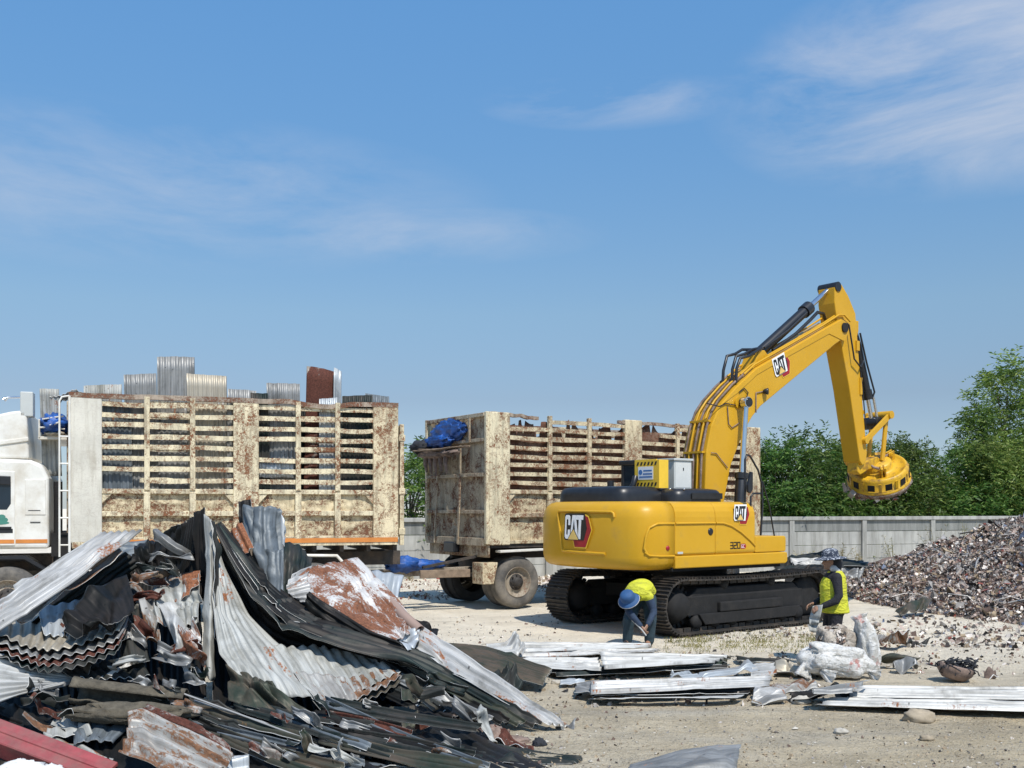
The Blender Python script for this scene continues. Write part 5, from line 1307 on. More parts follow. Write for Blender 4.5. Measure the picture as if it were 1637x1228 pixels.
flat('dark grey tilted sheet with rust streaks lying in front of the white sack', (1300, 1103), (1392, 1086), (1362, 1108), (1300, 1112), 'galv_grey', (.17, .22, .16, .15), pitch=.2)
flat('black sheet under the dark tilted one in front of the white sack', (1262, 1110), (1372, 1106), (1362, 1122), (1268, 1122), 'galv_black_shade', (.05, .06, .03, .02), crumple=.04)
flat('long bright white ribbed sheet at the right edge, far one of a pair', (1378, 1098), (1700, 1101), (1700, 1124), (1354, 1119), 'galv_white', (.06, .06, .05, .05), pitch=.24, amp=.026, crumple=.006)
flat('long bright white ribbed sheet at the right edge, near one of a pair', (1340, 1118), (1700, 1123), (1700, 1143), (1310, 1130), 'galv_white', (.045, .045, .04, .03), pitch=.24, amp=.026, crumple=.006)
flat('thin white strip of sheet left of the bright pair at the right edge', (1300, 1126), (1360, 1122), (1362, 1128), (1305, 1131), 'galv_white', (.03, .03, .02, .02))
flat('thin rusty slat of sheet nearest the left end of the lower row', (940, 1118), (1000, 1119), (1000, 1123), (942, 1122), 'rust_brown', (.02, .02, .015, .015))
flat('crumpled dark scraps of sheet left of the lower row', (770, 1098), (800, 1094), (835, 1105), (800, 1112), 'galv_dark', (.06, .03, .02, .02), crumple=.06, jag=.1)
# dark sheets behind the crawler
BG = 'dark sheets stacked behind the crawler track'
for k, (rows, mt, lab) in enumerate([
    ([[q(1185, 935, 21.5), q(1250, 905, 22), q(1345, 888, 22.5)], [q(1200, 940, 20.8), q(1260, 918, 21), q(1350, 908, 21.5)]], 'galv_dark', 'long black sheet bent over the stack behind the crawler track'),
    ([[q(1235, 898, 22.5), q(1300, 884, 22.8), q(1380, 898, 23)], [q(1240, 912, 21.8), q(1310, 905, 22), q(1388, 905, 22.4)]], 'galv_dark', 'pale topped black sheet highest on the stack behind the standing worker'),
    ([[q(1255, 925, 21), q(1300, 905, 21.4), q(1350, 915, 21.5)], [q(1255, 945, 20.4), q(1300, 935, 20.5), q(1350, 940, 20.8)]], 'galv_black_shade', 'black crumpled sheet low on the stack behind the standing worker'),
    ([[q(1345, 897, 22.6), q(1388, 899, 22.8)], [q(1345, 915, 22), q(1375, 925, 22)]], 'galv_grey', 'pale bent sheet end right of the standing worker'),
    ([[q(1262, 892, 22.4), q(1300, 893, 22.2), q(1340, 896, 22.4)], [q(1268, 900, 21.8), q(1300, 903, 21.6), q(1335, 906, 21.8)]], 'galv_white', 'small white sheet on the dark stack left of the standing worker')]):
    sheet(lab, rows, mt, 'sine', .12, .015, along='u', crumple=.06, dents=.1, group=BG)

# ------------------------------------------------------------------ sacks and loose scrap on the yard
def sackmat(name, base, dirtc, red):
    m = Mat(name, .7, 0, .3)
    v = m.rvec('Object')
    a = m.noise(v, 7, 8, .7, 1.0); b = m.noise(m.rvec('Object', (1, 1, 1), 13), 3.2, 6, .6, .4); w = m.noise(m.rvec('Object', (5, 5, 16)), 1.6, 7, .7, 1.2)
    c = m.mix(m.rng(a, .42, .68), base, dirtc)
    c = m.mix(m.math('MULTIPLY', m.rng(w, .54, .66), .6), c, (.10, .13, .12))
    c = m.mix(m.rng(b, .62, .68, 0, .8 * red), c, (.50, .10, .07))
    m.col(c); m.bump(m.math('ADD', m.noise(v, 9, 8, .7, 1.5), m.math('MULTIPLY', w, .5)), .8, .05)
    return m.mat
SK = sackmat('woven_sack', (.80, .785, .75), (.50, .47, .41), 1.0)
SK2 = sackmat('scrap_filled_sack', (.62, .55, .46), (.16, .12, .09), .4)
def sack(label, c, rad, seed, mat, rotz=0.0, tilt=0.0, tie=None, flat_=.6, amp=.28):
    M = Matrix.Rotation(rotz, 4, 'Z') @ Matrix.Rotation(tilt, 4, 'Y')
    t = thing('sack', label, 'sack', (c[0], c[1], 0), 0, 'filled sacks beside the standing worker')
    mb = MB()
    nu, nv = 72, 48; vs = []; fs = []
    for j in range(nv + 1):
        th = math.pi * j / nv
        for i in range(nu):
            ph = 2 * math.pi * i / nu
            dv = Vector((math.sin(th) * math.cos(ph), math.sin(th) * math.sin(ph), math.cos(th)))
            p = Vector([math.copysign(abs(t_) ** .78, t_) for t_ in dv])
            k = 1 + amp * mnoise.noise(dv * 1.7 + Vector((seed, 0, 0))) + amp * .5 * (.35 - abs(mnoise.noise(dv * 4.5 + Vector((0, seed, 0))))) + amp * .25 * (.3 - abs(mnoise.noise(dv * 10 + Vector((0, seed, 3)))))
            p = M @ (Vector((p.x * rad[0], p.y * rad[1], p.z * rad[2])) * k)
            p.z = max(p.z, -c[2] + .012 + .02 * (p.z + c[2]) if p.z < -c[2] else p.z)
            vs.append(p + Vector((0, 0, c[2])))
    for j in range(nv):
        for i in range(nu): fs.append((j * nu + i, (j + 1) * nu + i, (j + 1) * nu + (i + 1) % nu, j * nu + (i + 1) % nu))
    mb.add(vs, fs, 0, True)
    mb.build('bag', mat, t)
    if tie:
        for (ax, ay, az, bx, by, bz) in tie:
            n = 6; P = []
            a_ = Vector((ax, ay, az)); b_ = Vector((bx, by, bz)); w_ = (b_ - a_).cross(Vector((0, 1, .3))).normalized()
            for j in range(8):
                f = j / 7; P.append([a_.lerp(b_, f) + w_ * (.02 + .10 * f) * (i / n - .5) * 2 + Vector((0, 1, 0)) * .025 * math.sin(i * 2.2 + f * 3) + Vector((0, 0, .02 * math.sin(i * 3.1))) * f for i in range(n + 1)])
            MB().grid(P).build('loose_end', mat, t, solid=.004)
    return t
p = g(1345, 1086); s_ = 12.4 / F
sack('plump white woven sack with red print lying on its side in front', (p.x, 12.5, .185), (.40, .24, .20), 2.0, SK, .05, .10, [(-.36, -.1, .22, -.44, -.18, .02), (-.25, -.2, .1, -.12, -.34, .015), (.36, -.12, .06, .47, -.2, .012)])
p = g(1340, 1060)
sb_ = sack('brown scrap filled sack behind the white one, bulging with metal bits', (4.14, 13.15, .20), (.25, .23, .33), 5.3, SK2, 0, .0)
mb = MB(); r7 = random.Random(31)
for k in range(260):
    u_ = Vector((r7.gauss(0, 1), r7.gauss(0, 1) - .5, abs(r7.gauss(0, 1)) * .9)).normalized()
    shard_c = Vector((u_.x * .25, u_.y * .23, .21 + u_.z * .32))
    M_ = Matrix.Translation(shard_c) @ Quaternion((r7.gauss(0, 1), r7.gauss(0, 1), r7.gauss(0, 1), r7.gauss(0, 1))).normalized().to_matrix().to_4x4()
    s_ = r7.uniform(.015, .05)
    mb.add([M_ @ Vector(p) for p in ((-s_, -s_ * .6, 0), (0, -s_ * .7, s_ * .4), (s_, -s_ * .3, 0), (-s_ * .8, s_ * .6, 0), (0, s_ * .5, s_ * .5), (s_, s_ * .6, -s_ * .2))], [(0, 1, 4, 3), (1, 2, 5, 4)], r7.choice((0, 0, 1, 2, 1)), False)
mb.build('metal_bits', [simple('bits_pale', (.60, .54, .48), .6), simple('bits_brown', (.22, .15, .11), .8), simple('bits_dark', (.06, .05, .045), .7)], sb_)
sack('upright white sack standing behind the white one at its right', (4.49, 13.0, .24), (.125, .17, .40), 8.1, SK, .2, -.12, [(-.06, 0, .55, -.10, -.02, .70)])
# rusty motor like lump with wires
p = g(1523, 1088)
t = thing('rusty_drum', 'rusty brown drum tangled in dark wire on the right of the yard', 'rusty drum', (p.x, p.y, 0))
mb = MB().lathe([(.05, .01), (.13, .02), (.20, .10), (.215, .17), (.20, .185), (.185, .17), (.10, .14)], Matrix.Rotation(R(14), 4, 'Y'), 22)
mb.build('drum', MT['cloth_brown'], t)
mb = MB(); rr2 = random.Random(4)
for k in range(26):
    c0 = Vector((rr2.uniform(-.1, .2), rr2.uniform(-.12, .08), .17 + rr2.uniform(-.05, .06)))
    pts = [c0 + Vector((.14 * math.cos(a + k) * rr2.uniform(.5, 1.2), .12 * math.sin(a + k) * rr2.uniform(.5, 1.2), .05 * math.sin(a * 2 + k))) for a in np.arange(0, 5, .7)]
    mb.tube(pts, .008, 5)
mb.build('wire_tangle', MT['net_dark'], t)
for k, (px, py, rows, mt, lab) in enumerate([
    (1440, 1060, [[g(1412, 1048, .12), g(1440, 1046, .16), g(1462, 1052, .10)], [g(1416, 1060, .02), g(1440, 1063, .03), g(1458, 1062, .03)]], 'galv_olive', 'dark green crumpled metal scrap lying between the sacks and the rusty drum'),
    (1450, 1070, [[g(1428, 1070, .03), g(1450, 1063, .08), g(1467, 1066, .06)], [g(1430, 1073, .02), g(1450, 1072, .03), g(1466, 1073, .02)]], 'galv_grey', 'small pale grey scrap piece in front of the dark green one'),
    (1430, 1020, [[g(1393, 1026, .05), g(1430, 1008, .3), g(1455, 1020, .16)], [g(1398, 1029, .02), g(1430, 1028, .08), g(1452, 1029, .03)]], 'rust_mixed', 'brown arched scrap sheet at the foot of the scrap heap'),
    (1470, 1028, [[g(1440, 1026, .06), g(1460, 1022, .1), g(1483, 1027, .04)], [g(1442, 1030, .02), g(1462, 1031, .02), g(1482, 1031, .02)]], 'galv_dark', 'low dark scrap piece right of the brown arched one'),
    (1480, 960, [[q(1430, 975, 19.6), q(1460, 962, 19.8), q(1490, 958, 20)], [q(1440, 985, 19.2), q(1465, 980, 19.3), q(1480, 975, 19.5)]], 'galv_olive', 'grey green bent plate lying on the front slope of the scrap heap'),
    (1580, 1080, [[g(1572, 1076, .03), g(1590, 1074, .05)], [g(1576, 1081, .02), g(1596, 1080, .02)]], 'cloth_brown', 'small rusty scrap right of the rusty drum'),
    (1600, 1091, [[g(1590, 1088, .09), g(1604, 1088, .09)], [g(1590, 1097, .02), g(1604, 1097, .02)]], 'galv_white', 'small white block at the far edge of the bright long sheet')]):
    sheet(lab, rows, mt, 'flat', crumple=.05, dents=.1, jag=.05, cat='scrap piece', name='scrap_piece', group=None, nu=24, thick=.01)
for k, (px, py, r_, lab) in enumerate([(1281, 1122, .085, 'rounded grey stone beside the black sheet in front of the sacks'), (1470, 1147, .12, 'low pale half buried stone on the right of the yard'), (1345, 1168, .05, 'small brown stone in the right foreground dirt'), (1482, 1180, .05, 'dark stone in the right foreground dirt'), (890, 1092, .05, 'small stone just left of the flat sheets')]):
    p = g(px, py)
    o = MB().blob((0, 0, r_ * .3), (r_ * 1.25, r_, r_ * .6), .35, 2.2, 20, 12, seed=k * 3.3).build('stone', mats_p[k % 2], loc=(p.x, p.y, gz(p.x, p.y))); tag(o, lab, 'stone', 'single stones on the yard')
# ------------------------------------------------------------------ heap of mixed scrap on the right
HM = [simple('scrap_white', (.66, .59, .52), .5, .1, .3, 9), simple('scrap_pink', (.40, .31, .26), .7, 0, .3, 9), simple('scrap_grey', (.29, .265, .24), .6, .1, .3, 9), simple('scrap_brown', (.17, .115, .09), .85, 0, .4, 9), simple('scrap_black', (.035, .03, .027), .6, 0, .4, 9), simple('scrap_steel', (.42, .40, .37), .45, .4, .2, 9), simple('scrap_blue', (.10, .13, .20), .5, 0, .3, 9), simple('scrap_red', (.26, .075, .055), .6, 0, .3, 9), simple('scrap_tan', (.34, .26, .17), .8, 0, .3, 9)]
hc = Vector((14.0, 24.0, 0))
def heap_z(x, y):
    dx, dy = abs(x - hc.x) / 6.3, abs(y - hc.y) / 7.6
    r = (dx ** 3 + dy ** 3) ** (1 / 3)
    z = 2.32 * max(0.0, 1 - r) if r < 1 else 0
    return z + (.30 * mnoise.noise(Vector((x * .8, y * .8, 2))) + .12 * mnoise.noise(Vector((x * 2.1, y * 2.1, 5)))) * min(1, z * 1.6)
mb = MB(); nx = 110
base_P = [[(hc.x - 7.4 + 14.8 * i / nx, hc.y - 7.8 + 15.6 * j / nx, heap_z(hc.x - 7.4 + 14.8 * i / nx, hc.y - 7.8 + 15.6 * j / nx) - .05 - (.1 if heap_z(hc.x - 7.4 + 14.8 * i / nx, hc.y - 7.8 + 15.6 * j / nx) < .03 else 0)) for i in range(nx + 1)] for j in range(nx + 1)]
mb.grid(base_P, 3, False)
r3 = random.Random(21)
def shard(mb, c, s, mi, rr_):
    kind = rr_.random()
    e = Quaternion((rr_.gauss(0, 1), rr_.gauss(0, 1), rr_.gauss(0, 1), rr_.gauss(0, 1))).normalized()
    M = Matrix.Translation(c) @ e.to_matrix().to_4x4()
    if kind < .62:        # bent scrap of plate
        w = s * rr_.uniform(.3, .9)
        pts = [(-s, -w, 0), (0, -w * rr_.uniform(.6, 1.1), s * rr_.uniform(-.5, .5)), (s * rr_.uniform(.6, 1.2), -w * rr_.uniform(.2, 1), 0), (-s * rr_.uniform(.6, 1), w, s * rr_.uniform(-.3, .3)), (0, w * rr_.uniform(.6, 1.2), s * rr_.uniform(-.6, .6)), (s, w * rr_.uniform(.4, 1), s * rr_.uniform(-.4, .4))]
        mb.add([M @ Vector(p) for p in pts], [(0, 1, 4, 3), (1, 2, 5, 4)], mi, False)
    elif kind < .84:      # chunk
        a, b = s * rr_.uniform(.35, .8), s * rr_.uniform(.2, .6)
        mb.box((-a, -b, -b * .6), (a, b, b * .6), mi, M)
    elif kind < .93:      # rod
        mb.tube([M @ Vector((-s * 1.5, 0, 0)), M @ Vector((0, s * .3, 0)), M @ Vector((s * 1.5, 0, s * .2))], s * .10, 5, mi, caps=False)
    else:                 # ring or can
        mb.lathe([(s * .42, -s * .35), (s * .45, s * .3)], M, 9, mi)
W_ = (0, 0, 0, 8, 1, 8, 3, 0, 1, 1, 0, 2, 1, 1, 1, 2, 2, 2, 2, 3, 3, 3, 4, 4, 4, 4, 4, 5, 5, 5, 8, 8, 1, 2, 6, 7)
n = 0
while n < 42000:
    x = hc.x + r3.uniform(-6.6, 4.5); y = hc.y + r3.uniform(-8.0, 2.0)
    z = heap_z(x, y)
    if z <= 0.02: continue
    px = CX + F * x / y
    if px > 2150: continue
    s = r3.choice((.016, .020, .024, .028, .034, .040, .050, .066)) * r3.uniform(.7, 1.3)
    if r3.random() < .015: s *= 2.6
    shard(mb, Vector((x, y, z + r3.uniform(-.04, .05))), s, r3.choice(W_), r3); n += 1
for k in range(170):
    x = hc.x + r3.uniform(-6.0, 1.5); y = hc.y + r3.uniform(-7.4, 0)
    z = heap_z(x, y)
    if z < .15: continue
    a = r3.uniform(0, 6.28); L = r3.uniform(.25, .8); c = Vector((x, y, z + .03))
    dv = Vector((math.cos(a) * L, math.sin(a) * L, r3.uniform(-.1, .3)))
    mb.tube([c - dv * .5, c + Vector((r3.uniform(-.1, .1), r3.uniform(-.1, .1), r3.uniform(0, .12))), c + dv * .5], r3.uniform(.006, .018), 5, r3.choice((2, 3, 4, 5, 0)), caps=False)
o = mb.build('scrap_heap', HM); tag(o, 'tall heap of mixed pinkish white and black metal scrap at the right', 'scrap heap', kind='stuff')
# litter on the ground
mb = MB()
def scatter(n, x0, x1, y0, y1, smin, smax, wt):
    for i in range(n):
        p = g(r3.uniform(x0, x1), y0 + (y1 - y0) * r3.random())
        s = r3.uniform(smin, smax)
        shard(mb, Vector((p.x, p.y, gz(p.x, p.y) + s * .3)), s, r3.choice(wt), r3)
scatter(300, 1060, 1330, 996, 1020, .012, .045, (0, 5, 2, 3, 8, 3, 4))
scatter(520, 1370, 1660, 985, 1035, .02, .07, W_)
scatter(260, 1400, 1660, 1030, 1075, .012, .035, W_)
scatter(240, 690, 900, 985, 1060, .01, .03, (0, 3, 4, 8, 2))
scatter(200, 636, 720, 925, 958, .02, .06, (7, 3, 1, 8, 0))
scatter(200, 840, 890, 920, 945, .03, .07, (7, 3, 1, 8, 0))
scatter(500, 900, 1320, 1040, 1128, .01, .045, (0, 3, 4, 2, 8, 8))
scatter(420, 700, 1000, 1080, 1228, .006, .026, (3, 4, 2, 8, 8))
scatter(320, 1000, 1640, 1125, 1228, .006, .022, (3, 4, 2, 8, 8, 0))
o = mb.build('litter', HM); tag(o, 'small bits of scrap littering the yard around the machine and sheets', 'litter', kind='stuff')
# ------------------------------------------------------------------ excavator
EC = (3.2, 18.5); ea = R(37)
EF = Frame(EC[0], EC[1], ea)
exc = thing('excavator', 'big yellow crawler excavator with raised boom working in the middle of the yard', 'excavator', (EC[0], EC[1], 0), ea)
Y = MT['yellow']
def EX(px, py, off):
    x = EF.x_at(px, -off); return Vector((x, -off, EF.z_at(x, -off, py)))
# tracks
def track(yc, side):
    r_ = .43; half = 1.68; zc = .47
    per = 4 * half + 2 * math.pi * r_
    def at(s):
        s %= per
        if s < 2 * half: return (-half + s, zc - r_, 0.0)
        s -= 2 * half
        if s < math.pi * r_:
            a = s / r_; return (half + r_ * math.sin(a), zc - r_ * math.cos(a), a)
        s -= math.pi * r_
        if s < 2 * half:
            sag = .035 * math.sin(math.pi * s / (2 * half))
            return (half - s, zc + r_ - sag, math.pi)
        s -= 2 * half
        a = math.pi + s / r_; return (-half + r_ * math.sin(a), zc - r_ * math.cos(a), a)
    n = 50; mb = MB()
    for k in range(n):
        x, z, a = at(per * k / n)
        M = Matrix.Translation((x, yc, z)) @ Matrix.Rotation(-a, 4, 'Y')
        mb.box((-.091, -.3, -.012), (.091, .3, .012), 0, M)
        for gx in (-.075, 0, .07): mb.box((gx - .009, -.3, -.043), (gx + .009, .3, -.012), 0, M)
        mb.box((-.08, -.16, .012), (.08, -.11, .075), 0, M); mb.box((-.08, .11, .012), (.08, .16, .075), 0, M)
    mb.build('track', MT['track_steel'], exc)
    fr = MB()
    fr.box((-1.5, yc - .17, .30), (1.45, yc + .17, .62))
    fr.prism([(-1.45, .60), (1.4, .60), (1.2, .74), (-1.25, .74)], lambda p: (p[0], yc - .15, p[1]), lambda p: (p[0], yc + .15, p[1]))
    fr.box((-.8, yc + side * .16, .34), (.8, yc + side * .245, .50))
    f = fr.build('track_frame', MT['steel_black'], exc, bevel=.02)
    MB().prism([(-1.15, .15), (1.15, .15), (1.3, .33), (-1.3, .33)], lambda p: (p[0], yc + side * .205, p[1]), lambda p: (p[0], yc + side * .235, p[1])).build('track_guard', MT['steel_black'], f, bevel=.01)
    for k in range(7):
        x = -1.3 + 2.6 * k / 6
        MB().lathe([(.0, -.2), (.11, -.2), (.11, -.1), (.07, -.09), (.07, .09), (.11, .1), (.11, .2), (0, .2)], Matrix.Translation((x, yc, .20)) @ Matrix.Rotation(R(90), 4, 'X'), 16, close=False).build('roller', MT['steel_black'], f)
    for x in (-.6, .6):
        MB().lathe([(.0, -.17), (.08, -.17), (.08, .17), (0, .17)], Matrix.Translation((x, yc, .785)) @ Matrix.Rotation(R(90), 4, 'X'), 14, close=False).build('carrier_roller', MT['steel_black'], f)
    MB().lathe([(0, -.1), (.18, -.12), (.33, -.09), (.365, -.04), (.365, .04), (.33, .09), (.18, .12), (0, .1)], Matrix.Translation((1.68, yc, .47)) @ Matrix.Rotation(R(90), 4, 'X'), 28, close=False).build('idler', MT['steel_black'], f)
    sp = MB(); M = Matrix.Translation((-1.68, yc, .47)) @ Matrix.Rotation(R(90), 4, 'X')
    sp.lathe([(0, -.2), (.2, -.2), (.24, -.1), (.30, -.035), (.30, .035), (.24, .1), (.2, .2), (0, .2)], M, 28, close=False)
    for k in range(21):
        a = k * 2 * math.pi / 21; sp.box((.29, -.025, -.03), (.375, .025, .03), 0, M @ Matrix.Rotation(a, 4, 'Z'))
    sp.build('sprocket', MT['steel_black'], f)
track(-1.2, -1); track(1.2, 1)
mb = MB().box((-.75, -1.05, .42), (.75, 1.05, .78)).prism([(-1.1, -1.03), (-.6, -.3), (-.6, .3), (-1.1, 1.03), (-.75, 1.03), (0, .5), (.75, 1.03), (1.1, 1.03), (.6, .3), (.6, -.3), (1.1, -1.03), (.75, -1.03), (0, -.5), (-.75, -1.03)], lambda p: (p[0], p[1], .46), lambda p: (p[0], p[1], .70))
mb.lathe([(.62, .76), (.66, .8), (.66, .98), (.62, 1.03)], None, 36)
mb.build('car_body', MT['steel_black'], exc, bevel=.02)
# platform and counterweight
mb = MB().box((-1.76, -1.28, 1.02), (.95, 1.28, 1.12)).box((-1.7, -.6, .98), (1.4, .6, 1.35))
mb.build('platform', MT['steel_black'], exc, bevel=.02)
half_ = [(-1.765, 1.34), (-2.0, 1.345), (-2.18, 1.335), (-2.33, 1.28), (-2.44, 1.17), (-2.51, 1.02), (-2.565, .8), (-2.61, .55), (-2.64, .28), (-2.65, 0)]
outl = half_ + [(x, -y) for x, y in half_[-2::-1]]
lev = [(1.06, .16), (1.075, .10), (1.11, .05), (1.17, .018), (1.26, 0), (1.6, 0), (1.88, 0), (1.99, .02), (2.07, .06), (2.125, .12), (2.15, .20), (2.155, .30)]
vs, fs = [], []
for z, ins in lev:
    for x, y in outl:
        k = 1 - ins / 1.35
        vs.append((-1.765 + (x + 1.765) * (1 - ins / .9), y * k if x < -1.77 else y * k, z))
n = len(outl)
for j in range(len(lev) - 1):
    for i in range(n): fs.append((j * n + i, (j + 1) * n + i, (j + 1) * n + (i + 1) % n, j * n + (i + 1) % n))
fs.append(tuple(range(n))); fs.append(tuple(range((len(lev) - 1) * n, len(lev) * n))[::-1])
cwm = MB().add(vs, fs, 0, True)
cw = cwm.build('counterweight', Y, exc, bevel=.0)


def rear(o, z, out=.0):
    """point on the counterweight's rear face at right-hand offset o"""
    ys = [p[1] for p in outl][::-1]; xs_ = [p[0] for p in outl][::-1]
    x = float(np.interp(-o, [p[1] for p in outl[::-1]], [p[0] for p in outl[::-1]]))
    a = math.atan2(o, 2.6)
    return Vector((x - out, -o - out * math.sin(a), z))
# raised border of the pressed panel and the recessed panel inside it
def strip_on_rear(pts, r, nm, mat):
    MB().tube([rear(o, z, .004) for o, z in pts], r, 8).build(nm, mat, cw)
dense = lambda a, b, n=12: [(a[0] + (b[0] - a[0]) * i / n, a[1] + (b[1] - a[1]) * i / n) for i in range(n + 1)]
strip_on_rear(dense((-.56, 1.97), (-.42, 1.36)) + dense((-.40, 1.33), (.62, 1.31)), .024, 'panel_rim', Y)
strip_on_rear(dense((-.53, 2.0), (.74, 1.985)) + [(.78, 1.96), (.79, 1.90)], .02, 'panel_rim', Y)
# flowing crease from counterweight to front panel
side_crease = [(-2.33, -1.285, 1.33)] + [(-2.37, -1.262, 1.42), (-2.345, -1.28, 1.60), (-2.29, -1.302, 1.74), (-2.15, -1.342, 1.80), (-1.78, -1.347, 1.80)]
MB().tube(side_crease, .018, 8).build('crease', Y, cw)
MB().tube([(-2.36, -1.27, 1.35), (-2.3, -1.305, 1.30), (-2.1, -1.345, 1.285), (-1.78, -1.347, 1.28)], .018, 8).build('crease', Y, cw)
MB().lathe([(.0, .012), (.035, .012), (.04, 0)], Matrix.Translation((-1.93, -1.345, 1.41)) @ Matrix.Rotation(R(90), 4, 'X'), 14).build('reflector', MT['red'], cw)
# side panels
def side_prism(x0, x1, z0=1.10, y=-1.34):
    prof = [(y + .05, z0 - .03), (y, z0 + .03), (y, 1.90), (y + .012, 1.99), (y + .045, 2.07), (y + .10, 2.125), (y + .18, 2.15), (y + .75, 2.16), (y + .75, z0 - .03)]
    return MB().prism(prof, lambda p: (x0, p[0], p[1]), lambda p: (x1, p[0], p[1]), smooth=False)
side_prism(-1.755, -.815, 1.285).build('engine_door', Y, exc, bevel=.012, seg=3)
edoor = [o for o in exc.children if o.name.startswith('engine_door')][0]
MB().lathe([(.0, .02), (.04, .02), (.055, .012), (.06, 0)], Matrix.Translation((-.93, -1.34, 1.66)) @ Matrix.Rotation(R(90), 4, 'X'), 18).box((-.96, -1.355, 1.63), (-.90, -1.34, 1.69)).build('lock', MT['plastic_black'], edoor)
fp = side_prism(-.805, .20, 1.285).build('front_panel', Y, exc, bevel=.03, seg=3)
MB().prism([(-2.2 + .45, 1.075), (1.0, 1.075), (1.06, 1.11), (1.06, 1.25), (1.03, 1.277), (-1.755, 1.277)], lambda p: (p[0], -1.345, p[1]), lambda p: (p[0], -.7, p[1])).build('side_sill', Y, exc, bevel=.02, seg=3)
MB().prism([(.205, 1.285), (1.0, 1.285), (1.03, 1.31), (1.03, 1.52), (1.0, 1.56), (.205, 1.56)], lambda p: (p[0], -1.33, p[1]), lambda p: (p[0], -.55, p[1])).build('tool_box', Y, exc, bevel=.015, seg=2)
MB().tube([(-1.75, -1.345, 1.80), (-.82, -1.345, 1.80)], .018, 8).build('crease', Y, edoor)
MB().tube([(-.80, -1.345, 1.80), (-.62, -1.345, 1.795), (-.42, -1.345, 1.75), (-.18, -1.345, 1.64), (.05, -1.345, 1.50), (.19, -1.345, 1.40)], .018, 8).build('crease', Y, fp)
# left side body under the cab
MB().box((-1.755, .35, 1.12), (-.62, 1.34, 2.13)).build('left_door', Y, exc, bevel=.05, seg=3)
# hood
hd = MB()
def pillow(x0, x1, y0, y1, z0, z1, mb, ins=.10):
    vs = []; fs = []; n = 24
    lv = [(z0, 0), (z0 + (z1 - z0) * .55, 0), (z0 + (z1 - z0) * .82, ins * .35), (z0 + (z1 - z0) * .96, ins * .9), (z1, ins * 1.7), (z1 + .01, ins * 3)]
    for z, i_ in lv:
        for k in range(n):
            a = 2 * math.pi * k / n; c, s_ = math.cos(a), math.sin(a)
            e = .35
            cx_, cy_ = math.copysign(abs(c) ** e, c), math.copysign(abs(s_) ** e, s_)
            vs.append(((x0 + x1) / 2 + cx_ * ((x1 - x0) / 2 - i_), (y0 + y1) / 2 + cy_ * ((y1 - y0) / 2 - i_), z))
    for j in range(len(lv) - 1):
        for k in range(n): fs.append((j * n + k, j * n + (k + 1) % n, (j + 1) * n + (k + 1) % n, (j + 1) * n + k))
    fs.append(tuple(range((len(lv) - 1) * n, len(lv) * n)))
    mb.add(vs, fs, 0, True)
pillow(-2.28, -1.1, -.62, 1.08, 2.12, 2.40, hd, .07); pillow(-1.35, -.12, -.98, .30, 2.12, 2.37, hd, .07)
hd.box((-1.0, -1.0, 2.2), (-.25, -.985, 2.3)); hd.tube([(-1.6, .35, 2.4), (-1.6, .35, 2.52)], .06, 12)
hood = hd.build('engine_hood', MT['plastic_black'], exc)
mb = MB()
for k, (x, y) in enumerate([(-1.95, -.5), (-1.42, -.9), (-1.12, -.93)]): mb.blob((x, y, 2.36), (.022, .022, .018), 0, 1, 8, 6)
mb.build('hood_bolt', MT['chrome'], hood)
MB().box((-.62, -.55, 2.15), (.16, .35, 2.28)).build('boom_bay_cover', MT['steel_black'], exc, bevel=.02)
# cabinet and warning board on the hood
cab_ = MB().box((-.93, -.52, 2.36), (-.50, -.02, 2.86)).box((-.955, -.545, 2.86), (-.475, .005, 2.90)).build('control_cabinet', MT['cabinet_grey'], exc, bevel=.008)
MB().box((-.72, -.530, 2.69), (-.70, -.52, 2.74)).build('cabinet_lock', MT['plastic_black'], cab_)
MB().box((-.90, -.524, 2.40), (-.53, -.5205, 2.83)).build('cabinet_door', simple('cabinet_door_grey', (.62, .63, .60), .5, 0, .05), cab_)
bx, b0, b1 = -1.40, -.04, -.56
brd = MB().box((bx, b1, 2.38), (bx + .03, b0, 2.87)).box((bx + .0, b1 - .07, 2.38), (bx + .22, b1 - .0, 2.86)).build('warning_board', MT['sign_yellow'], exc, bevel=.004)
mb = MB()
for i in range(6):
    for z in (2.45, 2.80):
        y = b0 - .05 - i * .085
        mb.prism([(y, z - .03), (y - .04, z - .03), (y - .065, z + .03), (y - .025, z + .03)], lambda p: (bx - .003, p[0], p[1]), lambda p: (bx - .001, p[0], p[1]))
mb.build('hazard_stripe', MT['black'], brd)
MB().box((bx - .004, b1 + .07, 2.53), (bx - .001, b0 - .09, 2.75)).build('name_plate', MT['white'], brd)
mb = MB().lathe([(.0, .0), (.045, .0), (.045, .002)], Matrix.Translation((bx - .0045, b0 - .15, 2.655)) @ Matrix.Rotation(R(-90), 4, 'Y'), 16)
for k, (z, a, b) in enumerate([(2.68, .22, .42), (2.625, .21, .43), (2.575, .12, .43)]): mb.box((bx - .0065, b0 - b, z - .013), (bx - .0045, b0 - a, z + .013))
mb.build('plate_lettering', MT['blue_ink'], brd)
MB().tube([(bx - .12, -.06, 2.36), (bx - .1, -.12, 2.45), (bx - .02, -.08, 2.58)], .05, 10).build('exhaust_stack', MT['plastic_black'], exc)
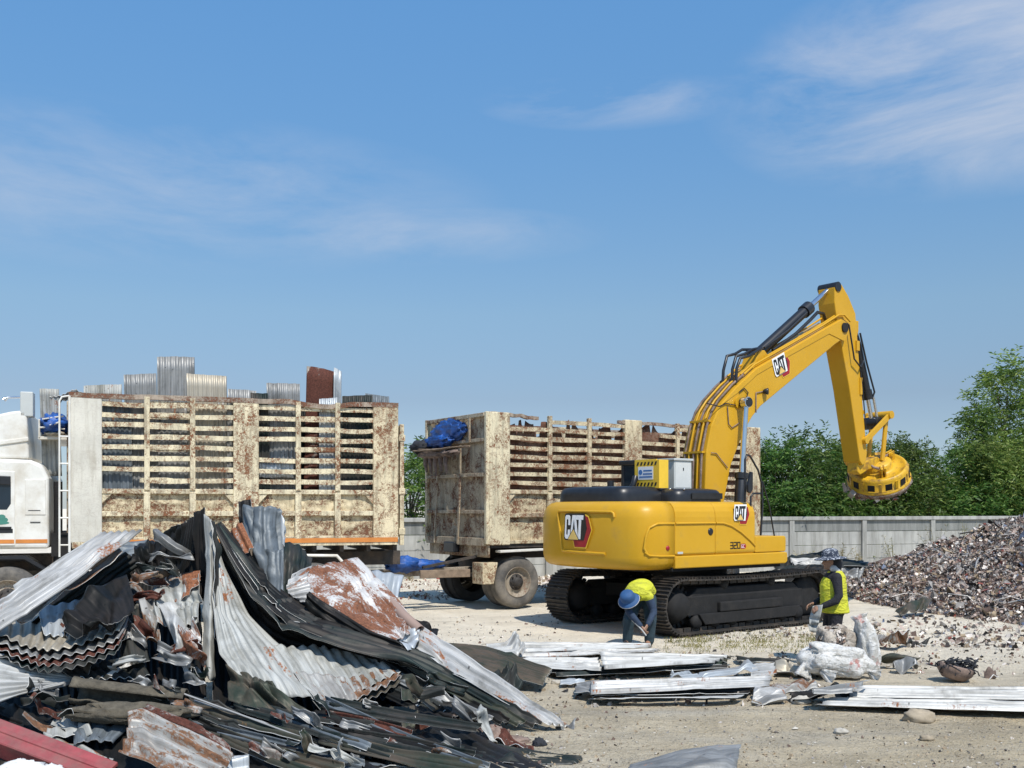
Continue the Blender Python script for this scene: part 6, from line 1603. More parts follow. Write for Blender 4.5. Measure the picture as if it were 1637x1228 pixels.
# cab
c0, c1, cy0, cy1 = -.55, 1.05, .36, 1.22
mb = MB()
for x in (c0, .25, c1 - .08):
    for y in (cy0, cy1 - .08): mb.box((x, y, 1.15), (x + .08, y + .08, 2.86))
mb.box((c0, cy0, 1.12), (c1, cy1, 1.62)); mb.box((c0 - .03, cy0 - .03, 2.84), (c1 + .06, cy1 + .03, 2.93)); mb.box((c0, cy0, 1.62), (c0 + .05, cy1, 2.2))
cabo = mb.build('cab', MT['plastic_black'], exc, bevel=.03, seg=3)
MB().box((c0 + .02, cy0 + .08, 2.2), (c0 + .03, cy1 - .08, 2.84)).box((c0 + .08, cy0 + .02, 1.62), (c1 - .08, cy0 + .03, 2.84)).box((c0 + .08, cy1 - .03, 1.62), (c1 - .08, cy1 - .02, 2.84)).box((c1 - .03, cy0 + .08, 1.3), (c1 - .02, cy1 - .08, 2.84)).build('cab_window', MT['glass'], cabo)
# boom
bp = [(.02, 1.5), (.08, 2.17), (.13, 3.05), (.26, 3.52), (.40, 3.76), (.56, 3.96), (.93, 4.27), (1.49, 4.66), (2.45, 5.10), (3.61, 5.64), (4.12, 5.87), (4.27, 5.84), (4.34, 5.70), (4.27, 5.52), (3.93, 5.35), (3.67, 5.19), (2.45, 4.46), (1.62, 3.96), (1.38, 3.75), (1.19, 3.52), (.99, 3.2), (.78, 2.82), (.60, 2.17), (.48, 1.5)]
HB = .29
boom = MB().prism(bp, lambda p: (p[0], -HB, p[1]), lambda p: (p[0], HB, p[1])).build('boom', Y, exc, bevel=.018, seg=2)
for s_ in (-1, 1):
    MB().prism([(bp[i][0], bp[i][1]) for i in range(5, 14)][::1] + [(4.2, 5.45), (3.7, 5.55), (2.5, 5.02), (1.5, 4.56), (.95, 4.18)], lambda p: (p[0], s_ * (HB - .004), p[1] - .02), lambda p: (p[0], s_ * (HB + .012), p[1] - .02)).build('boom_flange', Y, boom)
MB().tube([(.98, -HB - .03, 3.98), (.98, HB + .03, 3.98)], .11, 18).build('boom_boss', Y, boom)
MB().tube([(1.04, -HB - .22, 3.98), (1.04, HB + .22, 3.98)], .085, 18).build('boom_pin', MT['plastic_black'], boom)
MB().prism([(1.5, 4.6), (1.72, 5.02), (1.88, 5.05), (2.05, 4.9)], lambda p: (p[0], -.17, p[1]), lambda p: (p[0], .17, p[1])).build('cylinder_bracket', Y, boom, bevel=.015)
for k, yy in enumerate((-.22, -.13, -.03, .08, .18)):
    pts = [(.05, yy, 1.9)]
    for x, z in bp[1:7]: pts.append((x - .05 * (1 if z < 3.9 else .7), yy, z + (.05 if z > 3.6 else 0)))
    pts += [(1.25, yy, 4.56)]
    MB().tube(pts, .021, 8).build('boom_pipe', (Y if k % 2 else MT['cloth_brown']), boom)
for k, yy in enumerate((-.24, -.15, .15)):
    pts = [(1.2, yy, 4.53), (1.49, yy, 4.73), (2.45, yy, 5.17), (3.55, yy, 5.68), (4.1, yy, 5.96), (4.28, yy, 5.98), (4.42, yy - .05, 5.85)]
    MB().tube(pts, .02, 8).build('boom_pipe', Y, boom)
for k, (dy, a) in enumerate([(-.22, 0), (-.12, .05), (.1, .08)]):
    MB().tube([(1.0, dy, 4.35), (1.02, dy, 4.62), (1.12, dy, 4.82 + a), (1.35, dy, 4.88 + a), (1.55, dy, 4.98 + a), (1.78, dy * .8, 5.08)], .028, 8).build('hose', MT['plastic_black'], boom)
MB().tube([(2.2, -.1, 5.08), (2.9, -.12, 5.48), (3.35, -.12, 5.80), (3.62, -.08, 5.98), (3.85, -.05, 5.98), (4.0, 0, 5.85)], .035, 8).build('hose', MT['plastic_black'], boom)
MB().tube([(4.25, -.26, 5.85), (4.40, -.27, 5.78), (4.46, -.28, 5.5), (4.55, -.29, 5.1), (4.78, -.28, 4.95), (4.92, -.26, 5.1)], .017, 8).build('hose', MT['plastic_black'], boom)
for zz in ((.13, 3.05), (.30, 3.62)): MB().box((zz[0] - .075, -.25, zz[1] - .018), (zz[0] + .0, .21, zz[1] + .018)).build('pipe_clamp', Y, boom)
p = EX(1220, 626, .3)
MB().lathe([(.03, 0), (.05, .03), (.065, .09), (.05, .10)], Matrix.Translation(p) @ Matrix.Rotation(R(90), 4, 'X') @ Matrix.Rotation(R(30), 4, 'Y'), 14).build('work_light', MT['plastic_black'], boom)
p2 = EX(1208, 660, .3)
MB().tube([p2 + Vector((0, -.01, 0)), EX(1208, 628, .3) + Vector((0, -.01, 0)), p], .012, 6).build('light_cable', MT['cloth_brown'], boom)
wv = [EX(a, b, .31) for a, b in ((1182, 627), (1190, 621), (1196, 628), (1190, 645), (1176, 648), (1160, 645), (1150, 650), (1130, 645))]
MB().tube(wv, .011, 6).build('hose', MT['plastic_black'], boom)
MB().tube([EX(a, b, .31) for a, b in ((1163, 650), (1165, 678), (1170, 684), (1182, 676))], .01, 6).build('hose', MT['cloth_brown'], boom)
MB().tube([EX(a, b, .31) for a, b in ((1137, 724), (1145, 725), (1163, 748))], .01, 6).build('hose', MT['cloth_brown'], boom)
# boom cylinders
for s_ in (-1, 1):
    a, b, c = Vector((1.02, s_ * .44, 3.98)), Vector((.90, s_ * .44, 2.66)), Vector((.78, s_ * .44, 1.5))
    cy = MB().tube([b + (b - c) * .03, b, c], [.085, .105, .10], 18).tube([b + (a - b) * .02, b - (a - b) * .06], .125, 18).build('boom_cylinder', MT['plastic_black'], exc)
    MB().tube([a, b], .052, 16).tube([a + Vector((0, -.06, 0)), a + Vector((0, .06, 0))], .10, 16).build('piston_rod', MT['chrome'], cy)
MB().box((.35, -.62, 1.3), (1.0, -.3, 1.62)).build('boom_foot_bracket', Y, exc, bevel=.02)
MB().box((.35, .3, 1.3), (1.0, .62, 1.62)).build('boom_foot_bracket', Y, exc, bevel=.02)
# stick
sp_ = [(4.02, 6.52), (4.12, 6.62), (4.26, 6.60), (4.48, 6.40), (4.73, 6.06), (4.88, 4.89), (5.13, 3.20), (5.10, 3.02), (4.98, 2.93), (4.88, 3.02), (4.52, 4.5), (4.10, 5.85), (4.02, 6.2)]
stick = MB().prism(sp_, lambda p: (p[0], -.2, p[1]), lambda p: (p[0], .2, p[1])).build('stick', Y, exc, bevel=.016)
MB().tube([(4.20, -.33, 5.70), (4.20, .33, 5.70)], .10, 16).build('stick_pin', MT['steel_black'], stick)
for a_, b_ in (((4.72, -.235, 5.3), (4.82, -.2, 5.5)), ((4.86, -.225, 4.4), (4.93, -.2, 4.75)), ((4.98, -.215, 4.0), (5.02, -.2, 4.08))): MB().box(a_, b_).build('stick_fitting', Y, stick)
MB().tube([(4.86, -.21, 5.05), (4.90, -.22, 4.75), (4.96, -.22, 4.4), (5.06, -.22, 3.7)], .013, 6).build('hose', MT['plastic_black'], stick)
ac = MB().tube([(1.80, 0, 4.95), (1.95, 0, 5.04), (3.39, 0, 6.03)], [.09, .105, .105], 18).tube([(3.28, 0, 5.955), (3.45, 0, 6.07)], .135, 18).tube([(1.8, -.1, 4.95), (1.8, .1, 4.95)], .12, 16).build('stick_cylinder', MT['plastic_black'], exc)
MB().tube([(3.4, 0, 6.04), (4.12, 0, 6.53)], .052, 16).build('piston_rod', MT['chrome'], ac)
MB().tube([(4.12, -.22, 6.54), (4.12, .22, 6.54)], .10, 16).build('rod_eye', MT['plastic_black'], ac)
MB().tube([(1.9, -.14, 5.1), (2.6, -.15, 5.50), (3.2, -.14, 5.92)], .022, 8).build('hose', MT['plastic_black'], ac)
bc = MB().tube([(4.92, 0, 5.85), (5.08, 0, 5.45), (5.42, 0, 4.46)], [.06, .09, .09], 16).tube([(5.39, 0, 4.54), (5.45, 0, 4.36)], .115, 16).tube([(5.0, -.12, 5.7), (5.2, -.14, 5.1), (5.5, -.13, 4.5), (5.45, -.1, 4.35)], .02, 8).build('tool_cylinder', MT['plastic_black'], exc)
MB().tube([(5.42, .0, 4.45), (5.62, .0, 3.84)], .045, 14).tube([(5.50, -.1, 4.4), (5.66, -.1, 3.9)], .03, 10).build('piston_rod', MT['chrome'], bc)
MB().prism([(4.78, 5.95), (4.98, 5.95), (4.98, 5.75), (4.84, 5.4)], lambda p: (p[0], -.1, p[1]), lambda p: (p[0], .1, p[1])).build('cylinder_lug', Y, stick, bevel=.01)
lk = MB()
for s_ in (-1, 1):
    lk.bar((5.02, s_ * .24, 3.45), (5.88, s_ * .24, 4.02), .05, .12); lk.bar((5.88, s_ * .17, 4.05), (5.72, s_ * .17, 3.05), .05, .11)
lk.tube([(5.88, -.3, 4.03), (5.88, .3, 4.03)], .085, 14); lk.tube([(5.02, -.28, 3.45), (5.02, .28, 3.45)], .07, 14)
lk.build('tool_linkage', Y, exc, bevel=.008)
MB().tube([(5.62, -.18, 3.85), (5.62, .18, 3.85)], .13, 16).build('linkage_pin', MT['plastic_black'], exc)
# lifting magnet
inv = Matrix.Rotation(-ea, 3, 'Z')
mc = q(1404, 755, 22.0) - Vector((EC[0], EC[1], 0)); mc = inv @ mc
nrm = (inv @ Vector((-.24, -.50, .83))).normalized()
MM = Matrix.Translation(mc) @ nrm.to_track_quat('Z', 'Y').to_matrix().to_4x4() @ Matrix.Scale(.98, 4)
mag = MB().lathe([(.0, -.26), (.60, -.26), (.66, -.22), (.67, -.14), (.635, -.13), (.63, .10), (.60, .15), (.56, .17), (.54, .13), (.34, .13), (.30, .16), (.29, .26), (.25, .29), (.0, .30)], MM, 48, close=False).build('lifting_magnet', MT['magnet'], exc)
for k in range(11):
    a = k * 2 * math.pi / 11
    MB().box((.62, -.072, -.10), (.642, .072, .05), 0, MM @ Matrix.Rotation(a, 4, 'Z')).build('wall_slot', MT['steel_black'], mag)
MB().lathe([(.61, -.285), (.672, -.275), (.680, -.20), (.668, -.185)], MM, 48, close=False).build('wear_ring', MT['rail_rust'], mag)
for k in range(11):
    a = (k + .5) * 2 * math.pi / 11
    MB().box((.62, -.03, -.13), (.645, .03, .08), 0, MM @ Matrix.Rotation(a, 4, 'Z')).build('wall_rib', MT['magnet'], mag)
for k in range(3):
    mb = MB(); M3 = MM @ Matrix.Rotation(k * 2.09 + .9, 4, 'Z')
    mb.box((.30, -.05, .10), (.46, -.02, .34), 0, M3); mb.box((.30, .02, .10), (.46, .05, .34), 0, M3); mb.tube([M3 @ Vector((.38, -.07, .28)), M3 @ Vector((.38, .07, .28))], .04, 10)
    mb.build('lug', MT['magnet'], mag)
mb = MB()
for k in range(3):
    M3 = MM @ Matrix.Rotation(k * 2.09 + .9, 4, 'Z'); a = M3 @ Vector((.38, 0, .28)); b = Vector((5.35, 0, 3.02))
    mb.tube([a, a.lerp(b, .5) + Vector((0, 0, -.03)), b], .028, 8)
mb.build('hanger_link', MT['cloth_brown'], mag)
MB().prism([(4.92, 3.06), (5.12, 3.0), (5.6, 3.14), (5.78, 3.06), (5.7, 2.92), (5.3, 2.86), (5.0, 2.74), (4.9, 2.8)], lambda p: (p[0], -.13, p[1]), lambda p: (p[0], .13, p[1])).build('tool_bracket', MT['magnet'], exc, bevel=.015)
MB().lathe([(.6415, -.12), (.6415, -.05)], MM, 40, close=False).build('red_band', simple('worn_red', (.40, .09, .04), .6, 0, .4, 8), mag) if False else None
# clump held by the magnet
EM = Matrix.Translation((EC[0], EC[1], 0)) @ Matrix.Rotation(ea, 4, 'Z')
r5 = random.Random(9); mb = MB()
for k in range(150):
    a = r5.uniform(0, 6.28); rr_ = .64 * math.sqrt(r5.random())
    shard(mb, EM @ MM @ Vector((rr_ * math.cos(a), rr_ * math.sin(a), -.30 - .10 * r5.random())), r5.uniform(.04, .11), r5.choice((0, 1, 2, 3, 4, 7)), r5)
for px, py, s_ in ((1448, 768, .19), (1453, 757, .17), (1440, 777, .16), (1352, 780, .17), (1362, 790, .15), (1380, 796, .12), (1410, 790, .12)):
    shard(mb, q(px, py, 21.9), s_, 0 if px > 1400 else 2, random.Random(px))
o = mb.build('scrap_clump', HM); tag(o, 'ragged clump of scrap clinging under the yellow lifting magnet', 'scrap clump')
# rails, mirror
MB().tube([EX(a, b, 1.28) for a, b in ((1191, 803), (1191, 735), (1194, 727), (1199, 729), (1212, 752), (1218, 775), (1219, 810), (1216, 856))], .018, 8).tube([EX(a, b, 1.28) for a, b in ((1200, 838), (1200, 795), (1204, 789), (1216, 789))], .018, 8).tube([EX(a, b, 1.28) for a, b in ((1219, 770), (1230, 810), (1238, 858))], .014, 6).build('handrail', MT['plastic_black'], exc)
mp_ = EX(1199, 771, 1.36)
MB().prism([(-.075, -.17), (-.01, -.18), (.08, .05), (.075, .17), (.0, .19), (-.07, .12)], lambda p: mp_ + Vector((-p[0] * .8, -.02, -p[1])), lambda p: mp_ + Vector((-p[0] * .8, .03, -p[1]))).build('mirror', MT['plastic_black'], exc, bevel=.01)
# machine marks
def logo(parent, o, xd, yd, w, border=False):
    xd = Vector(xd).normalized(); yd = Vector(yd); yd = (yd - xd * yd.dot(xd)).normalized(); nn = xd.cross(yd)
    mb = MB()
    def poly(pts, lv, mi):
        z0, z1 = .002 + lv * .003, .005 + lv * .003
        mb.prism(pts, lambda p: o + xd * (p[0] * w) + yd * (p[1] * w) + nn * z0, lambda p: o + xd * (p[0] * w) + yd * (p[1] * w) + nn * z1, mi)
    poly([(.30, .2), (.37, .0), (.80, .0), (1.01, .44), (.89, .77), (.76, .82), (.5, .5)], 0, 4)
    poly([(.33, .21), (.39, .03), (.78, .03), (.98, .44), (.87, .74), (.76, .78), (.5, .5)], 1, 1)
    poly([(.0, .24), (.04, .80), (.09, .83), (.76, .83), (.83, .47), (.72, .19), (.04, .19)], 2, 0)
    if border: poly([(-.03, .26), (.01, .85), (.78, .86), (.70, .17), (.02, .17)], 3, 2)
    q_ = 4 if border else 3
    lc = 2 if not border else 0
    poly([(.03, .27), (.06, .75), (.09, .79), (.20, .79), (.24, .75), (.235, .55), (.165, .55), (.17, .68), (.13, .70), (.105, .67), (.085, .34), (.105, .31), (.14, .32), (.15, .44), (.225, .44), (.215, .27), (.17, .22), (.07, .22)], q_, lc)
    poly([(.225, .24), (.32, .79), (.44, .79), (.515, .24), (.435, .24), (.425, .33), (.325, .33), (.305, .24)], q_, lc)
    poly([(.335, .44), (.41, .44), (.378, .68)], q_ + 1, 0 if not border else 2)
    poly([(.455, .79), (.715, .79), (.705, .68), (.635, .68), (.60, .22), (.52, .22), (.55, .68), (.455, .68)], q_, lc)
    poly([(.13, .19), (.36, .48), (.57, .19)], q_ + 2, 0)
    poly([(.165, .205), (.36, .445), (.535, .205)], q_ + 3, 3)
    return mb.build('maker_logo', [MT['black'], MT['red'], MT['white'], MT['decal_yellow'], MT['sign_yellow']], parent)
# counterweight logo lies on the tangent plane of the curved face
ol, orr = -.33, .36
pl, pr = rear(ol, 1.385, .012), rear(orr, 1.385, .012)
logo(cw, pl + Vector((-.02, -.01, 0)), pr - pl, (0, 0, 1), .69)
logo(fp, Vector((-.36, -1.343, 1.765)), (1, 0, 0), (0, 0, 1), .40, True)
bdir = (EX(1268, 567, .3) - EX(1243, 580, .3))
p0 = EX(1243, 610, .3); p0.y = -HB - .002
logo(boom, p0, Vector((.84, 0, .38)), (0, 0, 1), .52, True)
# model number
def digits(parent, o, h):
    mb = MB(); t = h * .17
    segs = {'a': (0, 1, .6, 1), 'b': (.6, .5, .6, 1), 'c': (.6, 0, .6, .5), 'd': (0, 0, .6, 0), 'e': (0, 0, 0, .5), 'f': (0, .5, 0, 1), 'g': (0, .5, .6, .5)}
    def glyph(s_, x, k, lv=0):
        for ch in s_:
            a, b, c, d = segs[ch]
            x0, x1 = min(a, c), max(a, c); z0, z1 = min(b, d), max(b, d)
            mb.box((o.x + (x + x0 * k) * h - t * k / 2, o.y - .004, o.z + z0 * h * k - t * k / 2), (o.x + (x + x1 * k) * h + t * k / 2, o.y - .001, o.z + z1 * h * k + t * k / 2), 0)
    glyph('abgcd', 0, 1); glyph('abged', .88, 1); glyph('abcdef', 1.76, 1)
    mb.prism([(2.6, -.1), (2.6, .75), (3.7, .75), (3.95, .32), (3.7, -.1)], lambda p: (o.x + p[0] * h, o.y - .003, o.z + p[1] * h), lambda p: (o.x + p[0] * h, o.y - .001, o.z + p[1] * h), 1)
    for x, s_ in ((2.72, 'afedcg'), (3.2, 'afed')):
        for ch in s_:
            a, b, c, d = segs[ch]
            if ch == 'g': a = .3
            x0, x1 = min(a, c) * .5, max(a, c) * .5; z0, z1 = min(b, d) * .5, max(b, d) * .5
            mb.box((o.x + (x + x0) * h - .03 * h, o.y - .006, o.z + (z0 + .07) * h - .03 * h), (o.x + (x + x1) * h + .03 * h, o.y - .0035, o.z + (z1 + .07) * h + .03 * h), 2)
    mb.build('model_number', [MT['black'], MT['red'], MT['white']], parent)
digits(fp, Vector((-.44, -1.341, 1.37)), .10)
MB().box((-1.70, -1.343, 1.31), (-1.58, -1.340, 1.345)).build('data_plate', MT['cabinet_grey'], edoor)

# ------------------------------------------------------------------ people
SKIN = simple('skin', (.30, .165, .105), .55, 0, .1, 12)
def rings(mb, L, n=24, mi=0):
    """closed loft through ellipses (centre, axis a, axis b)"""
    L = [(Vector(c), Vector(a), Vector(b)) for c, a, b in L]
    vs = []; fs = []
    for c, a, b in L:
        for k in range(n):
            t = 2 * math.pi * k / n
            vs.append(c + a * math.cos(t) + b * math.sin(t))
    for j in range(len(L) - 1):
        for k in range(n): fs.append((j * n + k, j * n + (k + 1) % n, (j + 1) * n + (k + 1) % n, (j + 1) * n + k))
    fs.append(tuple(range(n))[::-1]); fs.append(tuple((len(L) - 1) * n + k for k in range(n)))
    return mb.add(vs, fs, mi, True)


def head(mb, c, f, up, s=1.0):
    """head centred on c looking along f"""
    f = Vector(f).normalized(); up = Vector(up); up = (up - f * up.dot(f)).normalized(); sd = f.cross(up)
    prof = [(-.115, .035, .045, .015), (-.10, .05, .06, .012), (-.06, .062, .078, .004), (-.02, .070, .088, .0), (.03, .074, .094, -.004), (.07, .068, .085, -.008), (.10, .048, .06, -.01), (.115, .022, .03, -.01)]
    rings(mb, [(c + up * z * s + f * o * s, sd * a * s, f * b * s) for z, a, b, o in prof], 20)
    mb.chain([c + f * .082 * s + up * .012 * s, c + f * .108 * s - up * .022 * s], [.010 * s, .015 * s], 8)      # nose
    mb.chain([c + f * .083 * s + up * .028 * s - sd * .045 * s, c + f * .086 * s + up * .03 * s, c + f * .083 * s + up * .028 * s + sd * .045 * s], [.010 * s] * 3, 8)   # brow
    mb.chain([c + f * .084 * s - up * .052 * s - sd * .02 * s, c + f * .088 * s - up * .052 * s + sd * .02 * s], [.009 * s] * 2, 8)         # lips
    mb.chain([c + f * .07 * s - up * .09 * s - sd * .01 * s, c + f * .07 * s - up * .09 * s + sd * .01 * s], [.018 * s] * 2, 8)          # chin
    for k in (-1, 1): mb.chain([c + sd * k * .076 * s + up * .02 * s, c + sd * k * .08 * s - up * .03 * s], [.014 * s, .011 * s], 8)


def eyes(parent, c, f, up, s=1.0):
    f = Vector(f).normalized(); up = Vector(up); up = (up - f * up.dot(f)).normalized(); sd = f.cross(up)
    for k in (-1, 1): MB().blob(c + f * .082 * s + up * .008 * s + sd * k * .032 * s, (.010, .010, .008), 0, 1, 10, 8).build('eye', MT['black'], parent)


def hand(mb, wr, d, palm_n, thumb_side, curl=.5, s=1.0):
    """wr: wrist, d: along the hand, palm_n: the way the palm faces"""
    d = Vector(d).normalized(); pn = Vector(palm_n); pn = (pn - d * pn.dot(d)).normalized(); sd = d.cross(pn) * thumb_side
    rings(mb, [(wr + d * t * s, sd * a * s, pn * b * s) for t, a, b in ((-.01, .024, .02), (.02, .034, .018), (.06, .042, .016), (.085, .042, .014))], 14)
    for k, ln in enumerate((.068, .078, .072, .056)):
        b = wr + d * .085 * s + sd * (.032 - .0215 * k) * s
        p1 = b + (d * math.cos(curl * .5) + pn * math.sin(curl * .5)) * ln * .45 * s
        p2 = p1 + (d * math.cos(curl * 1.4) + pn * math.sin(curl * 1.4)) * ln * .32 * s
        p3 = p2 + (d * math.cos(curl * 2.2) + pn * math.sin(curl * 2.2)) * ln * .25 * s
        mb.chain([b - d * .015 * s, p1, p2, p3], [.0098 * s, .0095 * s, .0088 * s, .0075 * s], 8)
    b = wr + d * .03 * s + sd * .032 * s
    p1 = b + (d * .6 + sd * .6 + pn * .25) * .042 * s; p2 = p1 + (d * .85 + sd * .15 + pn * .4) * .036 * s
    mb.chain([b - sd * .012 * s, p1, p2], [.0125 * s, .011 * s, .0085 * s], 8)


m = Mat('vest_yellow', .75)
v = m.rvec('Object', (1, 1, 1))
m.col(m.mix(m.rng(m.noise(v, 9, 6, .65), .35, .7), (.66, .66, .025), (.50, .49, .05)))
m.bump(m.noise(m.rvec('Object', (6, 6, 13)), 1.0, 4, .6, 1.5), 1.0, .05)
VEST = m.mat
BLACKC = simple('black_cotton', (.018, .018, .024), .85, 0, .4, 9, .9)
NAVY = simple('navy_denim', (.024, .042, .078), .85, 0, .3, 14, .4)
TEAL = simple('faded_trousers', (.026, .050, .066), .85, 0, .35, 9, .4)
BOOT = simple('rubber_boot', (.02, .02, .022), .5, 0, .2)
HATB = simple('hat_blue', (.022, .08, .20), .7, 0, .2, 8, .3)
m = Mat('patterned_hat', .8)
v = m.vec('Object', (1, 1, 1))
m.col(m.mix(m.rng(m.noise(v, 34, 3, .6, 1.0), .54, .58), (.025, .035, .06), (.50, .52, .56)))
HATP = m.mat
GLOVE = simple('work_glove', (.42, .38, .33), .9, 0, .2, 14, .3)
WRAP = simple('face_cloth', (.50, .48, .46), .85, 0, .2, 14, .3)
# standing worker, facing left
wp = q(1333, 1050, 13.6); wl_ = (wp.x, 13.6, gz(wp.x, 13.6))
w1 = thing('person', 'standing worker in dark brimmed hat and yellow vest, facing left by the sacks', 'person', wl_)
fw_ = Vector((-1, -.12, 0)); hc_ = Vector((-.055, -.01, 1.365))
b = MB()
rings(b, [((0, 0, .70), (.12, 0, 0), (0, .155, 0)), ((-.01, 0, .80), (.125, 0, 0), (0, .165, 0)), ((-.015, 0, .92), (.115, 0, 0), (0, .145, 0)), ((-.02, 0, 1.06), (.12, 0, 0), (0, .155, 0)), ((-.01, 0, 1.17), (.105, 0, 0), (0, .165, 0)), ((.0, 0, 1.225), (.06, 0, 0), (0, .10, 0)), ((-.005, 0, 1.25), (.045, 0, 0), (0, .048, 0))])
b.chain([(0, 0, 1.2), (-.02, 0, 1.29)], [.05, .046])
head(b, hc_, fw_, (0, 0, 1), .95)
LA = [(-.015, -.17, 1.165), (-.005, -.225, .93), (-.05, -.235, .86), (-.20, -.19, .79)]
RA = [(.005, .17, 1.165), (-.0, .225, .93), (-.06, .215, .86), (-.22, .12, .80)]
for A in (LA, RA): b.chain(A, [.052, .042, .040, .026], 12)
hand(b, Vector(LA[-1]) + Vector((-.02, .008, -.008)), (-1, .2, -.45), (0, .6, -.8), -1, .7)
hand(b, Vector(RA[-1]) + Vector((-.02, -.008, -.004)), (-1, -.25, -.4), (0, -.6, -.8), 1, .7)
LEGS = [[(.0, -.085, .74), (-.015, -.095, .40), (.03, -.10, .09)], [(.0, .085, .74), (-.05, .10, .40), (-.03, .11, .09)]]
for A in LEGS: b.chain(A, [.082, .055, .038], 12); b.chain([A[-1], Vector(A[-1]) + Vector((-.15, 0, -.05))], [.04, .032], 10)
b.build('body', SKIN, w1, remesh=.0085, smooth_it=3)
eyes(w1, hc_, fw_, (0, 0, 1), .95)
t = MB()
for A in LEGS: t.chain(A, [.105, .078, .064], 14)
rings(t, [((0, 0, .66), (.13, 0, 0), (0, .17, 0)), ((0, 0, .78), (.138, 0, 0), (0, .178, 0)), ((0, 0, .84), (.13, 0, 0), (0, .165, 0))])
t.build('trousers', BLACKC, w1, remesh=.012, smooth_it=4)
sh = MB()
for A in (LA, RA): sh.chain(A, [.068, .056, .054, .040], 14)
rings(sh, [((-.015, 0, .90), (.125, 0, 0), (0, .155, 0)), ((-.02, 0, 1.06), (.13, 0, 0), (0, .162, 0)), ((-.01, 0, 1.17), (.115, 0, 0), (0, .175, 0)), ((.0, 0, 1.235), (.065, 0, 0), (0, .10, 0)), ((-.01, 0, 1.275), (.055, 0, 0), (0, .058, 0))])
sh.build('sleeved_shirt', BLACKC, w1, remesh=.011, smooth_it=3)
vt = MB()
rings(vt, [((.02, 0, .685), (.175, 0, 0), (0, .200, 0)), ((.015, 0, .70), (.185, 0, 0), (0, .208, 0)), ((.005, 0, .80), (.178, 0, 0), (0, .193, 0)), ((-.005, 0, .95), (.172, 0, 0), (0, .175, 0)), ((-.01, 0, 1.06), (.172, 0, .01), (0, .172, 0)), ((.0, 0, 1.15), (.152, 0, .02), (0, .160, 0)), ((.005, 0, 1.215), (.10, 0, .02), (0, .132, 0)), ((.0, 0, 1.25), (.070, 0, .01), (0, .075, 0))], 40)
vt.build('vest', VEST, w1, remesh=.011, smooth_it=2)
MB().chain([hc_ + Vector((.05, 0, .05)), hc_ + Vector((.085, 0, -.06)), hc_ + Vector((.10, .01, -.17))], [.085, .075, .045], 14).build('hair', BLACKC, w1)
MB().chain([hc_ + Vector((.03, -.05, -.09)), hc_ + Vector((.09, -.04, -.13))], [.05, .04], 12).build('neck_cloth', WRAP, w1)
HM_ = Matrix.Translation(hc_ + Vector((.005, 0, .055))) @ Matrix.Rotation(R(-5), 4, 'Y')
MB().lathe([(.10, .01), (.15, .0), (.205, -.012), (.212, -.022), (.205, -.026), (.15, -.012), (.112, .0), (.112, .03), (.105, .085), (.085, .105), (.04, .118), (.0, .12)], HM_, 32, close=False).build('sun_hat', HATP, w1)
for A, k in ((LEGS[0], 0), (LEGS[1], 1)):
    a = Vector(A[-1]); MB().chain([a + Vector((.0, 0, .06)), a + Vector((0, 0, -.035))], [.058, .05], 12).chain([a + Vector((.02, 0, -.045)), a + Vector((-.12, 0, -.052))], [.045, .04], 12).build('boot', BOOT, w1, remesh=.01, smooth_it=2)
hx = Vector(wl_)
sheet('small grey piece of sheet metal hanging from the hand of the standing worker', [[hx + Vector((-.32, -.16, .78)), hx + Vector((-.21, -.17, .80))], [hx + Vector((-.36, -.17, .62)), hx + Vector((-.25, -.18, .60))], [hx + Vector((-.38, -.18, .46)), hx + Vector((-.28, -.18, .44))]], 'galv_green', 'flat', crumple=.03, cat='metal piece', name='metal_piece', group=None, nu=20, nv=20)
# bent worker
wl2 = (1.90, 15.4, gz(1.9, 15.4))
w2 = thing('person', 'worker in a blue brimmed hat and yellow vest bending down beside the crawler track', 'person', wl2)
hc2 = Vector((-.175, -.29, .72)); f2 = Vector((-.25, -.62, -.75)); up2 = Vector((-.35, -.62, .70))
spine = [(.09, .16, .72), (.09, .14, .82), (.055, .04, .875), (.0, -.08, .865), (-.05, -.18, .815), (-.09, -.225, .775)]
sv = [Vector(p) for p in spine]
def torso(ws, ts, grow=0.0):
    L = []
    for i, p in enumerate(sv):
        tdir = (sv[min(i + 1, 5)] - sv[max(i - 1, 0)]).normalized()
        lat = Vector((.90, -.42, 0)); lat = (lat - tdir * lat.dot(tdir)).normalized(); dp = tdir.cross(lat)
        L.append((p, lat * (ws[i] + grow), dp * (ts[i] + grow)))
    return L
b = MB()
rings(b, torso([.145, .165, .155, .165, .175, .09], [.11, .12, .11, .115, .10, .06]))
b.chain([sv[4], sv[5], hc2.lerp(sv[5], .4)], [.06, .055, .05], 12)
head(b, hc2, f2, up2, .98)
RA2 = [(-.165, -.10, .80), (-.185, -.26, .60), (-.17, -.30, .54), (-.02, -.36, .36)]
LA2 = [(.12, -.22, .77), (.19, -.22, .58), (.19, -.24, .53), (.10, -.33, .38)]
for A in (RA2, LA2): b.chain(A, [.055, .044, .042, .028], 12)
hand(b, Vector(RA2[-1]) + Vector((.012, -.005, -.012)), (.5, -.3, -.8), (.7, .5, .2), -1, .7)
hand(b, Vector(LA2[-1]) + Vector((-.008, -.008, -.012)), (-.5, -.4, -.75), (-.7, .5, .2), 1, .6)
LG2 = [[(-.0, .14, .72), (-.15, -.04, .41), (-.165, .03, .09)], [(.17, .10, .72), (.17, -.08, .42), (.16, .0, .09)]]
ft = Vector((-.06, -.13, -.05))
for A in LG2: b.chain(A, [.088, .058, .04], 12); b.chain([A[-1], Vector(A[-1]) + ft], [.042, .034], 10)
b.build('body', SKIN, w2, remesh=.0085, smooth_it=3)
eyes(w2, hc2, f2, up2, .98)
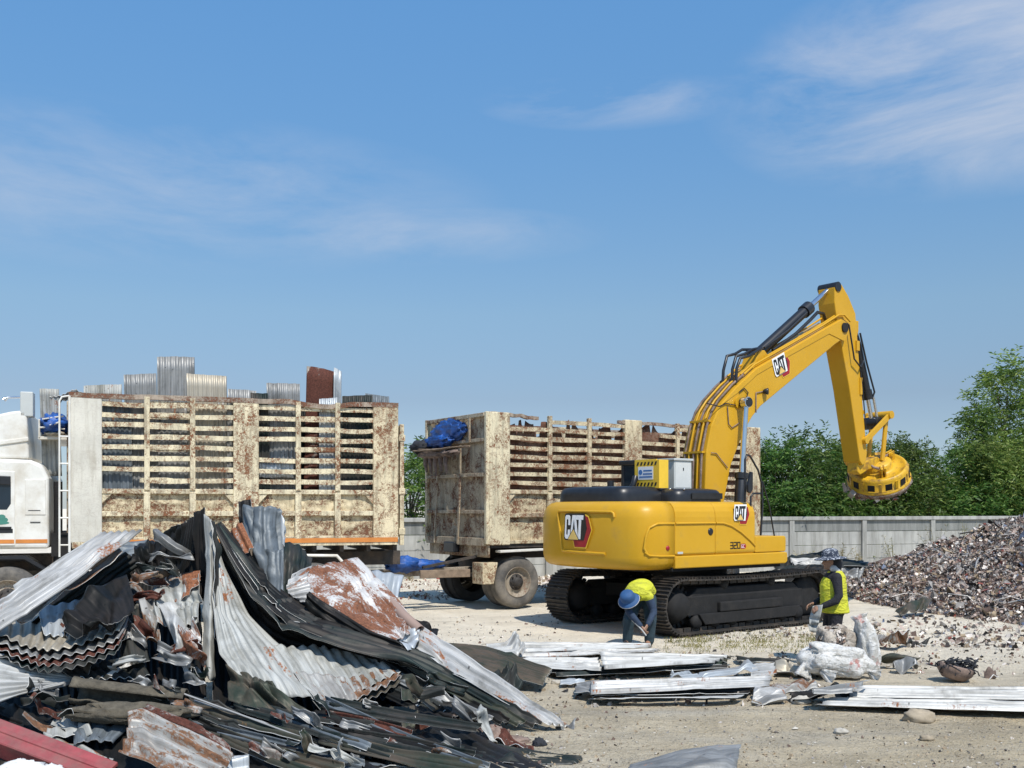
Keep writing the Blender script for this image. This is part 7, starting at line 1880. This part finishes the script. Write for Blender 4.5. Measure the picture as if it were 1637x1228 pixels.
t = MB(); t.chain(LG2[0], [.115, .092, .075], 14)
rings(t, torso([.165, .18, .15, .0, .0, .0], [.13, .14, .12, 0, 0, 0])[:3])
t.chain(LG2[1], [.115, .092, .075], 14)
t.build('trousers', TEAL, w2, remesh=.012, smooth_it=4)
sh = MB()
for A in (RA2, LA2): sh.chain(A, [.07, .058, .056, .042], 14)
rings(sh, torso([.15, .17, .165, .17, .178, .095], [.115, .125, .118, .12, .105, .065]))
sh.build('sleeved_shirt', NAVY, w2, remesh=.011, smooth_it=3)
vt = MB(); rings(vt, torso([.185, .20, .19, .195, .20, .13], [.14, .152, .15, .15, .13, .08])[1:], 36)
for A in (RA2, LA2): vt.chain([A[0], Vector(A[0]).lerp(Vector(A[1]), .08)], [.082, .076], 14)
vt.build('vest', VEST, w2, remesh=.011, smooth_it=2)
MB().chain([hc2 - f2.normalized() * .03 + up2.normalized() * .03, hc2 - f2.normalized() * .07 - up2.normalized() * .04], [.085, .07], 14).build('hair', BLACKC, w2)
nh = up2.normalized()
HM2 = Matrix.Translation(hc2 + nh * .045) @ nh.to_track_quat('Z', 'Y').to_matrix().to_4x4()
MB().lathe([(.10, .01), (.13, -.005), (.158, -.026), (.164, -.034), (.157, -.036), (.13, -.018), (.113, -.005), (.112, .03), (.105, .085), (.09, .108), (.05, .124), (.0, .128)], HM2, 32, close=False).build('sun_hat', HATB, w2)
MB().lathe([(.160, -.029), (.167, -.035), (.160, -.041), (.153, -.037)], HM2, 32, close=False).build('hat_trim', WRAP, w2)
for A in LG2:
    a = Vector(A[-1]); MB().chain([a + Vector((.0, 0, .16)), a + Vector((0, 0, -.035))], [.068, .055], 12).chain([a + Vector((.01, .02, -.045)), a + ft * .9 + Vector((0, 0, -.005))], [.047, .042], 12).build('boot', BOOT, w2, remesh=.01, smooth_it=2)
hx = Vector(wl2)
o = MB().tube([hx + Vector((-.09, -.36, .40)), hx + Vector((.0, -.40, .30)), hx + Vector((.06, -.42, .22))], .012, 8).tube([hx + Vector((-.13, -.33, .44)), hx + Vector((-.05, -.37, .36))], .018, 8).build('hand_tool', MT['galv_white']); tag(o, 'short pale metal hand tool held by the bending worker', 'hand tool')
